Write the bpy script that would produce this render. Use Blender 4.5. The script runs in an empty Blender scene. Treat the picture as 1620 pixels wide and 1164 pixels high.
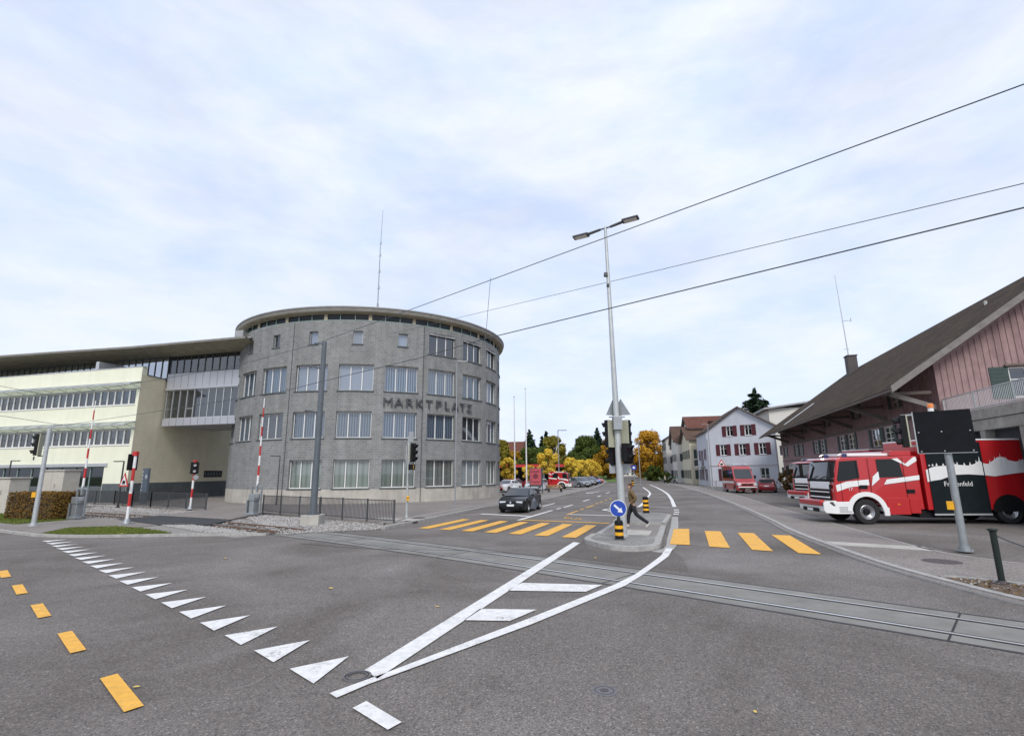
import bpy, bmesh, math, random
import numpy as np
from mathutils import Vector, Matrix
random.seed(7); rng = np.random.default_rng(11)
C = bpy.context.scene.collection
scene = bpy.context.scene
rad = math.radians
# ------------------------------------------------------------------ camera
cd = bpy.data.cameras.new('camera'); cam = bpy.data.objects.new('camera', cd); C.objects.link(cam)
cd.sensor_width = 36; cd.lens = 18.0; cd.clip_end = 3000; cd.clip_start = 0.05
_p, _r = rad(11.5), rad(-0.5)
_f = Vector((0, math.cos(_p), math.sin(_p))); _u = Vector((0, -math.sin(_p), math.cos(_p))); _x = Vector((1, 0, 0))
_rx = math.cos(_r)*_x + math.sin(_r)*_u; _ry = -math.sin(_r)*_x + math.cos(_r)*_u
cam.matrix_world = Matrix(((_rx.x, _ry.x, -_f.x, 0), (_rx.y, _ry.y, -_f.y, 0), (_rx.z, _ry.z, -_f.z, 2.4), (0, 0, 0, 1)))
scene.camera = cam
# ------------------------------------------------------------------ sky, sun, exposure
SUN_EL, SUN_AZ = rad(42), rad(178)          # azimuth clockwise from +Y: the sun stands behind the camera
w = bpy.data.worlds.new('World'); scene.world = w; w.use_nodes = True
nt = w.node_tree; nt.nodes.clear()
def N(t, **k):
    n = nt.nodes.new(t)
    for a, b in k.items(): setattr(n, a, b)
    return n
out = N('ShaderNodeOutputWorld'); bg = N('ShaderNodeBackground'); bg.inputs[1].default_value = 0.1
sky = N('ShaderNodeTexSky', sky_type='NISHITA', sun_disc=False, sun_elevation=SUN_EL, sun_rotation=SUN_AZ, altitude=400, air_density=1.0, dust_density=2.0, ozone_density=1.5)
tc = N('ShaderNodeTexCoord'); mp = N('ShaderNodeMapping'); mp.inputs['Scale'].default_value = (1.0, 1.0, 2.6); mp.inputs['Location'].default_value = (3.1, 1.7, 0.4)
n1 = N('ShaderNodeTexNoise'); n1.inputs['Scale'].default_value = 2.6; n1.inputs['Detail'].default_value = 9; n1.inputs['Roughness'].default_value = 0.56; n1.inputs['Distortion'].default_value = 0.35
r1 = N('ShaderNodeValToRGB'); r1.color_ramp.elements[0].position = 0.33; r1.color_ramp.elements[1].position = 0.66
r1.color_ramp.elements[0].color = (0.72, 0.72, 0.72, 1); r1.color_ramp.elements[1].color = (1, 1, 1, 1)
n2 = N('ShaderNodeTexNoise'); n2.inputs['Scale'].default_value = 4.3; n2.inputs['Detail'].default_value = 8; n2.inputs['Roughness'].default_value = 0.6
r2 = N('ShaderNodeValToRGB'); r2.color_ramp.elements[0].position = 0.34; r2.color_ramp.elements[1].position = 0.62
r2.color_ramp.elements[0].color = (0.455, 0.525, 0.685, 1); r2.color_ramp.elements[1].color = (0.555, 0.585, 0.66, 1)
mul = N('ShaderNodeVectorMath', operation='SCALE'); mul.inputs['Scale'].default_value = 9.7
skys = N('ShaderNodeVectorMath', operation='SCALE'); skys.inputs['Scale'].default_value = 1.0
mix = N('ShaderNodeMixRGB')
L = nt.links.new
L(tc.outputs['Generated'], mp.inputs[0]); L(mp.outputs[0], n1.inputs['Vector']); L(mp.outputs[0], n2.inputs['Vector'])
L(n1.outputs['Fac'], r1.inputs[0]); L(n2.outputs['Fac'], r2.inputs[0]); L(r2.outputs[0], mul.inputs[0]); L(sky.outputs[0], skys.inputs[0])
L(r1.outputs[0], mix.inputs[0]); L(skys.outputs[0], mix.inputs[1]); L(mul.outputs[0], mix.inputs[2]); L(mix.outputs[0], bg.inputs[0]); L(bg.outputs[0], out.inputs[0])
sd = bpy.data.lights.new('sun', 'SUN'); sd.energy = 1.35; sd.angle = rad(20); sd.color = (1.0, 0.96, 0.9)
sun = bpy.data.objects.new('sun', sd); C.objects.link(sun)
_sv = Vector((math.sin(SUN_AZ)*math.cos(SUN_EL), math.cos(SUN_AZ)*math.cos(SUN_EL), math.sin(SUN_EL)))
sun.rotation_euler = _sv.to_track_quat('Z', 'Y').to_euler()
scene.view_settings.view_transform = 'Standard'; scene.view_settings.look = 'None'; scene.view_settings.exposure = 0.8; scene.view_settings.gamma = 1
# ------------------------------------------------------------------ materials
def streak(t, tcn, src, amt):          # rain streaks: noise stretched down the wall
    mp_ = t.nodes.new('ShaderNodeMapping'); mp_.inputs['Scale'].default_value = (1.6, 1.6, 0.10); t.links.new(tcn.outputs['Object'], mp_.inputs[0])
    no = t.nodes.new('ShaderNodeTexNoise'); no.inputs['Scale'].default_value = 1.2; no.inputs['Detail'].default_value = 7; no.inputs['Roughness'].default_value = 0.65; t.links.new(mp_.outputs[0], no.inputs['Vector'])
    r = t.nodes.new('ShaderNodeValToRGB'); r.color_ramp.elements[0].position = 0.30; r.color_ramp.elements[1].position = 0.62; r.color_ramp.elements[0].color = (1-amt, 1-amt, 1-amt, 1); r.color_ramp.elements[1].color = (1, 1, 1, 1); t.links.new(no.outputs['Fac'], r.inputs[0])
    x = t.nodes.new('ShaderNodeMixRGB'); x.blend_type = 'MULTIPLY'; x.inputs[0].default_value = 1; t.links.new(src, x.inputs[1]); t.links.new(r.outputs[0], x.inputs[2]); return x.outputs[0]
def mat(name, col, rough=0.7, var=0.12, scale=3.0, bump=0.0, bscale=40.0, metal=0.0, spec=0.5, detail=6, coat=0.0, coords='Object', col2=None, rain=0.0, chip=None):
    m = bpy.data.materials.new(name); m.use_nodes = True; t = m.node_tree; b = t.nodes['Principled BSDF']
    b.inputs['Roughness'].default_value = rough; b.inputs['Metallic'].default_value = metal; b.inputs['Specular IOR Level'].default_value = spec
    b.inputs['Coat Weight'].default_value = coat; b.inputs['Coat Roughness'].default_value = 0.08
    c = (*col, 1)
    tcn = t.nodes.new('ShaderNodeTexCoord')
    if var or col2:
        no = t.nodes.new('ShaderNodeTexNoise'); no.inputs['Scale'].default_value = scale; no.inputs['Detail'].default_value = detail; no.inputs['Roughness'].default_value = 0.65
        t.links.new(tcn.outputs[coords], no.inputs['Vector'])
        rp = t.nodes.new('ShaderNodeValToRGB'); rp.color_ramp.elements[0].position = 0.3; rp.color_ramp.elements[1].position = 0.7
        a = [max(0, x*(1-var)) for x in col]; d = [min(1, x*(1+var)) for x in (col2 or col)]
        rp.color_ramp.elements[0].color = (*a, 1); rp.color_ramp.elements[1].color = (*d, 1)
        t.links.new(no.outputs['Fac'], rp.inputs[0]); res_ = rp.outputs[0]
        if rain: res_ = streak(t, tcn, res_, rain)
        if chip:                       # worn paint: small spots where the road shows through
            c1 = t.nodes.new('ShaderNodeTexNoise'); c1.inputs['Scale'].default_value = 26; c1.inputs['Detail'].default_value = 8; c1.inputs['Roughness'].default_value = 0.75; t.links.new(tcn.outputs[coords], c1.inputs['Vector'])
            c2 = t.nodes.new('ShaderNodeTexNoise'); c2.inputs['Scale'].default_value = 1.7; c2.inputs['Detail'].default_value = 4; t.links.new(tcn.outputs[coords], c2.inputs['Vector'])
            ma = t.nodes.new('ShaderNodeMath'); ma.operation = 'MULTIPLY_ADD'; ma.inputs[1].default_value = 0.55; t.links.new(c2.outputs['Fac'], ma.inputs[0]); t.links.new(c1.outputs['Fac'], ma.inputs[2])
            cr = t.nodes.new('ShaderNodeValToRGB'); cr.color_ramp.elements[0].position = 0.86; cr.color_ramp.elements[1].position = 0.98; cr.color_ramp.elements[0].color = (0, 0, 0, 1); cr.color_ramp.elements[1].color = (chip, chip, chip, 1); t.links.new(ma.outputs[0], cr.inputs[0])
            cm_ = t.nodes.new('ShaderNodeMixRGB'); t.links.new(cr.outputs[0], cm_.inputs[0]); t.links.new(res_, cm_.inputs[1]); cm_.inputs[2].default_value = (.20, .19, .175, 1); res_ = cm_.outputs[0]
        t.links.new(res_, b.inputs['Base Color'])
    else: b.inputs['Base Color'].default_value = c
    if bump:
        nb = t.nodes.new('ShaderNodeTexNoise'); nb.inputs['Scale'].default_value = bscale; nb.inputs['Detail'].default_value = 4
        t.links.new(tcn.outputs[coords], nb.inputs['Vector'])
        bp = t.nodes.new('ShaderNodeBump'); bp.inputs['Strength'].default_value = bump; bp.inputs['Distance'].default_value = 0.02
        t.links.new(nb.outputs['Fac'], bp.inputs['Height']); t.links.new(bp.outputs[0], b.inputs['Normal'])
    return m
def asphalt(name, base, warm, patch=0.40):
    m = bpy.data.materials.new(name); m.use_nodes = True; t = m.node_tree; b = t.nodes['Principled BSDF']; K = t.links.new
    b.inputs['Roughness'].default_value = 0.85; b.inputs['Specular IOR Level'].default_value = 0.3
    tcn = t.nodes.new('ShaderNodeTexCoord')
    vo = t.nodes.new('ShaderNodeTexVoronoi'); vo.inputs['Scale'].default_value = 62; K(tcn.outputs['Object'], vo.inputs['Vector'])
    rv = t.nodes.new('ShaderNodeValToRGB'); e = rv.color_ramp.elements
    e[0].position = 0.05; e[0].color = (base*.42, base*.40, base*.40, 1); e[1].position = 0.95; e[1].color = (base*1.9, base*1.80, base*1.70, 1)
    m1 = e.new(0.45); m1.color = (base, base*(.935-.35*(warm-1.08)), base*(.875-.9*(warm-1.08)), 1); m2 = e.new(0.72); m2.color = (base*warm, base*.97, base*.89, 1)
    K(vo.outputs['Color'], rv.inputs[0])
    nf = t.nodes.new('ShaderNodeTexNoise'); nf.inputs['Scale'].default_value = 9; nf.inputs['Detail'].default_value = 8; nf.inputs['Roughness'].default_value = 0.8; K(tcn.outputs['Object'], nf.inputs['Vector'])
    n = t.nodes.new('ShaderNodeTexNoise'); n.inputs['Scale'].default_value = 0.22; n.inputs['Detail'].default_value = 5; n.inputs['Roughness'].default_value = 0.6; n.inputs['Distortion'].default_value = 0.8; K(tcn.outputs['Object'], n.inputs['Vector'])
    r = t.nodes.new('ShaderNodeValToRGB'); r.color_ramp.elements[0].position = 0.3; r.color_ramp.elements[1].position = 0.72
    r.color_ramp.elements[0].color = (1-patch, 1-patch*1.08, 1-patch*1.16, 1); r.color_ramp.elements[1].color = (1+patch*.5, 1+patch*.5, 1+patch*.5, 1); K(n.outputs['Fac'], r.inputs[0])
    r3 = t.nodes.new('ShaderNodeValToRGB'); r3.color_ramp.elements[0].position = 0.25; r3.color_ramp.elements[1].position = 0.75
    r3.color_ramp.elements[0].color = (.86, .86, .86, 1); r3.color_ramp.elements[1].color = (1.12, 1.12, 1.12, 1); K(nf.outputs['Fac'], r3.inputs[0])
    x1 = t.nodes.new('ShaderNodeMixRGB'); x1.blend_type = 'MULTIPLY'; x1.inputs[0].default_value = 1; K(rv.outputs[0], x1.inputs[1]); K(r.outputs[0], x1.inputs[2])
    x2 = t.nodes.new('ShaderNodeMixRGB'); x2.blend_type = 'MULTIPLY'; x2.inputs[0].default_value = 1; K(x1.outputs[0], x2.inputs[1]); K(r3.outputs[0], x2.inputs[2])
    ns = t.nodes.new('ShaderNodeTexNoise'); ns.inputs['Scale'].default_value = 1.3; ns.inputs['Detail'].default_value = 6; ns.inputs['Roughness'].default_value = 0.7; K(tcn.outputs['Object'], ns.inputs['Vector'])
    rs = t.nodes.new('ShaderNodeValToRGB'); rs.color_ramp.elements[0].position = 0.28; rs.color_ramp.elements[1].position = 0.45; rs.color_ramp.elements[0].color = (.80, .79, .78, 1); rs.color_ramp.elements[1].color = (1, 1, 1, 1); K(ns.outputs['Fac'], rs.inputs[0])
    x3 = t.nodes.new('ShaderNodeMixRGB'); x3.blend_type = 'MULTIPLY'; x3.inputs[0].default_value = 1; K(x2.outputs[0], x3.inputs[1]); K(rs.outputs[0], x3.inputs[2]); K(x3.outputs[0], b.inputs['Base Color'])
    bp = t.nodes.new('ShaderNodeBump'); bp.inputs['Strength'].default_value = 0.5; bp.inputs['Distance'].default_value = 0.006; K(vo.outputs['Distance'], bp.inputs['Height']); K(bp.outputs[0], b.inputs['Normal'])
    return m
def brickmat(name, c1, c2, mortar, bw, bh, msize=0.012, rough=0.9, var=0.2, rain=0.2):
    m = bpy.data.materials.new(name); m.use_nodes = True; t = m.node_tree; b = t.nodes['Principled BSDF']; K = t.links.new
    b.inputs['Roughness'].default_value = rough; b.inputs['Specular IOR Level'].default_value = 0.2
    uv = t.nodes.new('ShaderNodeTexCoord'); br = t.nodes.new('ShaderNodeTexBrick'); br.inputs['Scale'].default_value = 1
    br.inputs['Color1'].default_value = (*c1, 1); br.inputs['Color2'].default_value = (*c2, 1); br.inputs['Mortar'].default_value = (*mortar, 1)
    br.inputs['Brick Width'].default_value = bw; br.inputs['Row Height'].default_value = bh; br.inputs['Mortar Size'].default_value = msize; br.inputs['Bias'].default_value = 0.0
    K(uv.outputs['UV'], br.inputs['Vector'])
    no = t.nodes.new('ShaderNodeTexNoise'); no.inputs['Scale'].default_value = 0.7; no.inputs['Detail'].default_value = 8; no.inputs['Roughness'].default_value = 0.7; K(uv.outputs['Object'], no.inputs['Vector'])
    r = t.nodes.new('ShaderNodeValToRGB'); r.color_ramp.elements[0].position = 0.3; r.color_ramp.elements[1].position = 0.7
    r.color_ramp.elements[0].color = (1-var,)*3+(1,); r.color_ramp.elements[1].color = (1+var,)*3+(1,); K(no.outputs['Fac'], r.inputs[0])
    x = t.nodes.new('ShaderNodeMixRGB'); x.blend_type = 'MULTIPLY'; x.inputs[0].default_value = 1; K(br.outputs['Color'], x.inputs[1]); K(r.outputs[0], x.inputs[2]); K(streak(t, uv, x.outputs[0], rain), b.inputs['Base Color'])
    bp = t.nodes.new('ShaderNodeBump'); bp.inputs['Strength'].default_value = 0.4; bp.inputs['Distance'].default_value = 0.01; bp.invert = True; K(br.outputs['Fac'], bp.inputs['Height']); K(bp.outputs[0], b.inputs['Normal'])
    return m
def glassmat(name, tint, refl=0.3, rough=0.03):
    m = bpy.data.materials.new(name); m.use_nodes = True; t = m.node_tree; t.nodes.clear(); K = t.links.new
    o = t.nodes.new('ShaderNodeOutputMaterial'); tr = t.nodes.new('ShaderNodeBsdfTransparent'); tr.inputs[0].default_value = (*tint, 1)
    gl = t.nodes.new('ShaderNodeBsdfGlossy'); gl.inputs['Roughness'].default_value = rough; gl.inputs[0].default_value = (.95, .97, 1, 1)
    lw = t.nodes.new('ShaderNodeLayerWeight'); lw.inputs[0].default_value = 0.35
    mr = t.nodes.new('ShaderNodeMapRange'); mr.inputs['To Min'].default_value = refl*.6; mr.inputs['To Max'].default_value = min(1, refl*2.4); K(lw.outputs['Fresnel'], mr.inputs[0])
    mx = t.nodes.new('ShaderNodeMixShader'); K(mr.outputs[0], mx.inputs[0]); K(tr.outputs[0], mx.inputs[1]); K(gl.outputs[0], mx.inputs[2]); K(mx.outputs[0], o.inputs[0])
    return m
def stripes(name, c1, c2, period, axis='U', rough=0.6):
    m = bpy.data.materials.new(name); m.use_nodes = True; t = m.node_tree; b = t.nodes['Principled BSDF']; K = t.links.new
    b.inputs['Roughness'].default_value = rough
    uv = t.nodes.new('ShaderNodeTexCoord'); wv = t.nodes.new('ShaderNodeTexWave'); wv.wave_profile = 'SIN'; wv.bands_direction = 'X' if axis == 'U' else 'Y'
    wv.inputs['Scale'].default_value = 0.314/period; wv.inputs['Distortion'].default_value = 0.0; K(uv.outputs['UV'], wv.inputs['Vector'])
    r = t.nodes.new('ShaderNodeValToRGB'); r.color_ramp.elements[0].color = (*c1, 1); r.color_ramp.elements[1].color = (*c2, 1); r.color_ramp.elements[0].position = 0.2; r.color_ramp.elements[1].position = 0.6
    oi = t.nodes.new('ShaderNodeObjectInfo'); mr = t.nodes.new('ShaderNodeMapRange'); mr.inputs['To Min'].default_value = 0.62; mr.inputs['To Max'].default_value = 1.15; K(oi.outputs['Random'], mr.inputs[0])
    xm = t.nodes.new('ShaderNodeVectorMath'); xm.operation = 'SCALE'; K(wv.outputs['Fac'], r.inputs[0]); K(r.outputs[0], xm.inputs[0]); K(mr.outputs[0], xm.inputs['Scale']); K(xm.outputs[0], b.inputs['Base Color'])
    return m
def leafmat(name, cols, trans=0.25):
    m = bpy.data.materials.new(name); m.use_nodes = True; t = m.node_tree; b = t.nodes['Principled BSDF']; K = t.links.new
    b.inputs['Roughness'].default_value = 0.75; b.inputs['Specular IOR Level'].default_value = 0.15
    gi = t.nodes.new('ShaderNodeNewGeometry'); tcn = t.nodes.new('ShaderNodeTexCoord')
    no = t.nodes.new('ShaderNodeTexNoise'); no.inputs['Scale'].default_value = 0.45; no.inputs['Detail'].default_value = 3; K(tcn.outputs['Object'], no.inputs['Vector'])
    ad = t.nodes.new('ShaderNodeMath'); ad.operation = 'MULTIPLY_ADD'; ad.inputs[1].default_value = 0.5; K(gi.outputs['Random Per Island'], ad.inputs[0])
    sb = t.nodes.new('ShaderNodeMath'); sb.operation = 'MULTIPLY_ADD'; sb.inputs[1].default_value = 1.5; sb.inputs[2].default_value = -0.5; K(no.outputs['Fac'], sb.inputs[0]); K(sb.outputs[0], ad.inputs[2])
    r = t.nodes.new('ShaderNodeValToRGB'); e = r.color_ramp.elements
    for i, c in enumerate(cols):
        x = e[i] if i < 2 else e.new(0.5)
        x.position = i/(len(cols)-1); x.color = (*c, 1)
    K(ad.outputs[0], r.inputs[0]); K(r.outputs[0], b.inputs['Base Color'])
    return m
M = {}
M['asphalt'] = asphalt('asphalt', 0.175, 1.10)
M['asphalt_side'] = asphalt('pavement_asphalt', 0.245, 1.12, 0.18)
M['paver'] = brickmat('paver', (.30, .29, .27), (.24, .235, .225), (.13, .13, .12), 0.4, 0.2, 0.012)
M['kerb'] = mat('kerb_stone', (.34, .33, .31), 0.85, 0.25, 5, 0.3, 60)
M['conc'] = mat('concrete', (.40, .38, .34), 0.9, 0.2, 1.6, 0.25, 30)
M['conc_panel'] = mat('track_panel', (.205, .197, .18), 0.9, 0.28, 0.9, 0.25, 50, detail=10)
M['conc_dark'] = mat('weathered_concrete', (.27, .25, .22), 0.9, 0.3, 2.0, 0.25, 30)
M['white'] = mat('road_paint_white', (.70, .69, .67), 0.7, 0.16, 7, 0.25, 120, detail=9, chip=.85)
M['yellow'] = mat('road_paint_yellow', (.74, .39, .055), 0.7, 0.15, 7, 0.25, 120, detail=9, chip=.85)
M['rail'] = mat('rail_steel', (.62, .62, .61), 0.3, 0.12, 6, metal=0.35)
M['rail_rust'] = mat('rusty_rail', (.13, .075, .05), 0.8, 0.3, 8)
M['groove'] = mat('groove_rubber', (.022, .022, .024), 0.8, 0.2, 8)
M['rubber_deck'] = mat('rubber_deck', (.035, .036, .04), 0.75, 0.3, 3, 0.3, 30)
M['sleeper'] = mat('sleeper', (.075, .062, .052), 0.9, 0.3, 4)
M['stone'] = leafmat('ballast_stone', [(.13, .12, .11), (.42, .40, .38), (.26, .25, .24)])
M['grass'] = leafmat('grass_blade', [(.035, .06, .012), (.16, .19, .04), (.08, .125, .022)])
M['soil'] = mat('soil', (.08, .10, .035), 0.95, 0.4, 3)
M['gravelbed'] = mat('gravel_bed', (.24, .225, .205), 0.95, 0.4, 30, 0.5, 30)
M['meadow'] = mat('meadow', (.07, .10, .03), 0.95, 0.35, 0.3)
M['meadow_bright'] = mat('meadow_bright', (.10, .17, .03), 0.95, 0.3, 0.8)
M['block'] = brickmat('concrete_block', (.258, .261, .256), (.206, .211, .209), (.305, .31, .30), 0.40, 0.20, 0.016, var=0.14, rain=.24)
M['plinth'] = mat('plinth_concrete', (.46, .43, .38), 0.9, 0.2, 0.8, 0.15, 20, rain=.25)
M['soffit_dark'] = mat('soffit_dark', (.34, .31, .23), 0.85, 0.25, 1.5)
M['soffit'] = mat('soffit_board', (.34, .30, .22), 0.85, 0.25, 1.5)
M['roof_metal'] = mat('roof_metal', (.34, .34, .34), 0.5, 0.15, 1.5, metal=0.3)
M['roof_edge'] = mat('roof_edge_concrete', (.21, .20, .18), 0.8, 0.2, 2)
M['alu'] = mat('aluminium', (.55, .56, .57), 0.4, 0.06, 4, metal=0.6)
M['alu_panel'] = mat('alu_panel', (.42, .43, .47), 0.45, 0.08, 0.5, metal=0.25)
M['frame_dark'] = mat('dark_frame', (.06, .065, .07), 0.5, 0.1)
M['teal_frame'] = mat('teal_frame', (.20, .27, .25), 0.5, 0.1)
M['glass_green'] = glassmat('glass_green', (.82, .87, .85), 0.14)
M['glass_blue'] = glassmat('glass_blue', (.78, .85, .92), 0.21)
M['glass_dark'] = glassmat('glass_dark', (.30, .34, .36), 0.2)
M['glass_black'] = glassmat('glass_black', (.22, .25, .27), 0.07)
M['glass_teal'] = glassmat('glass_teal', (.16, .26, .26), 0.045)
M['blind_v'] = stripes('vertical_blind', (.08, .095, .11), (.30, .335, .38), 0.2)
M['blind_green'] = stripes('green_curtain', (.27, .285, .27), (.38, .395, .38), 0.45)
M['blind_full'] = stripes('roller_slat', (.40, .40, .43), (.52, .52, .55), 0.07, 'V')
M['blind_dark'] = stripes('dark_blind', (.02, .022, .026), (.09, .10, .11), 0.2)
M['bed_soil'] = mat('bed_soil', (.105, .07, .045), 0.95, 0.5, 9)
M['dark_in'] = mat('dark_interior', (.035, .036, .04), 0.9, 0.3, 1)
M['yplaster'] = mat('pale_yellow_plaster', (.80, .80, .635), 0.9, 0.04, 0.5, 0.1, 60, rain=.07)
M['ybrick'] = brickmat('beige_brick', (.80, .74, .55), (.75, .69, .51), (.70, .64, .48), 0.4, 0.2, 0.01, var=0.06, rain=.05)
M['slate'] = mat('slate_base', (.10, .115, .12), 0.85, 0.2, 1.5)
M['white_frame'] = mat('white_frame', (.72, .72, .70), 0.5, 0.05)
M['galv'] = mat('galvanised', (.33, .35, .36), 0.45, 0.12, 5, metal=0.55)
M['galv_light'] = mat('galvanised_light', (.46, .48, .48), 0.5, 0.1, 5, metal=0.4)
M['mast_grey'] = mat('mast_paint', (.095, .11, .125), 0.55, 0.12, 3)
M['dark_metal'] = mat('dark_metal', (.035, .037, .04), 0.5, 0.2, 5)
M['fence_metal'] = mat('fence_metal', (.045, .048, .052), 0.5, 0.2, 5)
M['black'] = mat('black_plastic', (.010, .010, .011), 0.6, 0.2, 5, spec=.2)
M['board'] = mat('black_board', (.012, .013, .016), 0.75, 0.2, 2, spec=.12)
M['sig_beige'] = mat('signal_back', (.40, .40, .30), 0.6, 0.08, 3)
M['sred'] = mat('signal_red_paint', (.48, .022, .02), 0.5, 0.12, 6)
M['swhite'] = mat('signal_white_paint', (.72, .72, .71), 0.5, 0.08, 6)
M['syellow'] = mat('signal_yellow', (.80, .40, .01), 0.5, 0.1, 6)
M['sblue'] = mat('sign_blue', (.012, .055, .36), 0.45, 0.05, 6)
M['green_metal'] = mat('dark_green_metal', (.006, .014, .010), 0.5, 0.2, 6)
M['tyre'] = mat('tyre', (.016, .016, .017), 0.85, 0.2, 8)
M['rim'] = mat('rim', (.38, .38, .39), 0.35, 0.1, 8, metal=0.8)
M['plate'] = mat('licence_plate', (.75, .75, .72), 0.5, 0.03)
M['chrome'] = mat('chrome', (.6, .6, .6), 0.15, 0, metal=1)
M['lamp_glass'] = mat('lamp_glass', (.55, .57, .6), 0.1, 0.1, 20, coat=1)
M['head_dark'] = mat('headlamp_cluster', (.07, .075, .08), 0.08, 0.3, 30, coat=1)
M['tail'] = mat('tail_lens', (.35, .01, .008), 0.2, 0.1, 20, coat=1)
M['amber'] = mat('amber_lens', (.75, .20, .01), 0.25, 0.1, 20, coat=1)
M['bluelens'] = mat('blue_lens', (.01, .02, .12), 0.2, 0.1, coat=1)
M['carglass'] = mat('car_glass', (.012, .015, .016), 0.05, 0, spec=0.3, coat=0.0)
M['scar'] = mat('windscreen', (.02, .024, .026), 0.03, 0, spec=0.7, coat=0.6)
def paint(n, c, r=0.3): return mat(n, c, r, 0.04, 0.6, coat=0.35 if max(c) < .05 else .8, spec=.25 if max(c) < .05 else .5)
M['p_black'] = paint('car_black', (.008, .010, .011)); M['p_white'] = paint('car_white', (.74, .74, .74)); M['p_silver'] = paint('car_silver', (.45, .47, .49))
M['p_red'] = paint('car_red', (.38, .02, .025)); M['p_blue'] = paint('car_blue', (.02, .08, .30)); M['p_grey'] = paint('car_grey', (.10, .11, .12)); M['p_dred'] = paint('car_dark_red', (.22, .012, .018))
M['f_red'] = paint('fire_red', (.45, .010, .014)); M['f_white'] = mat('fire_white', (.76, .76, .75), 0.35, 0.03, coat=.5); M['f_dark'] = mat('shutter_dark', (.010, .015, .018), 0.55, 0.15, 3, spec=.15)
M['pinkwood'] = mat('pink_boards', (.325, .212, .21), 0.85, 0.18, 2.0, detail=8, rain=.25)
M['brownwood'] = mat('brown_beam', (.13, .105, .09), 0.85, 0.25, 3)
M['greybeam'] = mat('grey_beam', (.19, .172, .16), 0.85, 0.2, 3)
M['rooftile'] = brickmat('roof_tile', (.128, .076, .040), (.064, .044, .024), (.018, .013, .008), 0.24, 0.34, 0.055, var=0.45)
M['rooftile_red'] = brickmat('red_tile', (.19, .075, .05), (.15, .062, .042), (.07, .03, .024), 0.25, 0.33, 0.03)
M['rooftile_brown'] = brickmat('brown_tile', (.15, .09, .065), (.12, .075, .055), (.05, .03, .025), 0.25, 0.33, 0.03)
M['blueplaster'] = mat('pale_blue_plaster', (.53, .545, .59), 0.9, 0.05, 0.6, rain=.1)
M['cream'] = mat('cream_plaster', (.58, .53, .40), 0.9, 0.06, 0.6); M['offwhite'] = mat('offwhite_plaster', (.62, .61, .56), 0.9, 0.05, 0.6); M['greyplaster'] = mat('grey_plaster', (.45, .44, .42), 0.9, 0.06, .6)
M['shutter_red'] = mat('red_shutter', (.085, .012, .02), 0.6, 0.1, 4); M['shutter_green'] = mat('green_shutter', (.03, .055, .05), 0.6, 0.1, 4); M['shutter_dark'] = mat('dark_shutter', (.035, .045, .05), 0.6, 0.1, 4)
M['bark'] = mat('bark', (.08, .06, .045), 0.95, 0.35, 6, 0.5, 20)
M['l_green'] = leafmat('leaf_green', [(.012, .030, .008), (.085, .115, .022), (.038, .068, .014)])
M['l_dark'] = leafmat('leaf_conifer', [(.007, .020, .012), (.035, .062, .030), (.018, .038, .020)])
M['l_yel'] = leafmat('leaf_yellow', [(.26, .17, .02), (.82, .60, .08), (.60, .40, .045)])
M['l_mix'] = leafmat('leaf_turning', [(.06, .06, .010), (.42, .22, .018), (.17, .13, .018)])
M['l_org'] = leafmat('leaf_orange', [(.14, .075, .012), (.58, .31, .03), (.36, .18, .018)])
M['l_hedge'] = leafmat('leaf_hedge', [(.045, .04, .012), (.22, .12, .03), (.10, .09, .022)])
M['l_olive'] = leafmat('leaf_olive', [(.04, .055, .010), (.27, .22, .03), (.13, .14, .024)])
M['skin'] = mat('skin', (.50, .30, .22), 0.6, 0.08, 8); M['hair'] = mat('hair_brown', (.09, .04, .02), 0.7, 0.3, 40)
M['jacket'] = mat('olive_brown_jacket', (.13, .088, .038), 0.85, 0.2, 9); M['trousers'] = mat('black_trousers', (.010, .011, .015), 0.85, 0.2, 9); M['shoe'] = mat('pale_shoe', (.5, .48, .44), 0.7, 0.1, 9)
M['coat_green'] = mat('green_coat', (.03, .09, .07), 0.85, 0.2, 9); M['top_beige'] = mat('beige_top', (.42, .36, .26), 0.85, 0.2, 9)
M['poster'] = mat('poster_red', (.42, .07, .09), 0.5, 0.35, 2.2); M['poster_dark'] = mat('poster_mark', (.17, .02, .035), 0.5, 0.35, 4)
M['wood'] = mat('bench_wood', (.30, .18, .08), 0.8, 0.2, 5)
M['cabinet'] = mat('cabinet_beige', (.47, .44, .38), 0.85, 0.1, 2.5)
M['totem'] = mat('totem_blue_grey', (.07, .09, .12), 0.5, 0.1, 2)
M['leaf_y'] = mat('fallen_leaf', (.62, .44, .09), 0.7, 0.3, 9)
M['rust_iron'] = mat('cast_iron', (.07, .06, .06), 0.7, 0.3, 12, 0.3, 60); M['iron_grey'] = mat('grey_iron', (.13, .125, .13), 0.6, 0.25, 14, 0.3, 60)
M['wire'] = mat('wire', (.05, .06, .065), 0.5, 0.1)
M['canopy_glass'] = glassmat('canopy_glass', (.70, .80, .80), 0.4, 0.2)
M['red_fascia'] = mat('red_fascia', (.45, .03, .03), 0.5, 0.1); M['blue_fascia'] = mat('blue_fascia', (.05, .07, .32), 0.5, 0.1)
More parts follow.
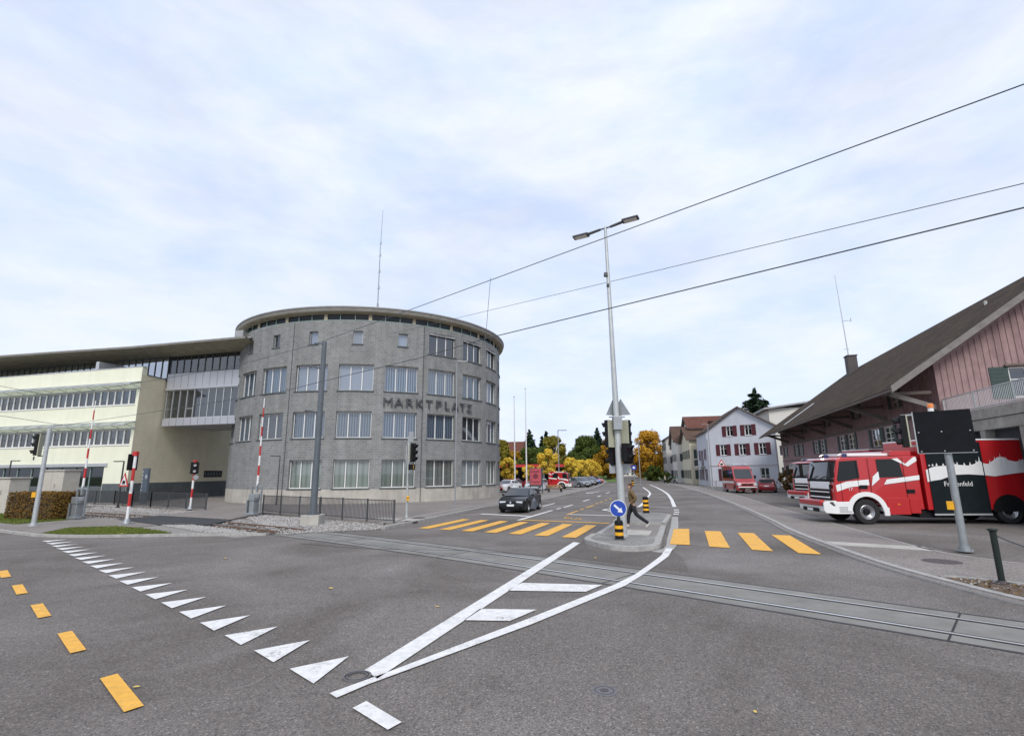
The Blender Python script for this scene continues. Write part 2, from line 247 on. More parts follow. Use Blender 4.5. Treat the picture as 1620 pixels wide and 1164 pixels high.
# ------------------------------------------------------------------ mesh builder
class MB:
    def __init__(s): s.v = []; s.f = []; s.m = []; s.uv = {}
    def add(s, vs, fs, mi=0, uvs=None):
        b = len(s.v); s.v += [tuple(map(float, q)) for q in vs]
        for i, f in enumerate(fs):
            s.f.append(tuple(b+k for k in f)); s.m.append(mi)
            if uvs: s.uv[len(s.f)-1] = uvs[i]
        return s
    def quad(s, a, b, c, d, mi=0, uv=None): return s.add([a, b, c, d], [(0, 1, 2, 3)], mi, [uv] if uv else None)
    def poly(s, pts, mi=0, uv=None): return s.add(pts, [tuple(range(len(pts)))], mi, [uv] if uv else None)
    def box(s, c, size, rz=0, mi=0, tilt=None):
        hx, hy, hz = [q/2 for q in size]
        R_ = Matrix.Rotation(rz, 3, 'Z')
        if tilt: R_ = R_ @ tilt
        vs = [Vector(c) + R_ @ Vector((x*hx, y*hy, z*hz)) for x in (-1, 1) for y in (-1, 1) for z in (-1, 1)]
        return s.add(vs, [(0, 1, 3, 2), (4, 6, 7, 5), (0, 4, 5, 1), (2, 3, 7, 6), (0, 2, 6, 4), (1, 5, 7, 3)], mi)
    def prism(s, poly, z0, z1, mi=0, top=None, uvs=1.0):
        n = len(poly); area = sum(poly[i][0]*poly[(i+1) % n][1]-poly[(i+1) % n][0]*poly[i][1] for i in range(n))
        if area < 0: poly = poly[::-1]
        vs = [(x, y, z0) for x, y in poly]+[(x, y, z1) for x, y in poly]
        s.add(vs, [tuple(range(n, 2*n))], mi if top is None else top, [[(x*uvs, y*uvs) for x, y in poly]])
        s.add(vs, [tuple(range(n-1, -1, -1))]+[(i, (i+1) % n, n+(i+1) % n, n+i) for i in range(n)], mi); return s
    def sheet(s, poly, z, mi=0):
        n = len(poly); area = sum(poly[i][0]*poly[(i+1) % n][1]-poly[(i+1) % n][0]*poly[i][1] for i in range(n))
        if area < 0: poly = poly[::-1]
        return s.add([(x, y, z) for x, y in poly], [tuple(range(n))], mi, [[(x, y) for x, y in poly]])
    def cyl(s, p0, p1, r0, r1=None, n=12, mi=0, caps=True):
        r1 = r0 if r1 is None else r1
        p0, p1 = Vector(p0), Vector(p1); d = (p1-p0).normalized(); a = d.orthogonal().normalized(); b = d.cross(a)
        vs = []
        for p, r in ((p0, r0), (p1, r1)):
            vs += [p+(a*math.cos(t)+b*math.sin(t))*r for t in [2*math.pi*i/n for i in range(n)]]
        fs = [(i, (i+1) % n, n+(i+1) % n, n+i) for i in range(n)]
        if caps: fs += [tuple(range(n-1, -1, -1)), tuple(range(n, 2*n))]
        return s.add(vs, fs, mi)
    def tube(s, pts, r, n=8, mi=0):
        for a, b in zip(pts[:-1], pts[1:]): s.cyl(a, b, r, r, n, mi)
        return s
    def lathe(s, prof, n=20, c=(0, 0, 0), axis='Z', mi=0):
        vs = []; k = len(prof)
        for i in range(n):
            t = 2*math.pi*i/n
            for r, z in prof:
                x, y = r*math.cos(t), r*math.sin(t)
                q = (x, y, z) if axis == 'Z' else ((x, z, y) if axis == 'Y' else (z, x, y))
                vs.append((q[0]+c[0], q[1]+c[1], q[2]+c[2]))
        fs = [(i*k+j, ((i+1) % n)*k+j, ((i+1) % n)*k+j+1, i*k+j+1) for i in range(n) for j in range(k-1)]
        return s.add(vs, fs, mi)
    def sphere(s, c, r, n=12, mi=0, sz=1.0):
        return s.lathe([(max(1e-4, r*math.sin(math.pi*j/8)), -r*sz*math.cos(math.pi*j/8)) for j in range(9)], n, c, 'Z', mi)
    def arr(s, V, F, mi=0):      # numpy quads
        return s.add(V.tolist(), F.tolist(), mi)
    def build(s, name, mats, parent=None, world=False, smooth=False, bevel=0, seg=2, kind=None):
        me = bpy.data.meshes.new(name); vs = s.v
        if world and parent is not None:
            t = parent
            while t.parent: t = t.parent
            o = t.location; vs = [(a-o.x, b-o.y, c-o.z) for a, b, c in s.v]
        me.from_pydata(vs, [], s.f)
        if not isinstance(mats, (list, tuple)): mats = [mats]
        for q in mats: me.materials.append(M[q] if isinstance(q, str) else q)
        if any(s.m): me.polygons.foreach_set('material_index', s.m)
        if s.uv:
            u = me.uv_layers.new(name='UVMap').data
            for p in me.polygons:
                q = s.uv.get(p.index)
                if q:
                    for li, xy in zip(p.loop_indices, q): u[li].uv = xy
        if smooth: me.polygons.foreach_set('use_smooth', [True]*len(me.polygons))
        me.validate(); me.update()
        o = bpy.data.objects.new(name, me); C.objects.link(o)
        if parent is not None: o.parent = parent
        if bevel:
            md = o.modifiers.new('bevel', 'BEVEL'); md.width = bevel; md.segments = seg; md.limit_method = 'ANGLE'; md.angle_limit = rad(35)
        if smooth and bevel == 0 and smooth != 'all':
            md = o.modifiers.new('ws', 'EDGE_SPLIT'); md.split_angle = rad(40)
        if kind: o['kind'] = kind
        return o
def thing(name, label, cat, loc=(0, 0, 0), rz=0, group=None):
    o = bpy.data.objects.new(name, None); C.objects.link(o); o.location = loc; o.rotation_euler = (0, 0, rz); o.empty_display_size = 0.3
    o['label'] = label; o['category'] = cat
    if group: o['group'] = group
    return o
def tag(o, label, cat, group=None):
    o['label'] = label; o['category'] = cat
    if group: o['group'] = group
    return o
def copy_tree(o, parent=None):
    c = o.copy(); C.objects.link(c)
    if parent: c.parent = parent
    for ch in o.children: copy_tree(ch, c)
    return c
def dup(root, loc, rz=0, label=None, group=None, swap=None):
    r = copy_tree(root); r.location = loc; r.rotation_euler = (0, 0, rz)
    if label: r['label'] = label
    if group: r['group'] = group
    return r
def recolour(root, old, new):            # a copy with its own paint: its meshes get copied and the paint slot replaced
    for ch in root.children_recursive:
        if ch.type == 'MESH' and any(m and m.name == M[old].name for m in ch.data.materials):
            ch.data = ch.data.copy()
            for i, m in enumerate(ch.data.materials):
                if m and m.name == M[old].name: ch.data.materials[i] = M[new]
# ------------------------------------------------------------------ walls with openings and windows
class Frame:                              # a vertical wall plane: origin o (x,y), direction d, outward normal n
    def __init__(s, o, d, flip=False):
        s.o = Vector((o[0], o[1], 0)); s.d = Vector((d[0], d[1], 0)).normalized(); s.n = Vector((s.d.y, -s.d.x, 0))
        if flip: s.n = -s.n
    def p(s, a, z, n=0.0): return s.o+s.d*a+s.n*n+Vector((0, 0, z))
    @property
    def rz(s): return math.atan2(s.d.y, s.d.x)
def wall(mb, fr, s0, s1, z0, z1, ops, depth=0.2, mi=0, mi_rev=None):
    xs = sorted({s0, s1, *[q for o in ops for q in o[:2]]}); zs = sorted({z0, z1, *[q for o in ops for q in o[2:4]]})
    for a, b in zip(xs[:-1], xs[1:]):
        for c, d in zip(zs[:-1], zs[1:]):
            mx, mz = (a+b)/2, (c+d)/2
            if any(o[0] < mx < o[1] and o[2] < mz < o[3] for o in ops): continue
            mb.quad(fr.p(a, c), fr.p(b, c), fr.p(b, d), fr.p(a, d), mi, [(a, c), (b, c), (b, d), (a, d)])
    r = mi if mi_rev is None else mi_rev
    for a, b, c, d in [o[:4] for o in ops]:
        P = [(a, c), (b, c), (b, d), (a, d)]
        for i in range(4):
            (a1, c1), (a2, c2) = P[i], P[(i+1) % 4]
            mb.quad(fr.p(a1, c1), fr.p(a1, c1, -depth), fr.p(a2, c2, -depth), fr.p(a2, c2), r, [(a1, c1), (a1+.2, c1), (a2+.2, c2), (a2, c2)])
    return mb
def fbox(mb, fr, a0, a1, z0, z1, n0, n1, mi=0):
    vs = [fr.p(a, z, n) for a in (a0, a1) for n in (n0, n1) for z in (z0, z1)]
    return mb.add(vs, [(0, 1, 3, 2), (4, 6, 7, 5), (0, 4, 5, 1), (2, 3, 7, 6), (0, 2, 6, 4), (1, 5, 7, 3)], mi)
def window(root, fr, a0, a1, z0, z1, rec=0.18, mull=2, fw=0.06, fm='white_frame', gm='glass_blue', blind=None, sill=None, bars=(), back=True, name='window', shut=None, sw=None, transom=None):
    f = MB(); t = 0.07
    for q0, q1, y0, y1 in ((a0, a0+fw, z0, z1), (a1-fw, a1, z0, z1), (a0+fw, a1-fw, z0, z0+fw), (a0+fw, a1-fw, z1-fw, z1)): fbox(f, fr, q0, q1, y0, y1, -rec-t, -rec)
    for k in range(1, mull+1):
        x = a0+(a1-a0)*k/(mull+1); fbox(f, fr, x-fw*.6, x+fw*.6, z0+fw, z1-fw, -rec-t, -rec+.004)
    for b in bars: fbox(f, fr, a0+fw, a1-fw, z0+(z1-z0)*b-.02, z0+(z1-z0)*b+.02, -rec-t+.01, -rec-.004)
    w_ = f.build(name, fm, root, world=True)
    g = MB(); g.quad(fr.p(a0+fw, z0+fw, -rec-.04), fr.p(a1-fw, z0+fw, -rec-.04), fr.p(a1-fw, z1-fw, -rec-.04), fr.p(a0+fw, z1-fw, -rec-.04)); g.build('pane', gm, w_, world=True)
    if blind:
        z2 = z0+fw
        b = MB(); b.quad(fr.p(a0, z2, -rec-.14), fr.p(a1, z2, -rec-.14), fr.p(a1, z1, -rec-.14), fr.p(a0, z1, -rec-.14), 0, [(a0, z0), (a1, z0), (a1, z1), (a0, z1)]); b.build('blind', blind, w_, world=True)
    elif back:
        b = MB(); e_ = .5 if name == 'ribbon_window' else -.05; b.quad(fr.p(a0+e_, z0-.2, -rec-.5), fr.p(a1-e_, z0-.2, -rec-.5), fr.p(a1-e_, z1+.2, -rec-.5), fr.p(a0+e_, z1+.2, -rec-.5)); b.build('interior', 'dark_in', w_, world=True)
    if sill:
        b = MB(); fbox(b, fr, a0-.06, a1+.06, z0-.07, z0-.003, -rec+.002, .06); b.build('sill', sill, w_, world=True)
    if shut:
        sw = sw or (a1-a0)/2
        for x in (a0-sw-.02, a1+.02):
            b = MB(); fbox(b, fr, x, x+sw, z0-.03, z1+.03, .015, .055)
            for k in range(8):
                zz = z0+(z1-z0)*(k+.5)/8; fbox(b, fr, x+.06, x+sw-.06, zz-.03, zz+.03, .055, .068)
            b.build('shutter', shut, w_, world=True)
    return w_
def text_mesh(mb, body, size, depth, fn, mi=0, font_scale_x=1.0):   # fn maps (x, y, z) of the letter to the world
    cu = bpy.data.curves.new('lettering', 'FONT'); cu.body = body; cu.size = size; cu.extrude = depth/2; cu.align_x = 'CENTER'; cu.align_y = 'CENTER'; cu.resolution_u = 3
    o = bpy.data.objects.new('lettering', cu); C.objects.link(o)
    dg = bpy.context.evaluated_depsgraph_get(); dg.update(); me = o.evaluated_get(dg).to_mesh()
    vs = [fn(v.co.x*font_scale_x, v.co.y, v.co.z) for v in me.vertices]; fs = [tuple(p.vertices) for p in me.polygons]
    mb.add(vs, fs, mi); o.evaluated_get(dg).to_mesh_clear(); bpy.data.objects.remove(o); bpy.data.curves.remove(cu)
# ------------------------------------------------------------------ ground, roads, pavements, track
def struct(mb, name, m, **k):
    o = mb.build(name, m, **k); o['kind'] = 'structure'; return o
def strip_pts(pts, off):
    P = [Vector((p[0], p[1])) for p in pts]; out_ = []
    for i, p in enumerate(P):
        a = P[max(0, i-1)]; b = P[min(len(P)-1, i+1)]; d = (b-a).normalized(); out_.append(p+Vector((-d.y, d.x))*off)
    return out_
def strip(mb, pts, o0, o1, z, mi=0):
    A = strip_pts(pts, o0); B = strip_pts(pts, o1)
    for i in range(len(A)-1):
        q = [(A[i].x, A[i].y, z), (A[i+1].x, A[i+1].y, z), (B[i+1].x, B[i+1].y, z), (B[i].x, B[i].y, z)]
        if o1 < o0: q = q[::-1]
        mb.quad(*q, mi, [(v[0], v[1]) for v in q])
    return mb
def kerbstrip(mb, pts, o0, o1, z0, z1, mi=0):
    A = strip_pts(pts, o0); B = strip_pts(pts, o1)
    for i in range(len(A)-1):
        a, b, c, d = A[i], A[i+1], B[i+1], B[i]
        for (p, q) in ((a, b), (c, d), (b, c), (d, a)): mb.quad((p.x, p.y, z0), (q.x, q.y, z0), (q.x, q.y, z1), (p.x, p.y, z1), mi)
        mb.quad((a.x, a.y, z1), (b.x, b.y, z1), (c.x, c.y, z1), (d.x, d.y, z1), mi)
    return mb
def smooth_line(pts, n=6):
    P = [np.array(p, float) for p in pts]; P = [2*P[0]-P[1]]+P+[2*P[-1]-P[-2]]; o = []
    for i in range(1, len(P)-2):
        for k in range(n):
            t = k/n; a, b, c, d = P[i-1], P[i], P[i+1], P[i+2]
            o.append(tuple(.5*((2*b)+(c-a)*t+(2*a-5*b+4*c-d)*t*t+(3*b-a-3*c+d)*t**3)))
    o.append(tuple(P[-2])); return o
struct(MB().sheet([(1600*math.cos(t), 1600*math.sin(t)) for t in [2*math.pi*i/64 for i in range(64)]], -0.08), 'ground', 'meadow')
struct(MB().sheet([(-90, -30), (90, -30), (90, 175), (-90, 175)], 0.0), 'road', 'asphalt')
# track centre line: cubic fit of the rails, straight beyond it
_nx = np.array([7.02, 6.33, 5.64, 4.48, 2.11, .75, -2.11, -3.46, -9.79, -11.46, -16.13, -23.21, -29.56]); _ny = np.array([7.69, 8.34, 9.02, 10.07, 12.33, 13.61, 15.97, 17.07, 22.22, 23.46, 26.53, 30.84, 34.28])
_pc = np.polyfit(_nx, _ny, 3); _dp = np.polyder(_pc)
def track_c(x):
    xc = min(max(x, -29), 7); y = np.polyval(_pc, xc); s = np.polyval(_dp, xc); y += s*(x-xc); L_ = math.hypot(1, s)
    return (x-s/L_*.56, y+.56/L_)
TR = [track_c(x) for x in np.arange(24, -75, -0.75)]       # runs from right to left
IR = [p for p in TR if p[0] > -9.9]; IB = [p for p in TR if p[0] < -9.0]
def offs(p, o): return strip_pts(p, o)
struct(strip(MB(), IR, -0.95, 0.95, 0.004), 'track_panels', 'conc_panel')
jn = MB()
for x in (6.45, 2.2, -2.0, -6.2, 10.7):
    a = Vector(track_c(x)); b = Vector(track_c(x+.3)); d = (b-a).normalized(); n_ = Vector((-d.y, d.x)); q = [a+n_*.95, a-n_*.95]
    jn.add([(q[0].x, q[0].y, .0075), (q[1].x, q[1].y, .0075), (q[1].x+d.x*.03, q[1].y+d.y*.03, .0075), (q[0].x+d.x*.03, q[0].y+d.y*.03, .0075)], [(0, 1, 2, 3)])
struct(jn, 'track_joints', 'groove')
rl = MB()
for s_ in (-1, 1):
    strip(rl, IR, s_*.53-.035, s_*.53+.035, .013, 0)
    strip(rl, IR, s_*.53-s_*.035, s_*.53-s_*.095, .0095, 1) if s_ > 0 else strip(rl, IR, -.53+.095, -.53+.035, .0095, 1)
    strip(rl, IR, min(s_*.565, s_*.61), max(s_*.565, s_*.61), .0095, 1)
    kerbstrip(rl, IB, s_*.53-.035, s_*.53+.035, -.02, .10, 2)
    strip(rl, IB, s_*.53-.03, s_*.53+.03, .104, 0)
rl.build('rails', ['rail', 'groove', 'rail_rust'], kind='structure')
sl = MB()
for i in range(0, len(IB)-1):
    a, b = Vector(IB[i]), Vector(IB[i+1]); d = (b-a).normalized()
    sl.box((a.x, a.y, 0.015), (0.22, 1.8, 0.06), math.atan2(d.y, d.x))
sl.build('sleepers', 'sleeper', kind='structure')
kerbL = [(-75, 53), (-35, 30.6), (-22.65, 23.54), (-19.74, 21.9), (-18.3, 21.4), (-17.0, 21.2), (-15.4, 21.25), (-13.23, 21.43), (-9.9, 21.38)]
near_edge = [(p.x, p.y) for p in offs(TR, 1.25) if p.x < -9.9]
_na = [p for p in offs(TR, 1.25)]
nearside = [(p.x, p.y) for p in offs(TR, 1.3)] if offs(TR, 1.3)[40].y < TR[40][1] else [(p.x, p.y) for p in offs(TR, -1.3)]
nearside = [p for p in nearside if p[0] < -10.3 and p[0] > -70]
def resample(P, n):
    P = [Vector((p[0], p[1])) for p in P]; ds = [0]
    for a, b in zip(P[:-1], P[1:]): ds.append(ds[-1]+(b-a).length)
    return [tuple(np.interp(ds[-1]*k/n, ds, [p[i] for p in P]) for i in (0, 1)) for k in range(n+1)]
nearside = sorted([p for p in nearside if p[0] < -11.2])
vb = MB(); va = resample(kerbL, 60); vc = resample(nearside+[(-10.2, 21.75)], 60)
vb.add([(x, y, .06) for x, y in va]+[(x, y, .06) for x, y in vc], [(i, i+1, 62+i, 61+i) for i in range(60)])
struct(vb, 'verge', 'gravelbed')
struct(kerbstrip(MB(), kerbL, -0.02, 0.16, -0.05, 0.10), 'kerb_verge', 'kerb')
grassN = [(-19.5, 22.1), (-20.3, 24.4), (-18.6, 24.85), (-16.85, 24.03), (-15.0, 22.7), (-14.0, 21.9), (-15.4, 21.45), (-17.0, 21.42), (-18.2, 21.62)]
grassL = [(-24.6, 26.4), (-23.9, 28.6), (-31, 33.0), (-60, 49.5), (-60, 46)]
path = [(-22.3, 23.7), (-26, 25.75), (-24.6, 26.4), (-23.9, 28.6), (-22.3, 29.2), (-21.0, 28.4), (-16.9, 25.75), (-17.2, 24.4), (-18.9, 25.1), (-20.6, 24.6), (-19.75, 22.3)]
struct(MB().prism(path, 0.0, 0.085), 'footpath', 'asphalt_side')
struct(MB().sheet(grassN, 0.068), 'lawn_soil', 'soil'); struct(MB().sheet(grassL, 0.068), 'lawn_soil', 'soil')
# bed of the open track and the gravel corner in front of the railing
bed = strip(MB(), IB, -2.3, 2.3, 0.004)
struct(bed, 'track_bed', 'gravelbed')
gcor = [(-9.5, 21.5), (-7.81, 22.45), (-5.95, 23.0), (-5.6, 24.75), (-10.4, 28.4), (-15.6, 32.3), (-14.9, 29.6), (-12.5, 26.2)]
struct(MB().sheet(gcor, 0.012), 'gravel_corner', 'gravelbed')
farstrip = [(-20.95, 35.2), (-29.4, 40.4), (-33.2, 43.6), (-40.4, 46.6), (-60, 56)]+sorted([(p.x, p.y) for p in offs(TR, -2.3) if -60 < p.x < -20.95])
struct(MB().sheet(farstrip, 0.008), 'gravel_strip', 'gravelbed')
def in_poly(x, y, P):
    c = False; j = len(P)-1
    for i in range(len(P)):
        if (P[i][1] > y) != (P[j][1] > y) and x < (P[j][0]-P[i][0])*(y-P[i][1])/(P[j][1]-P[i][1])+P[i][0]: c = not c
        j = i
    return c
def scatter(P, n):
    xs = [p[0] for p in P]; ys = [p[1] for p in P]; o = []
    while len(o) < n:
        x, y = random.uniform(min(xs), max(xs)), random.uniform(min(ys), max(ys))
        if in_poly(x, y, P): o.append((x, y))
    return o
def stones(name, pts, z, r0, r1, m='stone'):
    o = np.array([[1, 0, 0], [0, 1, 0], [-1, 0, 0], [0, -1, 0], [0, 0, 1], [0, 0, -1]], float); n = len(pts)
    V = o[None]*rng.uniform(.6, 1.3, (n, 6, 1))
    a = rng.uniform(0, 6.28, n); ca, sa = np.cos(a), np.sin(a); X = V[:, :, 0]*ca[:, None]-V[:, :, 1]*sa[:, None]; Y = V[:, :, 0]*sa[:, None]+V[:, :, 1]*ca[:, None]
    V = np.stack([X, Y, V[:, :, 2]*.75], -1)*rng.uniform(r0, r1, (n, 1, 1)); P = np.array([(p[0], p[1], z) for p in pts]); V = V+P[:, None]
    F = np.array([[0, 1, 4], [1, 2, 4], [2, 3, 4], [3, 0, 4], [1, 0, 5], [2, 1, 5], [3, 2, 5], [0, 3, 5]]); F = (F[None]+6*np.arange(n)[:, None, None]).reshape(-1, 3)
    return fast_mesh(name, V.reshape(-1, 3), F, m)
def fast_mesh(name, V, F, m, parent=None):
    me = bpy.data.meshes.new(name); k = F.shape[1]; me.vertices.add(len(V)); me.vertices.foreach_set('co', V.astype(np.float32).ravel())
    me.loops.add(F.size); me.loops.foreach_set('vertex_index', F.astype(np.int32).ravel()); me.polygons.add(len(F))
    me.polygons.foreach_set('loop_start', np.arange(0, F.size, k, dtype=np.int32)); me.polygons.foreach_set('loop_total', np.full(len(F), k, dtype=np.int32))
    me.update(calc_edges=True); me.validate(); me.materials.append(M[m]); o = bpy.data.objects.new(name, me); C.objects.link(o)
    if parent: o.parent = parent
    return o
bedpts = []
for i in range(len(IB)-1):
    a, b = Vector(IB[i]), Vector(IB[i+1]); d = (b-a).normalized(); n_ = Vector((-d.y, d.x))
    if a.x < -42: break
    if a.x > -10.4: continue
    if -20.9 < a.x < -15.2: continue
    for k in range(150):
        o_ = random.uniform(-2.2, 2.2)
        if abs(abs(o_)-.53) < .09: continue
        q = a+(b-a)*random.random()+n_*o_; bedpts.append((q.x, q.y))
st = stones('track_ballast', bedpts, 0.035, .025, .055); st['kind'] = 'stuff'
st = stones('gravel', scatter([p for p in farstrip if p[0] > -45], 4200), 0.03, .03, .075); st['kind'] = 'stuff'
st = stones('gravel', scatter(gcor, 3800), 0.03, .025, .06); st['kind'] = 'stuff'
st = stones('gravel', scatter([(-17, 25.5), (-12.6, 21.9), (-10.4, 21.6), (-12.6, 23.3), (-16, 25.9)], 2200), 0.085, .02, .05); st['kind'] = 'stuff'
def blades(name, pts, z, h0, h1):
    n = len(pts); P = np.array([(p[0], p[1], z) for p in pts]); a = rng.uniform(0, 6.28, n); w_ = rng.uniform(.008, .022, n); h = rng.uniform(h0, h1, n); l = rng.uniform(-.05, .05, (n, 2))
    d = np.stack([np.cos(a)*w_, np.sin(a)*w_, 0*a], -1); t = P+np.stack([l[:, 0], l[:, 1], h], -1)
    V = np.stack([P-d, P+d, t], 1).reshape(-1, 3); F = np.arange(3*n).reshape(-1, 3)
    o = fast_mesh(name, V, F, 'grass'); o['kind'] = 'stuff'; return o
blades('grass', scatter(grassN, 9000), .06, .03, .10)
blades('grass', scatter([(-24.6, 26.4), (-23.9, 28.6), (-31, 33.0), (-40, 38), (-40, 35)], 12000), .06, .04, .12)
# crossing deck over the open track, far landing
deck = [(-20.6, 30.9), (-14.6, 27.6), (-14.3, 25.2), (-16.9, 25.35), (-21.3, 28.6)]
struct(MB().prism(deck, -.02, .115), 'crossing_deck', 'rubber_deck')
# pavement round the office building
kerbB = smooth_line([(-5.75, 23.3), (-5.5, 24.2), (-4.78, 26.58), (-2.9, 33.37), (-1.2, 38.7), (2.57, 45.86), (6.55, 59.14), (12.69, 80.33), (23.0, 128)])
pav = kerbB+[(23, 168), (-85, 168), (-85, 70), (-40.3, 46.9), (-33.1, 43.9), (-29.27, 40.7), (-20.9, 35.4), (-20.9, 31.2), (-15.0, 28.3), (-15.45, 32.8), (-10.35, 28.75), (-5.75, 25.1)]
struct(MB().prism(pav, -0.05, 0.10), 'pavement', 'asphalt_side')
struct(kerbstrip(MB(), kerbB, -0.16, 0.02, -0.05, 0.115), 'kerb_pavement', 'kerb')
struct(strip(MB(), kerbB[8:], 0.9, 1.05, 0.104), 'pavement_edge_line', 'kerb')
struct(MB().prism([(-7.3, 27.4), (-4.9, 26.2), (-4.62, 26.9), (-7.0, 28.3)], 0.09, 0.104), 'tactile_patch', 'conc')
# right pavement with its kerb
kR = smooth_line([(30, 105), (26.5, 85.32), (20.85, 58.67), (16.73, 42.14), (13.99, 31.91), (11.97, 24.96), (10.75, 21.0), (9.75, 16.75), (9.15, 13.64), (9.0, 11.55), (9.05, 9.68), (9.6, 7.4), (11, 4), (14, -1)])
bR = smooth_line([(26.5, 72), (21.94, 52.03), (17.56, 36.36), (15.09, 26.65), (12.95, 18.67), (12.35, 15.7), (12.55, 14.27), (13.1, 13.5), (16, 12.2), (30, 8)])
struct(MB().prism(kR+[(30, -1), (30, 8)]+bR[::-1]+[(30.5, 90)], -0.05, 0.045), 'pavement', 'asphalt_side')
kb = kerbstrip(MB(), kR, -0.03, 0.14, -0.05, 0.035); kerbstrip(kb, kR, 0.15, 0.34, -0.05, 0.075); struct(kb, 'kerb_pavement', 'kerb')
struct(strip(MB(), bR, -0.05, 0.05, 0.05), 'yard_edge_line', 'kerb')
struct(MB().prism([(10.45, 18.0), (12.62, 16.57), (12.32, 15.75), (10.28, 17.15)], 0.03, 0.05), 'dropped_kerb_ramp', 'conc')
bedR = [(9.43, 11.95), (9.8, 11.8), (10.12, 11.4), (10.45, 11.0), (12.2, 9.2), (16, 5), (14.6, 0), (11.4, 4.1), (9.98, 7.5), (9.42, 9.68), (9.36, 11.4)]
struct(MB().prism(bedR, 0.0, 0.062), 'planting_bed', 'bed_soil')
struct(kerbstrip(MB(), [(9.4, 12.0), (9.82, 11.86), (10.2, 11.42), (10.55, 11.05), (12.3, 9.25), (16.1, 5.05)], -0.05, 0.05, 0, 0.09), 'planting_bed_edging', 'kerb')
# traffic island
isl = [(8.3, 28.0), (8.0, 28.9), (7.4, 29.5), (6.5, 29.75), (5.9, 28.6), (4.66, 24.75), (6.65, 23.4)]
nose = [(2.49, 18.53), (2.61, 17.8), (2.96, 16.94), (3.55, 16.55), (4.1, 16.6), (4.5, 16.95), (4.8, 17.6), (5.28, 19.15), (3.2, 20.05), (2.95, 19.9)]
midp = [(3.2, 20.05), (5.28, 19.15), (6.65, 23.4), (4.66, 24.75)]
struct(MB().prism(isl, -.05, .14), 'island_rear', 'paver'); struct(MB().prism(nose, -.05, .13), 'island_nose', 'paver'); struct(MB().prism(midp, -.05, .045), 'island_crossing', 'asphalt_side')
ring = [(2.95, 19.9), (2.49, 18.53), (2.61, 17.8), (2.96, 16.94), (3.3, 16.6), (3.7, 16.45), (4.15, 16.58), (4.55, 16.95), (4.8, 17.6), (5.28, 19.15)]
ik = kerbstrip(MB(), smooth_line(ring, 5), -.04, .18, -.05, .145)
kerbstrip(ik, [(5.28, 19.15), (6.65, 23.4)], -.04, .18, -.05, .06); kerbstrip(ik, [(4.66, 24.75), (2.95, 19.9)], -.04, .18, -.05, .06)
kerbstrip(ik, [(6.65, 23.4), (8.3, 28.0), (8.0, 28.9), (7.4, 29.5), (6.5, 29.75), (5.9, 28.6), (4.66, 24.75), (6.65, 23.4)], -.04, .16, -.05, .15)
struct(ik, 'kerb_island', 'kerb')
gut = [(4.3, 16.25), (4.85, 16.85), (5.2, 17.7), (5.7, 19.3), (7.1, 23.5), (8.6, 28.3)]
struct(strip(MB(), gut, -.16, .16, .006), 'gutter_stone', 'kerb')
struct(MB().prism([(4.0, 20.3), (5.0, 19.85), (5.6, 21.55), (4.55, 22.1)], .02, .052), 'tactile_patch', 'conc')
# repairs: brownish relaid strip before the island, darker trench patches, sealed cracks
M['asphalt_brown'] = asphalt('relaid_asphalt', 0.135, 1.14, .3); M['asphalt_dark'] = asphalt('patch_asphalt', 0.135, 1.04, .2); M['tar'] = mat('tar_seam', (.035, .034, .034), 0.6, 0.3, 9)
struct(MB().sheet([(1.75, 15.6), (2.6, 17.0), (2.4, 18.4), (2.2, 18.7), (.9, 15.9), (1.2, 15.4), (3.4, 13.7), (4.6, 12.9), (5.6, 12.1), (5.0, 14.4), (4.7, 16.3), (3.6, 16.1), (2.7, 16.4)][:0] or [(.95, 16.0), (4.25, 13.1), (4.75, 15.2), (4.9, 16.6), (4.3, 16.35), (3.58, 16.2), (2.95, 16.38), (2.4, 17.1), (2.3, 18.6)], .004), 'road_patch', 'asphalt_brown')
tb = MB()
for pts in ([(-7.5, 18.9), (-4.8, 17.5), (-1.6, 16.9), (.5, 15.9)],):
    q = smooth_line(pts, 10); q = [(x+random.uniform(-.05, .05), y+random.uniform(-.05, .05)) for x, y in q]; strip(tb, q, -.018, .018, .0095)
struct(tb, 'sealed_cracks', 'tar')
for s_ in (-1, 1):
    struct(strip(MB(), IR, min(s_*.95, s_*1.02), max(s_*.95, s_*1.02), .0065), 'track_edge_seam', 'tar')
# ------------------------------------------------------------------ painted markings
Z = 0.017
def sheetset(name, polys, m, z=Z):
    b = MB()
    for p in polys: b.sheet(p, z)
    return struct(b, name, m)
tr = []
for i in range(20):
    t = i/19; bx, by = -2.82+(-17.8+2.82)*t, 7.03+(20.2-7.03)*t
    tr.append([(bx, by), (bx+.48+.04*t, by-.47+.13*t), (bx+.61, by+.43)])
sheetset('give_way_triangles', tr, 'white')
yd = []
for i in range(8):
    bx, by = -4.99-2.08*i, 6.77+1.80*i
    yd.append([(bx, by), (bx+.10, by+.15), (bx+1.06, by-.75), (bx+.96, by-.90)])
sheetset('cycle_lane_dashes', yd, 'yellow')
sheetset('island_guide_lines', [[(-1.86, 6.96), (-1.63, 6.69), (2.28, 18.35), (2.08, 18.60)], [(-2.06, 6.29), (-1.94, 6.17), (-1.7, 6.52), (.28, 8.86), (2.36, 11.6), (2.98, 12.68), (2.86, 12.82), (2.2, 11.78), (.16, 9.08), (-1.55, 6.9)],
    [(2.86, 12.82), (2.98, 12.68), (3.73, 14.08), (4.42, 15.4), (5.0, 16.88), (4.8, 16.95), (4.24, 15.52), (3.6, 14.24)]], 'white')
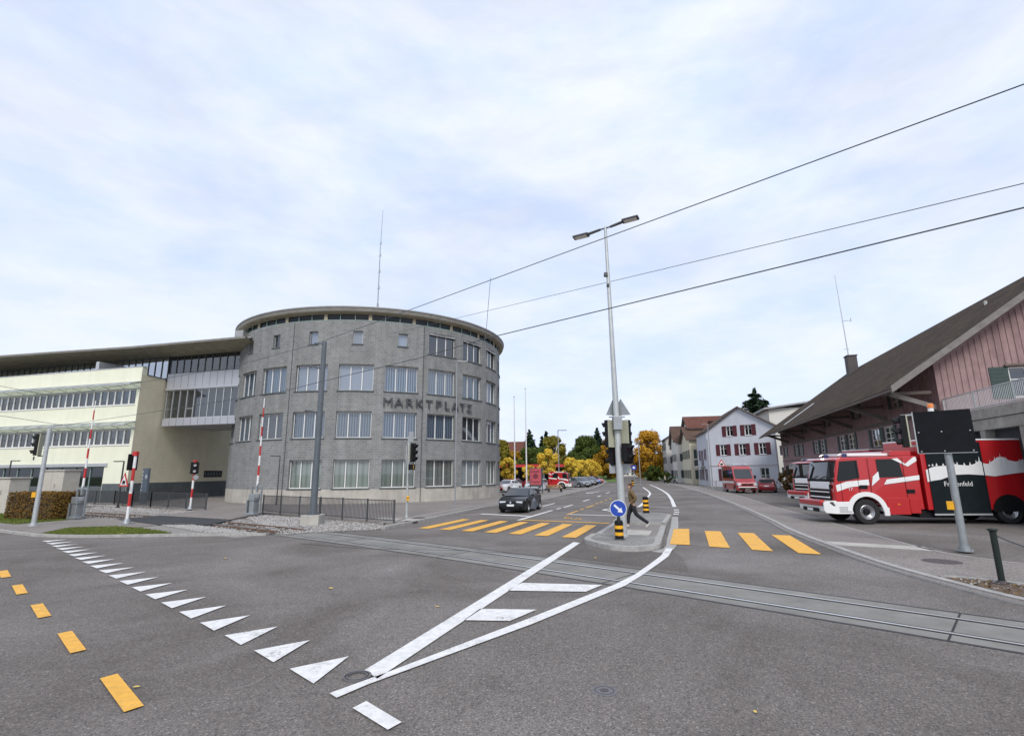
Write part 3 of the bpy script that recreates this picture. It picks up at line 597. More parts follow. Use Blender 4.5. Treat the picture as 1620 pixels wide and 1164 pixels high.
sheetset('hatch_bars', [[(-.13, 11.25), (.17, 11.99), (1.9, 11.71), (1.46, 11.09)], [(-.83, 9.12), (-.61, 9.83), (.4, 9.74), (-.07, 9.05)]], 'white')
sheetset('road_dash', [[(-1.69, 5.92), (-1.59, 6.08), (-1.11, 5.6), (-1.21, 5.45)]], 'white')
xl = []
for i in range(7):
    t = i/6; ax, ay = -4.2+6.0*t, 23.6-3.6*t
    xl.append([(ax, ay), (ax+1.53, ay+4.35), (ax+1.96, ay+4.08), (ax+.5, ay-.25)])
sheetset('zebra_crossing_bars', xl, 'yellow')
xr = [[(6.74, 22.45), (7.37, 22.4), (5.79, 17.65), (5.2, 17.87)], [(7.74, 21.64), (8.29, 21.4), (6.8, 16.9), (6.28, 17.24)], [(8.76, 20.91), (9.3, 20.69), (7.79, 16.16), (7.3, 16.48)], [(9.7, 20.13), (10.27, 19.89), (8.85, 15.5), (8.33, 15.77)]]
sheetset('zebra_crossing_bars', xr, 'yellow')
def line(pts, wd): b = strip_pts(pts, wd/2)[:]; c = strip_pts(pts, -wd/2); return [(p.x, p.y) for p in b]+[(p.x, p.y) for p in c[::-1]]
sheetset('bus_lane_line', [line([(.44, 27.13), (4.49, 25.0)], .28), line([(3.04, 30.1), (4.01, 33.02)], .14)]+[line([a, b], .15) for a, b in [((4.27, 33.9), (4.64, 34.9)), ((4.91, 35.67), (5.82, 38.29)), ((6.18, 39.68), (6.5, 40.59)), ((6.91, 41.95), (7.26, 42.97)), ((7.7, 44.26), (8.0, 45.16)), ((8.5, 46.5), (8.8, 47.6))]], 'yellow')
wl = [line([(-1.91, 31.27), (.88, 29.4)], .4), line([(.25, 26.95), (2.5, 33.7)], .2), line([(3.2, 30.35), (5.6, 29.15)], .3), line([(2.81, 34.49), (3.2, 35.6)], .18), line([(3.47, 36.3), (4.4, 39.1)], .18), line([(5.71, 43.21), (6.64, 46.14)], .18), line([(8.15, 50.93), (8.8, 53.09)], .18), line([(10.28, 58.41), (11.31, 61.68)], .18), line([(2.1, 37.61), (3.24, 41.2)], .18), line([(18.0, 96), (20, 95.2)], .5), line([(21, 95), (23, 94.3)], .5), line([(24, 94), (26, 93.4)], .5), line([(27, 93), (29, 92.4)], .5)]
wl += [line(smooth_line([(24.0, 92), (21.5, 79), (17.22, 59.48), (13.9, 46.5), (11.83, 39.11), (10.94, 35.9)], 4), .26), line([(10.28, 33.43), (10.1, 32.8)], .3), line([(9.75, 31.7), (9.58, 31.1)], .3), line([(9.25, 30.2), (9.08, 29.63)], .3)]
wl += [line(smooth_line([(8.5, 36.0), (9.6, 39.3), (12.3, 48.4), (15.2, 58.5), (18.3, 73), (19.5, 79)], 4), .22), line([(12.66, 49.79), (14.27, 48.9)], .12), line([(9.19, 35.88), (10.78, 35.22)], .12)]
sheetset('lane_lines', wl, 'white')
def arrow(x, y, ang, s=1.0, turn=0):
    P = [(-.09, 0), (.09, 0), (.09, 2.6), (.38, 2.6), (0, 4.2), (-.38, 2.6), (-.09, 2.6)]
    if turn: P = [(-.09, 0), (.09, 0), (.09, 2.0), (.0, 2.5), (-.9, 3.2), (-.75, 3.5), (-1.75, 3.45), (-1.25, 2.6), (-1.1, 2.95), (-.3, 2.35), (-.09, 1.9)]
    c, q = math.cos(ang), math.sin(ang); return [(x+(a*c-b*q)*s, y+(a*q+b*c)*s) for a, b in P]
sheetset('lane_arrows', [arrow(10.4, 63.6, rad(155), 1.3), arrow(6.7, 35.4, rad(150), .9, 1), arrow(11.0, 49, rad(-20), 1, 1)], 'white')
bs = MB()
def glyph(x, y, ang, s): return lambda a, b, z: (x+(a*math.cos(ang)-b*math.sin(ang))*s, y+(a*math.sin(ang)+b*math.cos(ang))*s*2.4, Z)
text_mesh(bs, 'BUS', .55, 0.0, glyph(3.1, 27.7, rad(-27), 1.0)); struct(bs, 'bus_lane_letters', 'yellow')
# far ground: rising meadow and hills
hl = MB()
hv = []; hf = []
xs_ = np.linspace(-260, 320, 40); ys_ = [128, 145, 165, 190, 230, 300, 420, 600]
for j, y in enumerate(ys_):
    for i, x in enumerate(xs_):
        z = -0.3 if j == 0 else min(1, (y-128)/200)*7.5*(0.75+.25*math.sin(x*.03+1))
        if 20+.3*(y-128)*.9 < x < 62+.3*(y-128): z *= .12 if y < 300 else .6
        hv.append((x, y, z))
for j in range(len(ys_)-1):
    for i in range(39): hf.append((j*40+i, j*40+i+1, (j+1)*40+i+1, (j+1)*40+i))
fr_ = MB(); cs = [(26.3, 112, .03), (29.2, 130, .12), (34.5, 165, .75), (41.5, 215, 1.6), (50, 280, 2.25), (62, 380, 2.6)]
for (x0, y0, z0), (x1, y1, z1) in zip(cs[:-1], cs[1:]): fr_.quad((x0-4.5, y0, z0), (x0+4.5, y0, z0), (x1+4.5, y1, z1), (x1-4.5, y1, z1))
struct(fr_, 'far_road', 'asphalt')
gbk = MB(); gbk.add([(20.8, 120, .08), (24.4, 118, .08), (28.6, 150, .9), (26, 152, 1.6), (22.0, 150, 1.2)], [(0, 1, 2, 3, 4)]); struct(gbk, 'grass_bank', 'meadow_bright')
ptw = MB(); ptw.add([(16.5, 112, .11), (20.2, 111, .11), (24.5, 160, 1.75), (22.8, 160, 1.75)], [(0, 1, 2, 3)]); struct(ptw, 'sloping_path', 'asphalt_side')
hl.add(hv, hf); o = hl.build('hills', 'meadow', smooth='all'); o['kind'] = 'structure'
# ------------------------------------------------------------------ round office building
BC = Vector((-14.64, 54.36)); BR = 13.26
def cyl_pt(a, z, r=BR): t = rad(a); return Vector((BC.x+r*math.sin(t), BC.y-r*math.cos(t), z))
rb = thing('round_office_building', 'round grey concrete block office building with flat overhanging roof and rows of windows', 'office building', (BC.x, BC.y, 0))
cols = list(range(-72, 169, 16))
WZ = {0: (1.28, 3.5), 1: (5.22, 7.35), 2: (9.05, 11.22)}
ops = []
for c in cols:
    for fl, (a, b) in WZ.items():
        if fl == 0 and c < -10: continue
        ops.append((c-6, c+6, a, b, fl))
    if c >= 40: ops.append((c-6, c+6, 12.55, 14.45, 3))
    else: ops.append((c-1.7, c+1.7, 12.95, 14.05, 4))
CT = 14.95
wb = MB(); xs = sorted({q for o in ops for q in o[:2]} | set(range(-180, 181, 4))); zs = sorted({0.0, 1.2, CT} | {q for o in ops for q in o[2:4]})
RD = {0: .28, 1: .28, 2: .28, 3: .28, 4: .25}
for a, b in zip(xs[:-1], xs[1:]):
    if b-a < 1e-6: continue
    for c, d in zip(zs[:-1], zs[1:]):
        if any(o[0]-1e-6 < (a+b)/2 < o[1] and o[2] < (c+d)/2 < o[3] for o in ops): continue
        u0, u1 = rad(a)*BR, rad(b)*BR
        wb.quad(cyl_pt(a, c), cyl_pt(b, c), cyl_pt(b, d), cyl_pt(a, d), 1 if d <= 1.21 else 0, [(u0, c), (u1, c), (u1, d), (u0, d)])
for o in ops:
    dp = BR-.42
    for a, b in ((o[0], o[0]), (o[1], o[1])):
        q = [cyl_pt(a, o[2]), cyl_pt(a, o[3]), cyl_pt(a, o[3], dp), cyl_pt(a, o[2], dp)]; uv = [(0, o[2]), (0, o[3]), (.4, o[3]), (.4, o[2])]
        if a == o[1]: q = q[::-1]; uv = uv[::-1]
        wb.quad(*q, 0, uv)
    k = 4; an = [o[0]+(o[1]-o[0])*i/k for i in range(k+1)]
    for a, b in zip(an[:-1], an[1:]):
        for z, fl in ((o[2], 0), (o[3], 1)):
            q = [cyl_pt(a, z), cyl_pt(b, z), cyl_pt(b, z, dp), cyl_pt(a, z, dp)]
            wb.quad(*(q if not fl else q[::-1]), 2)
wb.build('wall', ['block', 'plinth', 'conc_dark'], rb, world=True)
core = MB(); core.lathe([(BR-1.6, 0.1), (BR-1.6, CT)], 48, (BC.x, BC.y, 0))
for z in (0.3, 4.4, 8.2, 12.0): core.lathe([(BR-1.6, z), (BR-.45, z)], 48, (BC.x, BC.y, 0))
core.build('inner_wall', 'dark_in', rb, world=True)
# downpipe joints down the face
for a in (-16, 32):
    jb = MB()
    jb.box(cyl_pt(a, CT/2, BR+.004), (.05, .05, CT-.1), rad(a)); jb.build('movement_joint', 'frame_dark', rb, world=True)
for (a0, a1, z0, z1, fl) in ops:
    if not -80 < a0 < 120: continue
    r = BR-.02; ac = (a0+a1)/2; hw = r*math.sin(rad((a1-a0)/2)); t = rad(ac); d = Vector((math.cos(t), math.sin(t)))
    cpt = cyl_pt(ac, 0, r*math.cos(rad((a1-a0)/2)))
    fr = Frame((cpt.x-d.x*hw, cpt.y-d.y*hw), (d.x, d.y))
    if fl == 4:
        window(rb, fr, 0, 2*hw, z0, z1, .16, 0, .05, 'alu', 'glass_blue', 'blind_full' if ac > -12 else None, None)
    else:
        bl = {0: 'blind_green', 1: 'blind_v', 2: 'blind_v', 3: None}[fl]
        if fl == 2 and ac in (-8, 8): bl = 'blind_full'
        if fl == 1 and ac in (56, -24): bl = 'blind_dark'
        if fl == 0 and ac >= 40: bl = 'blind_full' if ac == 56 else 'blind_green'
        gm = {0: 'glass_green', 1: 'glass_blue', 2: 'glass_blue', 3: 'glass_dark'}[fl]
        window(rb, fr, 0, 2*hw, z0, z1, .2, 2, .06, 'white_frame', gm, bl, None)
        if fl == 3:
            bx = MB(); bx.cyl(fr.p(.05, z1-.1, -.06), fr.p(2*hw-.05, z1-.1, -.06), .09, n=10); bx.build('blind_roll', 'alu', rb, world=True)
    sb = MB(); an = [a0-.35+(a1-a0+.7)*i/4 for i in range(5)]
    for a, b in zip(an[:-1], an[1:]):
        P = [cyl_pt(x, z, rr) for x in (a, b) for rr in (BR-.3, BR+.07) for z in (z0-.09, z0-.003)]
        sb.add(P, [(0, 1, 3, 2), (4, 6, 7, 5), (0, 4, 5, 1), (2, 3, 7, 6), (0, 2, 6, 4), (1, 5, 7, 3)])
    sb.build('window_sill', 'slate', rb, world=True)
# clerestory band under the roof
cb = MB(); cg = MB(); CTT = 15.5
cb.lathe([(BR-.05, CT), (BR-.02, CT), (BR-.02, CT+.07), (BR-.12, CT+.07)], 90, (BC.x, BC.y, 0), mi=0)
cg.lathe([(BR-.14, CT+.05), (BR-.14, CTT)], 90, (BC.x, BC.y, 0))
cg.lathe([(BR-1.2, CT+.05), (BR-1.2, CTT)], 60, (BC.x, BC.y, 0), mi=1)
for a in range(-180, 180, 16):
    for k, wd in ((0, .28), (5.33, .05), (10.67, .05)):
        p = cyl_pt(a+k, (CT+CTT)/2, BR-.1); cb.box(p, (wd, .1, CTT-CT), rad(a+k), mi=1 if k == 0 else 0)
cb.build('clerestory_frame', ['teal_frame', 'soffit'], rb, world=True); cg.build('clerestory_glazing', ['glass_teal', 'dark_in'], rb, world=True)
rf = MB(); c0 = (BC.x, BC.y, 0)
rf.lathe([(.01, 15.46), (BR-.3, 15.46), (BR+.32, 15.58), (BR+.42, 15.66)], 128, c0, mi=0)
rf.lathe([(BR+.42, 15.66), (BR+.46, 15.90), (BR+.47, 15.96)], 128, c0, mi=1)
rf.lathe([(BR+.47, 15.96), (BR+.52, 15.97), (BR+.52, 16.06), (BR+.35, 16.1), (.01, 16.4)], 128, c0, mi=2)
rf.build('roof', ['soffit', 'roof_edge', 'roof_metal'], rb, world=True, smooth=True)
lt = MB(); word = 'MARKTPLATZ'
for i, ch in enumerate(word):
    a = 19.3+i*3.78; t = rad(a); z = 8.15
    text_mesh(lt, ch, 1.02, .10, lambda x, y, zz, a=a, t=t: (BC.x+(BR+.13+zz)*math.sin(t)+x*1.12*math.cos(t), BC.y-(BR+.13+zz)*math.cos(t)+x*1.12*math.sin(t), 8.1+y))
    for dz in (-.2, .2): lt.cyl(cyl_pt(a, 8.1+dz, BR-.02), cyl_pt(a, 8.1+dz, BR+.1), .03, n=6)
lt.build('lettering', 'frame_dark', rb, world=True)
# roof antenna on the round building
am = thing('antenna_mast', 'tall thin lattice antenna mast standing on the round building roof', 'antenna', (-12.2, 44.6, 16.0))
b = MB(); b.cyl((0, 0, -.1), (0, 0, 1.6), .11, .09, 8); b.cyl((.14, 0, -.1), (.14, 0, 1.2), .05, .05, 8); b.build('base_tube', 'galv', am)
b = MB(); b.cyl((0, 0, 1.6), (0, 0, 7.0), .055, .04, 6); b.cyl((0, 0, 7.0), (.1, 0, 10.9), .035, .02, 6)
for z in (3.0, 4.6, 6.2, 7.4): b.box((0, 0, z), (.22, .05, .05)); b.box((.09, 0, z+.12), (.05, .05, .28))
b.build('mast', 'galv', am)
# ------------------------------------------------------------------ pale yellow office wing and its bridge
yb = thing('yellow_office_wing', 'pale yellow office wing with ribbon windows and long flat roof beside the round building', 'office building', (-33.6, 45.6, 0))
FD = (-math.cos(rad(15)), math.sin(rad(15)))
ff = Frame((-33.6, 45.6), FD, flip=True)
if ff.n.y > 0: ff.n = -ff.n
LEN = 34
b = MB(); wall(b, ff, 0, LEN, 0, 12.1, [(.35, LEN-1, 5.09, 6.45), (.35, LEN-1, 8.69, 10.05), (2.85, LEN-2, 0.0, 3.22)], .3)
b.build('front_wall', 'yplaster', yb, world=True)
b = MB(); fbox(b, ff, 0, LEN, 12.1, 12.16, -.4, .04); fbox(b, ff, 2.5, LEN-2, 3.22, 3.5, .003, .1); b.build('coping', 'alu', yb, world=True)
b = MB(); fbox(b, ff, 0.02, 2.8, -.1, 1.72, 0.004, .012); b.build('front_base', 'slate', yb, world=True)
for z0, z1 in ((5.09, 6.45), (8.69, 10.05)):
    n = 38; w_ = window(yb, ff, .35, LEN-1, z0, z1, .1, 0, .07, 'white_frame', 'glass_black', None, 'white_frame', name='ribbon_window')
    for k in range(1, n): f = MB(); x = .35+(LEN-1.35)*k/n; fbox(f, ff, x-.075, x+.075, z0+.07, z1-.07, -.17, -.08); f.build('mullion', 'white_frame', w_, world=True)
    f = MB()
    for k in range(n):
        if k % 9 in (1, 2, 4) or k > 24: x = .35+(LEN-1.35)*k/n; h = random.choice((.5, .7, .9))*(z1-z0); f.quad(ff.p(x+.1, z1-h, -.3), ff.p(x+.8, z1-h, -.3), ff.p(x+.8, z1, -.3), ff.p(x+.1, z1, -.3))
    f.build('blind', 'white_frame', w_, world=True)
    s_ = MB(); zt = z1+.62
    s_.quad(ff.p(-.1, zt+.05, .06), ff.p(LEN, zt+.05, .06), ff.p(LEN, zt-.28, 1.0), ff.p(-.1, zt-.28, 1.0))
    sh = s_.build('sunshade', 'canopy_glass', yb, world=True)
    s_ = MB()
    for k in range(20): x = -.05+LEN*k/19; s_.tube([ff.p(x, zt+.08, 0), ff.p(x, zt-.25, 1.02), ff.p(x, zt-.52, .02)], .03, 6)
    fbox(s_, ff, -.12, LEN, zt-.36, zt-.24, .98, 1.04); fbox(s_, ff, -.12, LEN, zt+.02, zt+.1, .0, .06); fbox(s_, ff, -.12, LEN, zt-.58, zt-.5, .003, .08)
    s_.build('bracket', 'galv_light', sh, world=True)
sp = window(yb, ff, 2.85, LEN-2, 0.02, 3.22, .2, 0, .08, 'teal_frame', 'glass_teal', None, None, name='shop_front')
f = MB(); gp = MB()
for k in range(1, 16): f = MB(); x = 2.85+29.15*k/16; fbox(f, ff, x-.05, x+.05, .1, 3.14, -.29, -.17); f.build('mullion', 'teal_frame', sp, world=True)
fbox(gp, ff, 2.95, LEN-2.1, .1, 1.5, -.25, -.236); gp.build('lower_panel', 'slate', sp, world=True)
# side wall facing the passage
sf = Frame((-33.6, 45.6), (.07, 1.0))
if sf.n.x < 0: sf.n = -sf.n
b = MB(); wall(b, sf, 0, 16, 1.74, 11.4, [(10.0, 13.2, 2.15, 2.85)], .1); b.build('side_wall', 'ybrick', yb, world=True)
b = MB(); b.quad(sf.p(.0, -.1), sf.p(16, -.1), sf.p(16, 1.74), sf.p(0, 1.74)); b.build('side_base', 'slate', yb, world=True)
b = MB(); b.quad(sf.p(0, 11.4), sf.p(0, 12.1), sf.p(.6, 12.1), sf.p(.6, 11.4)); b.build('parapet_end', 'yplaster', yb, world=True)
b = MB(); fbox(b, sf, .6, 16, 11.4, 11.48, -.3, .05); b.build('coping', 'slate', yb, world=True)
b = MB(); fbox(b, sf, 10.0, 13.2, 2.15, 2.85, -.09, -.07)
for k in range(6): fbox(b, sf, 10.15+k*.5, 10.5+k*.5, 2.3, 2.7, -.07, -.06, 1)
b.build('sign_panel', ['black', 'slate'], yb, world=True)
b = MB(); b.prism([tuple(ff.p(a, 0, n)[:2]) for a, n in ((1.2, -1.3), (33, -1.3), (33, -12), (4.5, -12))], 0, 11.2); b.build('inner_wall', 'dark_in', yb, world=True)
# glazed bridge between the wing and the round building
bo = Vector((-33.22, 48.5)); bf = Frame((bo.x, bo.y), (math.cos(rad(-15)), math.sin(rad(-15))))
if bf.n.y > 0: bf.n = -bf.n
BL = 8.4
br = MB(); fbox(br, bf, 0, BL, 6.94, 7.62, -6, 0); fbox(br, bf, 0, BL, 10.35, 10.55, -6, .05); fbox(br, bf, 0, BL, 10.55, 11.95, -6, -.03)
bp = br.build('bridge', 'alu_panel', yb, world=True)
ln = MB()
for k in range(1, 10): x = BL*k/10; fbox(ln, bf, x-.015, x+.015, 10.56, 11.94, -.04, -.024); fbox(ln, bf, x-.015, x+.015, 6.95, 7.6, 0, .006)
ln.build('panel_joint', 'frame_dark', bp, world=True)
for z0, z1, bk in ((7.62, 10.35, True), (11.95, 13.7, True)):
    bw = window(yb, bf, 0.05, BL, z0, z1, .1, 0, .07, 'frame_dark' if z0 > 9 else 'alu', 'glass_blue' if z0 < 9 else 'glass_dark', None, None, name='bridge_window', back=True)
    for k in range(1, 10):
        f = MB(); x = BL*k/10; fbox(f, bf, x-.04, x+.04, z0+.07, z1-.07, -.2, -.09)
        if z0 < 9 and k in (1, 4): fbox(f, bf, BL*(k-1)/10+.1, x-.04, 8.5, 8.56, -.18, -.1)
        f.build('mullion', 'alu' if z0 < 9 else 'frame_dark', bw, world=True)
# set-back top floor and the long roof
pf = Frame((bo.x, bo.y), (-math.cos(rad(15)), math.sin(rad(15))))
if pf.n.y > 0: pf.n = -pf.n
pw = window(yb, pf, .05, 34, 11.3, 13.7, 0.0, 0, .08, 'frame_dark', 'glass_blue', None, None, name='penthouse_window')
for k in range(1, 40): f = MB(); x = 34*k/40; fbox(f, pf, x-.045, x+.045, 11.4, 13.62, -.1, .01); f.build('mullion', 'frame_dark', pw, world=True)
b = MB(); fbox(b, pf, 5.8, 6.2, 12.0, 13.1, .05, 2.3); b.build('terrace_screen', 'alu', yb, world=True)
rp = [(-21.5, 45.2)]+[tuple(pf.p(a, 0, n)[:2]) for a, n in ((2, 2.6), (10, 3.1), (20, 3.6), (36, 4.4), (36, -14), (-6, -14))]
rp = [tuple(pf.p(-11, 0, 2.55)[:2])]+rp[1:]
b = MB(); b.prism(rp, 14.05, 14.24, 1); 
rp2 = [tuple(pf.p(a, 0, n)[:2]) for a, n in ((-11, 1.9), (2, 1.9), (10, 2.4), (20, 2.9), (36, 3.6), (36, -13), (-6, -13))]
inner = [tuple(pf.p(a, 0, n)[:2]) for a, n in ((-11, -.1), (2, -.1), (10, -.1), (20, -.1), (36, -.1), (36, -12), (-6, -12))]
b2 = MB(); n = len(rp)
b2.add([(x, y, 14.055) for x, y in rp]+[(x, y, 13.7) for x, y in inner], [(i, (i+1) % n, n+(i+1) % n, n+i) for i in range(n)])
b2.build('soffit', 'soffit_dark', yb, world=True)
b.prism([(x, y) for x, y in rp2], 14.24, 14.36, 2); b.build('roof', ['soffit', 'roof_edge', 'roof_metal'], yb, world=True)
b = MB(); b.box((pf.p(-9.2, 14.9, .8)), (.9, 1.2, .6), rad(-15)); b.build('roof_vent', 'roof_metal', yb, world=True)
# ------------------------------------------------------------------ gabled roof helper
def roof_slab(mb, q, th, mi=0, mi_edge=1):     # q: four points, eave a, eave b, ridge b, ridge a
    q = [Vector(v) for v in q]; n = (q[1]-q[0]).cross(q[3]-q[0]).normalized()
    if n.z < 0: n = -n
    lo = [v-n*th for v in q]; w_ = (q[1]-q[0]).length; h = (q[3]-q[0]).length
    mb.add(q, [(0, 1, 2, 3)], mi, [[(0, 0), (w_, 0), (w_, h), (0, h)]])
    mb.add(lo, [(3, 2, 1, 0)], mi_edge)
    mb.add(q+lo, [(0, 4, 5, 1), (1, 5, 6, 2), (2, 6, 7, 3), (3, 7, 4, 0)], mi_edge)
def gable_house(root, o, d, dep_dir, wd, dep, ze, zr, wallm, roofm, over=.6, front_ops=(), side_ops=(), winfn=None, th=.18, gable_front=True, z0=-.5, side_flip=False, ridge_pos=.5):
    """o: left front corner, d: front direction, dep_dir: direction of the depth; the gable faces the front"""
    d = Vector((d[0], d[1], 0)).normalized(); e = Vector((dep_dir[0], dep_dir[1], 0)).normalized(); o = Vector((o[0], o[1], 0)); up = Vector((0, 0, 1))
    fr = Frame((o.x, o.y), (d.x, d.y)); 
    if fr.n.dot(e) > 0: fr.n = -fr.n
    sf = Frame((o.x, o.y), (e.x, e.y))
    if sf.n.dot(d) > 0: sf.n = -sf.n
    b = MB(); wall(b, fr, 0, wd, z0, ze, [(q[0], q[1], q[2], min(q[3], ze)) for q in front_ops], .18); wall(b, sf, 0, dep, z0, ze, side_ops, .18)
    R_ = o+d*wd; Bk = o+e*dep
    b.quad(R_+up*z0, R_+e*dep+up*z0, R_+e*dep+up*ze, R_+up*ze); b.quad(Bk+up*z0, Bk+d*wd+up*z0, Bk+d*wd+up*ze, Bk+up*ze)
    if gable_front:
        rm = o+d*wd*ridge_pos
        xs = sorted({0, wd*ridge_pos, wd, *[q for o_ in front_ops if o_[3] > ze for q in o_[:2]]}); line_ = lambda x: ze+(zr-ze)*(x/(wd*ridge_pos) if x < wd*ridge_pos else (wd-x)/(wd*(1-ridge_pos)))
        for xa, xb in zip(xs[:-1], xs[1:]):
            hit_ = [o_ for o_ in front_ops if o_[3] > ze and o_[0] <= xa and xb <= o_[1]]; zl = max([ze]+[o_[3] for o_ in hit_])
            P_ = [fr.p(xa, zl), fr.p(xb, zl), fr.p(xb, line_(xb)), fr.p(xa, line_(xa))]
            if line_(xb) <= ze+1e-6: P_.pop(2)
            elif line_(xa) <= ze+1e-6: P_.pop(3)
            b.poly(P_)
        b.add([Bk+up*ze, R_+e*dep+up*ze, rm+e*dep+up*zr], [(0, 1, 2)])
    else:
        rm = o+e*dep*ridge_pos
        b.add([o+up*ze, Bk+up*ze, rm+up*zr], [(0, 1, 2)]); b.add([R_+up*ze, R_+e*dep+up*ze, rm+d*wd+up*zr], [(0, 1, 2)])
    b.build('wall', wallm, root, world=True)
    r = MB()
    if gable_front:
        s1 = (zr-ze)/(wd*ridge_pos); s2 = (zr-ze)/(wd*(1-ridge_pos)); a0 = -e*over; a1 = e*(dep+over)
        roof_slab(r, [o-d*over+a0+up*(ze-s1*over+th), o-d*over+a1+up*(ze-s1*over+th), rm+a1+up*(zr+th), rm+a0+up*(zr+th)], th)
        roof_slab(r, [R_+d*over+a1+up*(ze-s2*over+th), R_+d*over+a0+up*(ze-s2*over+th), rm+a0+up*(zr+th), rm+a1+up*(zr+th)], th)
    else:
        s1 = (zr-ze)/(dep*ridge_pos); s2 = (zr-ze)/(dep*(1-ridge_pos)); a0 = -d*over; a1 = d*(wd+over)
        roof_slab(r, [o-e*over+a1+up*(ze-s1*over+th), o-e*over+a0+up*(ze-s1*over+th), rm+a0+up*(zr+th), rm+a1+up*(zr+th)], th)
        roof_slab(r, [Bk+e*over+a0+up*(ze-s2*over+th), Bk+e*over+a1+up*(ze-s2*over+th), rm+a1+up*(zr+th), rm+a0+up*(zr+th)], th)
    rf_ = r.build('roof', [roofm, 'brownwood'], root, world=True)
    return fr, sf, rf_
# ------------------------------------------------------------------ pink timber fire station on the right
TH = rad(16.6); D_ = Vector((math.sin(TH), math.cos(TH))); N_ = Vector((D_.y, -D_.x)); FN = Vector((23.69, 28.25))
fs = thing('timber_fire_station', 'long pink board clad timber building with deep brown tiled eaves and a concrete terrace annex', 'fire station', (FN.x, FN.y, 0))
lw_ = Frame((FN.x, FN.y), (D_.x, D_.y))
if lw_.n.dot(Vector((N_.x, N_.y, 0))) > 0: lw_.n = -lw_.n
FL = 42.6; ZE = 8.2
lo_w = [(6.5, 8.2), (8.9, 10.6), (14.2, 15.9), (16.5, 18.2), (22.6, 24.2), (24.9, 26.5), (31.5, 33.0), (33.7, 35.2), (39.5, 41)]
up_w = [(5, 6.3), (12.5, 13.7), (20.5, 21.7), (29.3, 30.5), (37.5, 38.7), (41, 42)]
ops = [(a, b, 4.0, 5.25) for a, b in lo_w]+[(a, b, 6.35, 7.5) for a, b in up_w]+[(3+6.6*k, 7+6.6*k, 0, 3.2) for k in range(6)]
b = MB(); wall(b, lw_, 0, FL, -.3, ZE, ops, .15); b.build('long_wall', 'pinkwood', fs, world=True)
g = MB()
for k in range(1, 150): x = FL*k/150; fbox(g, lw_, x-.025, x+.025, 5.62, ZE, .003, .03)
g.build('board_battens', 'pinkwood', fs, world=True)
b = MB(); fbox(b, lw_, 0, FL, 5.38, 5.6, .004, .07); fbox(b, lw_, 0, FL, 3.45, 3.6, .004, .05); b.build('wall_band', 'brownwood', fs, world=True)
for k, (a, c, z0, z1) in enumerate(ops):
    if z0 > .5:
        window(fs, lw_, a, c, z0, z1, .06, 1, .05, 'white_frame', 'glass_dark', None, 'brownwood', bars=(.36, .68), shut='shutter_dark' if z0 > 6 else 'shutter_green', sw=.42)
    else:
        f = MB(); fbox(f, lw_, a, c, 0, 3.2, -.14, -.08)
        for q in range(1, 4): fbox(f, lw_, a, c, .8*q-.02, .8*q+.02, -.08, -.06)
        f.build('garage_door', 'greyplaster', fs, world=True)
gw = Frame((FN.x, FN.y), (N_.x, N_.y))
if gw.n.dot(Vector((D_.x, D_.y, 0))) > 0: gw.n = -gw.n
RU = 9.0; ZR = 14.7; EO = 2.5
b = MB(); wall(b, gw, 0, 2*RU, -.3, ZE, [(3.35, 4.9, 6.1, 7.75)], .15); b.add([gw.p(0, ZE), gw.p(2*RU, ZE), gw.p(RU, ZR-.2)], [(0, 1, 2)]); b.add([gw.p(0, ZE, -FL), gw.p(2*RU, ZE, -FL), gw.p(RU, ZR-.2, -FL)], [(0, 1, 2)])
b.add([gw.p(0, -.3, -FL), gw.p(2*RU, -.3, -FL), gw.p(2*RU, ZE, -FL), gw.p(0, ZE, -FL)], [(0, 1, 2, 3)]); b.add([gw.p(2*RU, -.3), gw.p(2*RU, -.3, -FL), gw.p(2*RU, ZE, -FL), gw.p(2*RU, ZE)], [(0, 1, 2, 3)])
b.build('gable_wall', 'pinkwood', fs, world=True)
g = MB()
for k in range(0, 60):
    x = .03+18*k/60; zt = min(ZE+(ZR-ZE)*(min(x, 18-x)/RU), ZR)-.25
    if 3.3 < x < 4.95: fbox(g, gw, x-.03, x+.03, 7.8, zt, .003, .035)
    else: fbox(g, gw, x-.03, x+.03, 5.2, zt, .003, .035)
g.build('board_battens', 'pinkwood', fs, world=True)
window(fs, gw, 3.35, 4.9, 6.1, 7.75, .05, 1, .07, 'white_frame', 'glass_dark', None, None, bars=(.6,), shut='shutter_green', sw=.85)
b = MB(); fbox(b, gw, 3.2, 5.1, 7.8, 7.9, .04, .16); b.build('window_hood', 'brownwood', fs, world=True)
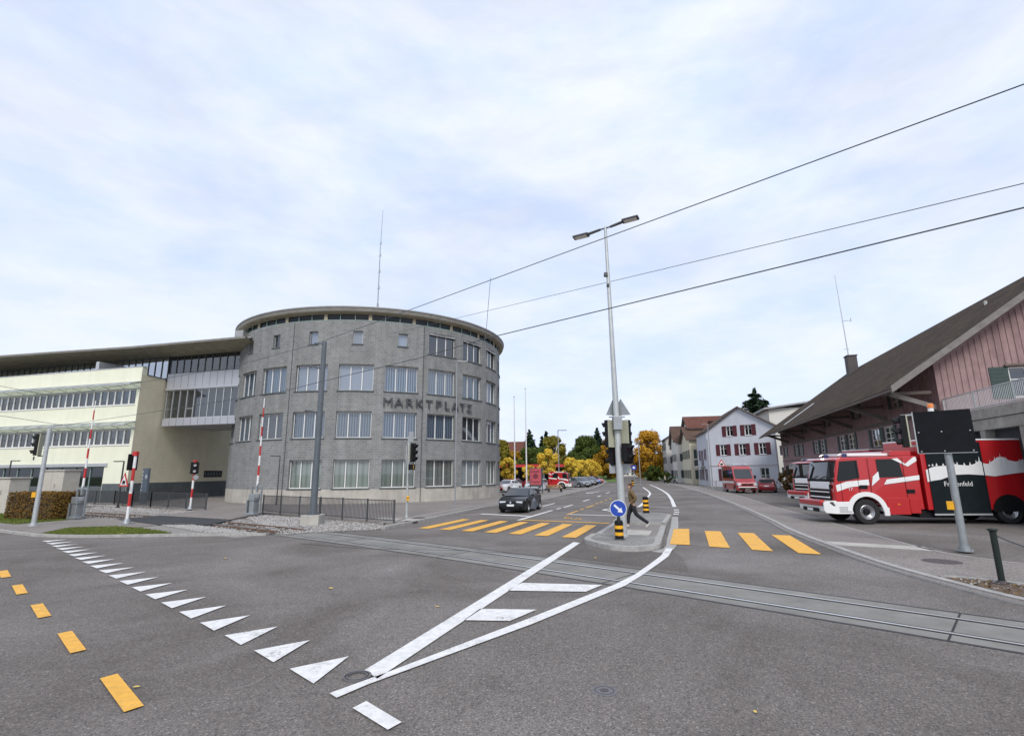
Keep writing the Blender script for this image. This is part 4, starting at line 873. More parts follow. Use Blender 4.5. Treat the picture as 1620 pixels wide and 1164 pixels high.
# roof: eave line 2.5 m out from the long wall, ridge parallel to it
sl_ = (ZR-6.55)/(RU+EO)
def rp_(u, s, z): q = FN+N_*u+D_*s; return Vector((q.x, q.y, z))
r = MB(); S0, S1 = -1.15, FL+.25
roof_slab(r, [rp_(-EO, S1, 6.8), rp_(-EO, S0, 6.8), rp_(RU, S0, ZR+.25), rp_(RU, S1, ZR+.25)], .22)
roof_slab(r, [rp_(2*RU+EO, S0, 6.8), rp_(2*RU+EO, S1, 6.8), rp_(RU, S1, ZR+.25), rp_(RU, S0, ZR+.25)], .22)
rfo = r.build('roof', ['rooftile', 'brownwood'], fs, world=True)
b = MB()
for s in (S0-.06,):
    for u0, u1 in ((-EO-.1, RU), (2*RU+EO+.1, RU)):
        q0, q1 = rp_(u0, s, 6.78), rp_(u1, s, ZR+.25); t = (q1-q0).normalized(); b.add([q0+Vector((0, 0, z))+Vector((D_.x, D_.y, 0))*y for z in (-.28, .1) for y in (0, .1)]+[q1+Vector((0, 0, z))+Vector((D_.x, D_.y, 0))*y for z in (-.28, .1) for y in (0, .1)], [(0, 1, 3, 2), (4, 6, 7, 5), (0, 4, 5, 1), (2, 3, 7, 6), (0, 2, 6, 4), (1, 5, 7, 3)])
b.build('verge_board', 'greybeam', rfo, world=True)
b = MB(); b.tube([rp_(-EO-.07, S0, 6.62), rp_(-EO-.07, S1, 6.62)], .075, 8); b.build('gutter', 'brownwood', rfo, world=True)
b = MB(); q = [rp_(-EO+u, s, 6.83+sl_*u) for u, s in ((.9, 31.0), (.9, 32.0), (4.2, 32.0), (4.2, 31.0))]; b.poly(q); b.build('roof_sheet_strip', 'white_frame', rfo, world=True)
for s in (0.4, 7.4, 14.4, 22, 30, 38):
    b = MB(); p0 = rp_(-EO+.35, s, 6.62); p1 = rp_(-.02, s, 5.75)
    t = (p1-p0).normalized(); sd_ = Vector((D_.x, D_.y, 0))*.12; u_ = sd_.cross(t).normalized()*.13
    b.add([p+a*sd_+c*u_ for p in (p0, p1) for a in (-1, 1) for c in (-1, 1)], [(0, 1, 3, 2), (4, 6, 7, 5), (0, 4, 5, 1), (2, 3, 7, 6), (0, 2, 6, 4), (1, 5, 7, 3)])
    b.build('eave_bracket', 'greybeam' if s < 10 else 'brownwood', fs, world=True)
    b = MB(); b.box(rp_(-EO/2-.1, s, 6.62), (2.4, .16, .18), math.atan2(N_.y, N_.x)); b.build('eave_beam', 'brownwood', fs, world=True)
b = MB(); cq = rp_(RU-1.5, 36.4, 0); b.box((cq.x, cq.y, 14.55), (1.15, 1.0, 2.6), math.atan2(D_.y, D_.x)); b.box((cq.x, cq.y, 15.9), (1.3, 1.15, .12), math.atan2(D_.y, D_.x)); b.build('chimney', 'rust_iron', rfo, world=True)
b = MB(); b.cyl(rp_(RU-2.6, 6.6, 12.9), rp_(RU-2.6, 6.6, 13.35), .09, n=8); b.build('roof_vent', 'greyplaster', rfo, world=True)
# annex with terrace in front of the gable
an = MB()
def ap(u, s, z): return rp_(u, s, z)
def abox(mb, u0, u1, s0, s1, z0, z1, mi=0):
    return mb.add([ap(u, s, z) for u in (u0, u1) for s in (s0, s1) for z in (z0, z1)], [(0, 1, 3, 2), (4, 6, 7, 5), (0, 4, 5, 1), (2, 3, 7, 6), (0, 2, 6, 4), (1, 5, 7, 3)], mi)
abox(an, 0, 14, -9.5, -.02, 4.72, 5.2); abox(an, .06, 14, -9.45, -.03, 4.2, 4.69); abox(an, .5, 14, -9.2, -.05, 0, 4.2, 1)
for s in (-9.3, -6.3, -3.3, -.4): abox(an, .1, .5, s-.2, s+.2, 0, 4.2)
an.build('terrace_annex', ['conc_dark', 'dark_in'], fs, world=True)
rl = MB()
for k in range(0, 76): s = -9.3+9.2*k/75; rl.cyl(ap(.12, s, 5.2), ap(.12, s, 6.12), .014, n=5)
for k in range(0, 60): u = .12+6*k/59; rl.cyl(ap(u, -9.3, 5.2), ap(u, -9.3, 6.12), .014, n=5)
for z in (5.3, 6.14): rl.tube([ap(.12, -.1, z), ap(.12, -9.3, z), ap(8, -9.3, z)], .025, 6)
for s in (-.1, -3.1, -6.2, -9.3): rl.cyl(ap(.12, s, 5.1), ap(.12, s, 6.16), .03, n=6)
rl.build('railing', 'galv_light', fs, world=True)
q = Vector((43.3, 64, 0))
fa = thing('antenna_mast', 'thin aerial pole rising behind the pink timber building roof', 'antenna', (q.x, q.y, 0))
b = MB(); b.cyl((0, 0, 9), (-.5, 0, 27.5), .10, .04, 6); b.box((.2, 0, 21.3), (1.1, .06, .06)); b.box((.75, 0, 21.4), (.07, .07, .5)); b.box((-.3, 0, 17.5), (.6, .06, .06)); b.build('mast', 'galv_light', fa)
b = MB(); b.cyl((0, 0, 0), (0, 0, 9), .12, .09, 8); b.build('base_tube', 'galv', fa)
# ------------------------------------------------------------------ pale blue house with red shutters
bh = thing('blue_house', 'pale blue gabled house with dark red shutters and a side balcony', 'house', (30, 80, 0))
def px_ops(rows): return [(a, b, c, d) for a, b, c, d in rows]
fo = [(1.9, 3.0, 6.9, 8.4)]
HW = 10.4
fops = [(3.3, 4.3, 7.4, 8.9), (6.1, 7.1, 7.4, 8.9), (2.1, 3.1, 4.6, 6.2), (5.0, 6.0, 4.6, 6.2), (7.9, 8.9, 4.6, 6.2), (2.2, 3.1, .9, 2.6), (5.0, 5.9, 1.0, 2.6), (7.8, 9.0, .1, 2.7)]
sops = [(2, 3, 4.1, 5.7), (5.5, 6.5, 3.2, 5.6), (8.5, 9.5, 4.1, 5.7), (2, 3, .9, 2.6), (6, 7, .9, 2.6), (9, 10, .9, 2.6)]
frh, sfh, rfh = gable_house(bh, (30, 80), (6.4, -7.4), (.22, .976), HW, 12, 8.45, 11.55, 'blueplaster', 'rooftile_brown', .5, fops, sops)
for i, o_ in enumerate(fops): window(bh, frh, *o_, .12, 1, .07, 'white_frame', 'glass_blue' if i < 7 else 'glass_dark', None, 'greyplaster', bars=(.62,), shut='shutter_red' if i < 7 else None, sw=.62)
for i, o_ in enumerate(sops): window(bh, sfh, *o_, .12, 1, .07, 'white_frame', 'glass_dark', None, 'greyplaster', bars=(.62,), shut='shutter_red', sw=.5)
b = MB(); fbox(b, frh, 0, HW, 3.05, 3.2, .004, .07); b.build('string_course', 'greyplaster', bh, world=True)
b = MB(); fbox(b, sfh, 3.6, 8.6, 3.0, 3.15, .01, 1.1); b.build('balcony_slab', 'greyplaster', bh, world=True)
b = MB()
for k in range(30): x = 3.65+4.9*k/29; b.cyl(sfh.p(x, 3.15, 1.05), sfh.p(x, 4.1, 1.05), .02, n=5)
fbox(b, sfh, 3.6, 8.6, 4.08, 4.14, 1.02, 1.08); b.build('balcony_railing', 'dark_metal', bh, world=True)
b = MB(); b.cyl(frh.p(HW-.1, 0, .08), frh.p(HW-.1, 7.4, .08), .06, n=8); b.cyl(frh.p(.12, 0, .08), frh.p(.12, 7.2, .08), .06, n=8); b.build('downpipe', 'galv', bh, world=True)
# ------------------------------------------------------------------ houses up the street
def simple_house(name, label, o, d, e, wd, dep, ze, zr, wm, rm_, shm, rows, colsn, gable_front=True, side_cols=3, over=.6, chim=False, cat='house'):
    h = thing(name, label, cat, (o[0], o[1], 0))
    fo = [(wd*(k+.5)/colsn-.5, wd*(k+.5)/colsn+.5, z, z+1.5) for z in rows for k in range(colsn)]
    so = [(dep*(k+.5)/side_cols-.5, dep*(k+.5)/side_cols+.5, z, z+1.5) for z in rows for k in range(side_cols)]
    a, b_, r_ = gable_house(h, o, d, e, wd, dep, ze, zr, wm, rm_, over, fo, so, gable_front=gable_front)
    for q in fo: window(h, a, *q, .12, 1, .07, 'white_frame', 'glass_dark', None, None, shut=shm, sw=.5)
    for q in so: window(h, b_, *q, .12, 1, .07, 'white_frame', 'glass_dark', None, None, shut=shm, sw=.5)
    if chim:
        c = MB(); c.box((o[0]+(d[0]*wd*.5+e[0]*dep*.5), o[1]+(d[1]*wd*.5+e[1]*dep*.5), zr+.4), (.8, .8, 1.6)); c.build('chimney', 'rooftile_brown', r_, world=True)
    return h
SD = Vector((.21, .978))                        # the street's direction away from the camera
SF = Vector((.978, -.21))
simple_house('cream_house', 'cream house with dark green shutters and brown roof just past the blue house', (32.1, 94), SF, SD, 10, 13, 8.0, 10.6, 'cream', 'rooftile_brown', 'shutter_green', (1.0, 4.6), 3, gable_front=False, side_cols=4, chim=True)
simple_house('grey_house', 'narrow pale grey house with steep brown roof, second beyond the blue house', (34.7, 110), SF, SD, 10, 11, 8.6, 12.0, 'offwhite', 'rooftile_brown', 'shutter_dark', (1.0, 4.4), 3, gable_front=False, side_cols=3)
simple_house('gabled_house', 'off-white gabled house with brown roof, farthest of the street row beside the orange tree', (36.7, 124), SF, SD, 11, 12, 10.0, 13.4, 'greyplaster', 'rooftile_brown', 'shutter_dark', (1.0, 4.2, 7.4), 3, side_cols=3, chim=True)
simple_house('red_roofed_house', 'house with a bright red tiled roof showing above the blue house', (34.0, 98.5), SF, SD, 8.5, 12, 10.4, 13.0, 'offwhite', 'rooftile_red', 'shutter_dark', (1.0, 4.6), 4, gable_front=False)
wh = thing('white_flat_roofed_building', 'white building with a shallow grey roof between the blue house and the timber building', 'building', (44, 88, 0))
fr_ = Frame((41.6, 83), (.97, -.24)); 
if fr_.n.y > 0: fr_.n = -fr_.n
wo = [(1.0+k*3, 2.2+k*3, z, z+1.6) for k in range(3) for z in (1.2, 4.6, 8.0)]
b = MB(); wall(b, fr_, 0, 14, -.3, 12.2, wo, .2); b.prism([tuple(fr_.p(a, 0, n)[:2]) for a, n in ((0, -.25), (14, -.25), (14, -12), (0, -12))], -.3, 12.15); b.build('wall', 'offwhite', wh, world=True)
for q in wo: window(wh, fr_, *q, .1, 1, .07, 'white_frame', 'glass_dark', None, None, back=False)
b = MB(); b.add([fr_.p(a, z+dz, n) for a, z in ((-.8, 12.0), (14.8, 14.0)) for n in (.8, -12.8) for dz in (0, .25)], [(0, 1, 3, 2), (4, 6, 7, 5), (0, 4, 5, 1), (2, 3, 7, 6), (0, 2, 6, 4), (1, 5, 7, 3)]); b.build('roof', 'roof_metal', wh, world=True)
# red roofed house up on the hill, behind the car park trees
simple_house('hill_house', 'house with red brown roof on the slope behind the car park trees', (-10, 176), (.97, -.24), (.24, .97), 16, 12, 8.5, 12.6, 'cream', 'rooftile_red', 'shutter_dark', (3.0, 6.4), 4, gable_front=False)
simple_house('far_house', 'small white house far along the road at the foot of the wood', (29.5, 172), (1, 0), (0, 1), 12, 8, 4, 6.2, 'offwhite', 'rooftile_brown', 'shutter_dark', (1.2,), 4, gable_front=False)
# flat canopy in the car park
cp = thing('car_park_canopy', 'flat canopy with red and blue fascia on thin posts behind the parked cars', 'canopy', (4.5, 96, 0))
b = MB(); b.box((-4, 0, 3.5), (20, 7, .4)); b.build('roof', 'roof_metal', cp)
b = MB(); b.box((-.5, -3.56, 3.5), (13, .1, .5)); b.build('red_fascia', 'red_fascia', cp); b = MB(); b.box((-9.3, -3.56, 3.5), (4.5, .1, .5)); b.build('blue_fascia', 'blue_fascia', cp)
for x in (-13, -6, 1, 5.5):
    b = MB(); b.cyl((x, -3, 0), (x, -3, 3.35), .1, n=8); b.build('post', 'galv', cp)
b = MB(); b.box((-4, 2.5, 1.6), (17, .2, 3.2)); b.build('rear_wall', 'dark_in', cp)
# ------------------------------------------------------------------ signals, signs, street furniture
def signal_head(root, p, face, lenses=3, h=.95, back='sig_beige', lens_cols=None, wdt=.32):
    """p: centre of the housing (local to root), face: heading the lenses look to"""
    R_ = Matrix.Rotation(face, 3, 'Z'); p = Vector(p)
    def W_(x, y, z): return p+R_ @ Vector((x, y, z))
    b = MB(); b.box(W_(0, 0, 0), (.16, wdt, h), face); hd = b.build('signal_head', 'black', root, bevel=.015)
    b = MB(); b.box(W_(-.10, 0, 0), (.035, wdt*1.02, h*1.0), face); b.build('back_plate', back, hd)
    for i in range(lenses):
        z = h/2-(i+.5)*h/lenses; r = min(.105, h/lenses*.4)
        b = MB(); n = 12
        for k in range(n):
            a0, a1 = rad(-40+260*k/n), rad(-40+260*(k+1)/n)
            if k > n*.98: break
            l0 = .24*(.55+.45*math.sin(max(0, min(math.pi, a0)))); l1 = .24*(.55+.45*math.sin(max(0, min(math.pi, a1))))
            q = [W_(.08, r*math.cos(a0), z+r*math.sin(a0)), W_(.08, r*math.cos(a1), z+r*math.sin(a1)), W_(.08+l1, r*1.02*math.cos(a1), z+r*1.02*math.sin(a1)-.02), W_(.08+l0, r*1.02*math.cos(a0), z+r*1.02*math.sin(a0)-.02)]
            b.quad(*q); q2 = [W_(.08, (r-.012)*math.cos(a1), z+(r-.012)*math.sin(a1)), W_(.08, (r-.012)*math.cos(a0), z+(r-.012)*math.sin(a0)), W_(.08+l0, r*math.cos(a0), z+r*math.sin(a0)-.02), W_(.08+l1, r*math.cos(a1), z+r*math.sin(a1)-.02)]; b.quad(*q2)
        b.build('visor', 'black', hd)
        b = MB(); e = R_ @ Vector((1, 0, 0)); b.cyl(W_(.075, 0, z), W_(.092, 0, z), r*.92, n=14); b.build('lens', (lens_cols or ['tail', 'black', 'green_metal'])[i % 3], hd)
    return hd
def pole(root, h, r0, r1, m='galv', z0=0, top=(0, 0), name='pole'):
    b = MB(); b.cyl((0, 0, z0), (top[0], top[1], h), r0, r1, 16); b.cyl((0, 0, z0), (0, 0, z0+.03), r0*2.0, r0*2.0, 16); b.cyl((0, 0, z0+.03), (0, 0, z0+.14), r0*1.35, r0*1.3, 16)
    for k in range(4): a = rad(45+90*k); b.cyl((r0*1.65*math.cos(a), r0*1.65*math.sin(a), z0+.03), (r0*1.65*math.cos(a), r0*1.65*math.sin(a), z0+.07), .02, n=6)
    return b.build(name, m, root, smooth=True)
def disc(mb, c, nrm, r, th, n=24, mi=0):
    nrm = Vector(nrm).normalized(); c = Vector(c); return mb.cyl(c-nrm*th/2, c+nrm*th/2, r, r, n, mi)
def tri_sign(root, c, face, s, m_back='galv', front=True, inverted=False, name='warning_sign', symbol=False):
    R_ = Matrix.Rotation(face, 3, 'Z'); c = Vector(c); sg = -1 if inverted else 1
    def T(sc, off): return [c+R_ @ Vector((off, y*sc, z*sc*sg)) for y, z in ((-s/2, -s*.29), (s/2, -s*.29), (0, s*.58))]
    b = MB(); A, B = T(1, -.012), T(1, .012); b.add(A+B, [(0, 2, 1), (3, 4, 5), (0, 1, 4, 3), (1, 2, 5, 4), (2, 0, 3, 5)]); o = b.build(name, 'sred' if front else m_back, root)
    if front:
        b = MB(); A, B = T(.98, -.0155), T(.98, -.0135); b.add(A+B, [(0, 2, 1), (3, 4, 5)]); b.build('sign_back', m_back, o)
        b = MB(); A = T(.70, .0155); b.add(A, [(0, 1, 2)]); b.build('sign_face', 'swhite', o)
        if symbol:
            b = MB()
            for y0, y1, z0, z1 in ((-.16, .16, -.12, .03), (-.12, .12, .035, .085), (-.2, .2, -.165, -.14)): b.quad(*[c+R_ @ Vector((.018, y*s, z*s)) for y, z in ((y0, z0), (y1, z0), (y1, z1), (y0, z1))])
            b.build('symbol', 'black', o)
    return o
def push_button(root, c, face):
    b = MB(); R_ = Matrix.Rotation(face, 3, 'Z'); c = Vector(c); b.box(c, (.16, .13, .24), face); q = c+R_ @ Vector((.085, 0, .02)); b.cyl(q, q+R_ @ Vector((.02, 0, 0)), .035, n=10, mi=1)
    return b.build('push_button', ['syellow', 'black'], root, bevel=.03, seg=3)
# lamp and signal mast on the island
lm = thing('street_lamp', 'tall grey twin headed street lamp on the traffic island carrying signals and sign backs', 'street lamp', (3.93, 19.12, .05))
pole(lm, 12.0, .145, .055, 'galv_light', 0, (-.12, 0))
for sgn, dz in ((-1, -.05), (1, .06)):
    dv = Vector((.9, -.42, 0)).normalized()*sgn; top = Vector((-.12, 0, 11.95))
    b = MB(); b.cyl(top, top+dv*.22+Vector((0, 0, dz*.3)), .03, n=8); p0 = top+dv*.2+Vector((0, 0, dz*.3)); p1 = top+dv*.72+Vector((0, 0, dz*2)); b.cyl(p0, p1, .05, .06, 10); b.build('lamp_arm', 'frame_dark', lm)
    a = math.atan2(dv.y, dv.x); t = Matrix.Rotation(-math.asin(dz), 3, 'Y'); ctr = top+dv*1.02+Vector((0, 0, dz*2.6))
    b = MB(); b.box(ctr, (.66, .34, .085), a, tilt=t); hd = b.build('lamp_head', 'frame_dark', lm, bevel=.03)
    b = MB(); b.box(ctr-Vector((0, 0, .048)), (.5, .27, .012), a, tilt=t); b.build('lamp_glass', 'plate', hd)
b = MB(); b.box((-.2, -.05, 9.95), (.14, .16, .16)); b.box((-.1, 0, 9.95), (.16, .04, .04)); b.box((-.14, -.08, 9.5), (.10, .12, .12)); b.build('detector', 'frame_dark', lm, bevel=.02)
b = MB(); b.box((-.05, -.12, 4.1), (.32, .3, .5)); b.build('clamp_box', 'galv', lm, bevel=.01)
signal_head(lm, (-.33, .05, 3.72), rad(133), 3, 1.0, wdt=.36)
signal_head(lm, (.30, .10, 3.72), rad(42), 3, 1.0, wdt=.36)
signal_head(lm, (.22, -.2, 3.02), rad(-35), 2, .66, 'black'); signal_head(lm, (.38, .22, 2.95), rad(60), 2, .66, 'black'); signal_head(lm, (-.2, .25, 2.9), rad(130), 2, .66, 'black')
tri_sign(lm, (-.12, .1, 4.62), rad(118), .72, 'galv', False, name='sign_back'); tri_sign(lm, (.16, .1, 4.62), rad(62), .72, 'galv', False, name='sign_back')
b = MB(); b.box((.02, .16, 2.45), (.78, .02, .34)); b.tube([(-.3, .14, 4.35), (.3, .14, 4.35)], .02, 6); b.build('sign_back', 'galv', lm)
# striped bollards
def bollard(name, label, loc, h, r, bands, group=None):
    t = thing(name, label, 'bollard', loc, 0, group)
    b = MB(); b.cyl((0, 0, 0), (0, 0, .03), r*1.25, r*1.2, 20); b.build('base_plate', 'frame_dark', t)
    b = MB(); n = bands
    for k in range(n): b.cyl((0, 0, .03+(h-.03)*k/n), (0, 0, .03+(h-.03)*(k+1)/n), r*1.0, r*(.985), 20, k % 2, caps=(k == n-1))
    b.lathe([(r*.985, h), (r*.8, h+.05), (.01, h+.07)], 20); b.build('shaft', ['black', 'syellow'], t, smooth=True)
    return t
ks = bollard('keep_right_bollard', 'black and yellow bollard carrying the round blue keep right sign on the island nose', (3.60, 18.2, .13), .58, .145, 5)
b = MB(); b.cyl((0, 0, .6), (0, 0, .78), .07, .05, 12); b.build('neck', 'green_metal', ks)
R_ = Matrix.Rotation(rad(-101), 3, 'Z')
b = MB(); disc(b, (0, -.02, 1.02), R_ @ Vector((1, 0, 0)), .285, .025, 32); sg = b.build('sign_plate', 'swhite', ks)
b = MB(); disc(b, Vector((0, -.02, 1.02))+R_ @ Vector((.013, 0, 0)), R_ @ Vector((1, 0, 0)), .265, .01, 32); b.build('sign_face', 'sblue', sg)
b = MB(); ar = [(-.18, -.035), (.05, -.035), (.05, -.10), (.20, 0), (.05, .10), (.05, .035), (-.18, .035)]; c_, s_ = math.cos(rad(-43)), math.sin(rad(-43))
b.add([Vector((0, -.02, 1.02))+R_ @ Vector((.0195, x*c_-y*s_, x*s_+y*c_)) for x, y in ar], [(0, 1, 5, 6), (2, 3, 4), (1, 2, 4, 5)]); b.build('arrow', 'swhite', sg)
bollard('striped_bollard', 'black and yellow banded bollard on the rear of the traffic island beside the walking man', (7.3, 29.15, .14), .82, .16, 7)
bollard('striped_bollard', 'small far off yellow banded bollard on the second island up the road', (19.6, 86, 0), .9, .2, 5)
bs2 = thing('keep_right_sign', 'small blue sign on a pole at the second island far up the road', 'sign', (20.6, 89, 0))
pole(bs2, 3.4, .06, .06, 'galv'); b = MB(); b.box((0, -.08, 3.0), (.8, .03, .8)); b.build('sign_plate', 'sblue', bs2)
b = MB(); disc(b, (0, -.12, 3.0), (0, 1, 0), .2, .01, 16); b.build('symbol', 'swhite', bs2)
# signal poles
pl = thing('signal_pole', 'leaning grey signal pole with side facing signal head in front of the hedge', 'traffic signal', (-23.0, 25.5, .08))
pole(pl, 4.65, .10, .085, 'galv_light'); signal_head(pl, (-.42, -.02, 3.85), rad(195), 3, 1.05); b = MB(); b.tube([(-.35, 0, 4.4), (0, 0, 4.4)], .03, 6); b.tube([(-.35, 0, 3.3), (0, 0, 3.3)], .03, 6); b.cyl((-.5, -.05, 3.1), (-.5, -.05, 3.28), .03, n=6); b.build('bracket', 'frame_dark', pl)
push_button(pl, (-.15, -.08, 1.45), rad(210))
pc = thing('signal_pole', 'slim signal pole with black three light head in front of the round building', 'traffic signal', (-5.69, 28.3, .1))
pole(pc, 4.3, .06, .055, 'galv_light'); signal_head(pc, (.26, -.05, 3.4), rad(-25), 3, 1.0)
b = MB(); b.box((.22, -.12, 2.62), (.3, .18, .3), rad(-20)); b.build('lamp_housing', 'black', pc); b = MB(); b.box((.25, -.215, 2.62), (.2, .02, .2), rad(-20)); b.build('amber_lamp', 'syellow', pc)
tri_sign(pc, (.12, -.04, 2.1), rad(-8), .6, 'galv', False, True, name='yield_sign_back'); b = MB(); b.box((.12, -.02, 4.25), (.26, .02, .55), rad(20)); b.build('sign_back', 'galv', pc)
b = MB(); b.box((-.1, 0, 3.2), (.03, .16, 1.1)); b.build('sign_edge', 'galv_light', pc)
push_button(pc, (.06, -.12, .98), rad(-70))
pr_ = thing('signal_pole', 'grey pole carrying a wide black board and a signal before the fire engine', 'traffic signal', (13.12, 15.66, .045))
pole(pr_, 4.05, .10, .09, 'galv'); fa_ = rad(-131.5+90-2)
fx = Vector((math.cos(fa_), math.sin(fa_), 0)); fy = Vector((fx.y, -fx.x, 0))
b = MB(); b.box(Vector((0, 0, 3.45))-fy*0-Vector((-fy.x, -fy.y, 0))*.13, (1.36, .035, 1.26), fa_); bb = b.build('sign_board', 'board', pr_)
b = MB()
for x in (-.69,): b.box(Vector((0, 0, 3.45))+fx*x+fy*.12, (.03, .07, 1.28), fa_)
b.build('board_edge', 'galv_light', bb); b = MB(); b.box(Vector((0, 0, 2.812))+fy*.12, (1.36, .05, .02), fa_); b.build('board_edge', 'galv_light', bb); b = MB()
for x in (-.6, -.05, .6):
    for z in (2.87, 3.45): q = Vector((0, 0, z))+fx*x+fy*.155; b.cyl(q, q+fy*.015, .02, n=8)
b.build('board_bolts', 'galv_light', bb)
bm_ = MB(); q = Vector((0, 0, 4.08))-fx*.22+fy*.1; bm_.cyl(q, q+Vector((0, 0, .1)), .08, .07, 14); ab = bm_.build('beacon_base', 'swhite', pr_); bm_ = MB(); bm_.cyl(q+Vector((0, 0, .1)), q+Vector((0, 0, .24)), .085, .08, 16); bm_.build('amber_beacon', 'amber', ab, bevel=.015)
signal_head(pr_, Vector((0, 0, 3.52))-fx*.98+fy*.02, rad(150), 3, 1.0); b = MB(); b.box(Vector((0, 0, 4.02))-fx*.8, (.4, .05, .05), fa_); b.box(Vector((0, 0, 3.05))-fx*.8, (.4, .05, .05), fa_); b.build('bracket', 'galv_light', pr_)
push_button(pr_, Vector((0, 0, 1.28))-fx*.15+fy*.07, fa_+rad(180))
# level crossing barriers
def barrier(label, loc, rz, arm_h, lean):
    t = thing('level_crossing_barrier', label, 'barrier', loc, rz)
    b = MB(); b.box((0, 0, .06), (.62, .62, .12)); b.box((0, 0, .5), (.34, .4, .8)); b.box((0, 0, 1.0), (.44, .5, .36)); b.build('housing', 'galv', t, bevel=.02)
    b = MB(); b.box((0, -.02, 1.05), (.46, .3, .2)); b.build('housing_lid', 'galv_light', t, bevel=.03)
    b = MB()
    for x in (-.36, .36): b.box((x, .12, .85), (.07, .09, 1.5))
    b.box((0, .12, 1.62), (.79, .09, .09)); b.box((-.36, -.05, .45), (.1, .34, .8)); b.build('counterweight_frame', 'galv', t, bevel=.008)
    b = MB(); L_ = arm_h-1.45; n = 9; base = Vector((.02, .1, 1.4)); b.box(base+Vector((0, 0, .12)), (.12, .1, .5), mi=2); top = Vector((lean, .1, arm_h))
    for k in range(n):
        p, q = base.lerp(top, .05+.95*k/n), base.lerp(top, .05+.95*(k+1)/n); b.cyl(p, q, .062-.004*k, .058-.004*k, 10, k % 2, caps=True)
    b.build('barrier_arm', ['swhite', 'sred', 'galv'], t, smooth=True); return t
barrier('raised red and white barrier arm beside the railing in front of the round building', (-15.15, 30.9, .1), rad(-20), 6.85, -.02)
barrier('raised red and white barrier arm beside the hedge on the left', (-24.3, 29.5, .08), rad(-15), 6.6, -.02)
# level crossing signals on red and white posts
def xsignal(label, loc, h, face, sign):
    t = thing('crossing_signal', label, 'railway signal', loc)
    b = MB(); n = 5; z0 = .22
    for k in range(n): b.cyl((0, 0, z0+(h-z0)*k/n), (0, 0, z0+(h-z0)*(k+1)/n), .068, .068, 14, k % 2, caps=(k == n-1))
    b.build('post', ['swhite', 'sred'], t, smooth=True)
    b = MB(); b.box((0, 0, .02), (.5, .5, .04)); b.cyl((0, 0, .04), (0, 0, .24), .17, .12, 14); b.build('post_base', 'galv', t)
    b = MB(); b.box((0, 0, h+.1), (.2, .2, .22)); b.build('post_cap', 'sred', t, bevel=.01)
    R_ = Matrix.Rotation(face, 3, 'Z')
    b = MB(); b.box(R_ @ Vector((.16, 0, 0))+Vector((0, 0, h-.32)), (.06, .5, .8), face); hd = b.build('signal_board', 'black', t, bevel=.02)
    for dz in (.2, -.2):
        b = MB(); q = R_ @ Vector((.19, 0, 0))+Vector((0, 0, h-.32+dz)); b.cyl(q, q+R_ @ Vector((.14, 0, 0)), .11, .11, 14, caps=False); b.build('visor', 'black', hd)
        b = MB(); b.cyl(q, q+R_ @ Vector((.03, 0, 0)), .10, .10, 14); b.build('lens', 'swhite' if not sign else 'tail', hd)
    if sign: tri_sign(t, (-.28, -.16, 2.02), rad(-115), .78, 'galv', True, symbol=True)
    else:
        b = MB(); q = Vector((.2, -.1, h-.95)); disc(b, q, R_ @ Vector((1, 0, 0)), .16, .2, 14); b.build('bell', 'galv', t)
    return t
xsignal('red and white post with railway warning triangle beside the grass verge', (-18.98, 26.1, .08), 3.3, rad(160), True)
xsignal('red and white post with black signal board on the far side of the rails', (-22.1, 36.2, .1), 3.1, rad(-60), False)
# railings
def railing(name, label, pts, h, z0=.1, step=.11, post_every=2.0, m='fence_metal'):
    t = thing(name, label, 'railing', (pts[0][0], pts[0][1], z0)); bars = MB(); rails = MB(); o = Vector((pts[0][0], pts[0][1], 0)); posts = []
    for a, b_ in zip(pts[:-1], pts[1:]):
        a, b_ = Vector((a[0], a[1], 0))-o, Vector((b_[0], b_[1], 0))-o; L_ = (b_-a).length; n = max(1, round(L_/step)); k_ = max(1, round(L_/post_every))
        for i in range(n): p = a.lerp(b_, i/n); bars.box(p+Vector((0, 0, .12+(h-.17)/2)), (.024, .024, h-.2))
        for z in (.12, h-.05): rails.tube([a+Vector((0, 0, z)), b_+Vector((0, 0, z))], .02, 6)
        for i in range(k_+1): posts.append(a.lerp(b_, i/k_))
    bars.build('bars', m, t); rails.build('rail', m, t)
    for p in posts: q = MB(); q.box(p+Vector((0, 0, h/2)), (.07, .07, h)); q.build('post', m, t)
    return t
railing('railing', 'dark metal bar railing between the gravel and the round building', [(-15.4, 32.55), (-5.62, 25.05)], 1.08)
railing('railing', 'dark metal bar railing beyond the rails along the yellow wing', [(-20.55, 35.35), (-26.9, 39.2), (-29.3, 40.6), (-33.1, 43.8), (-40.0, 46.4)], 1.1, step=.11, post_every=2.4)
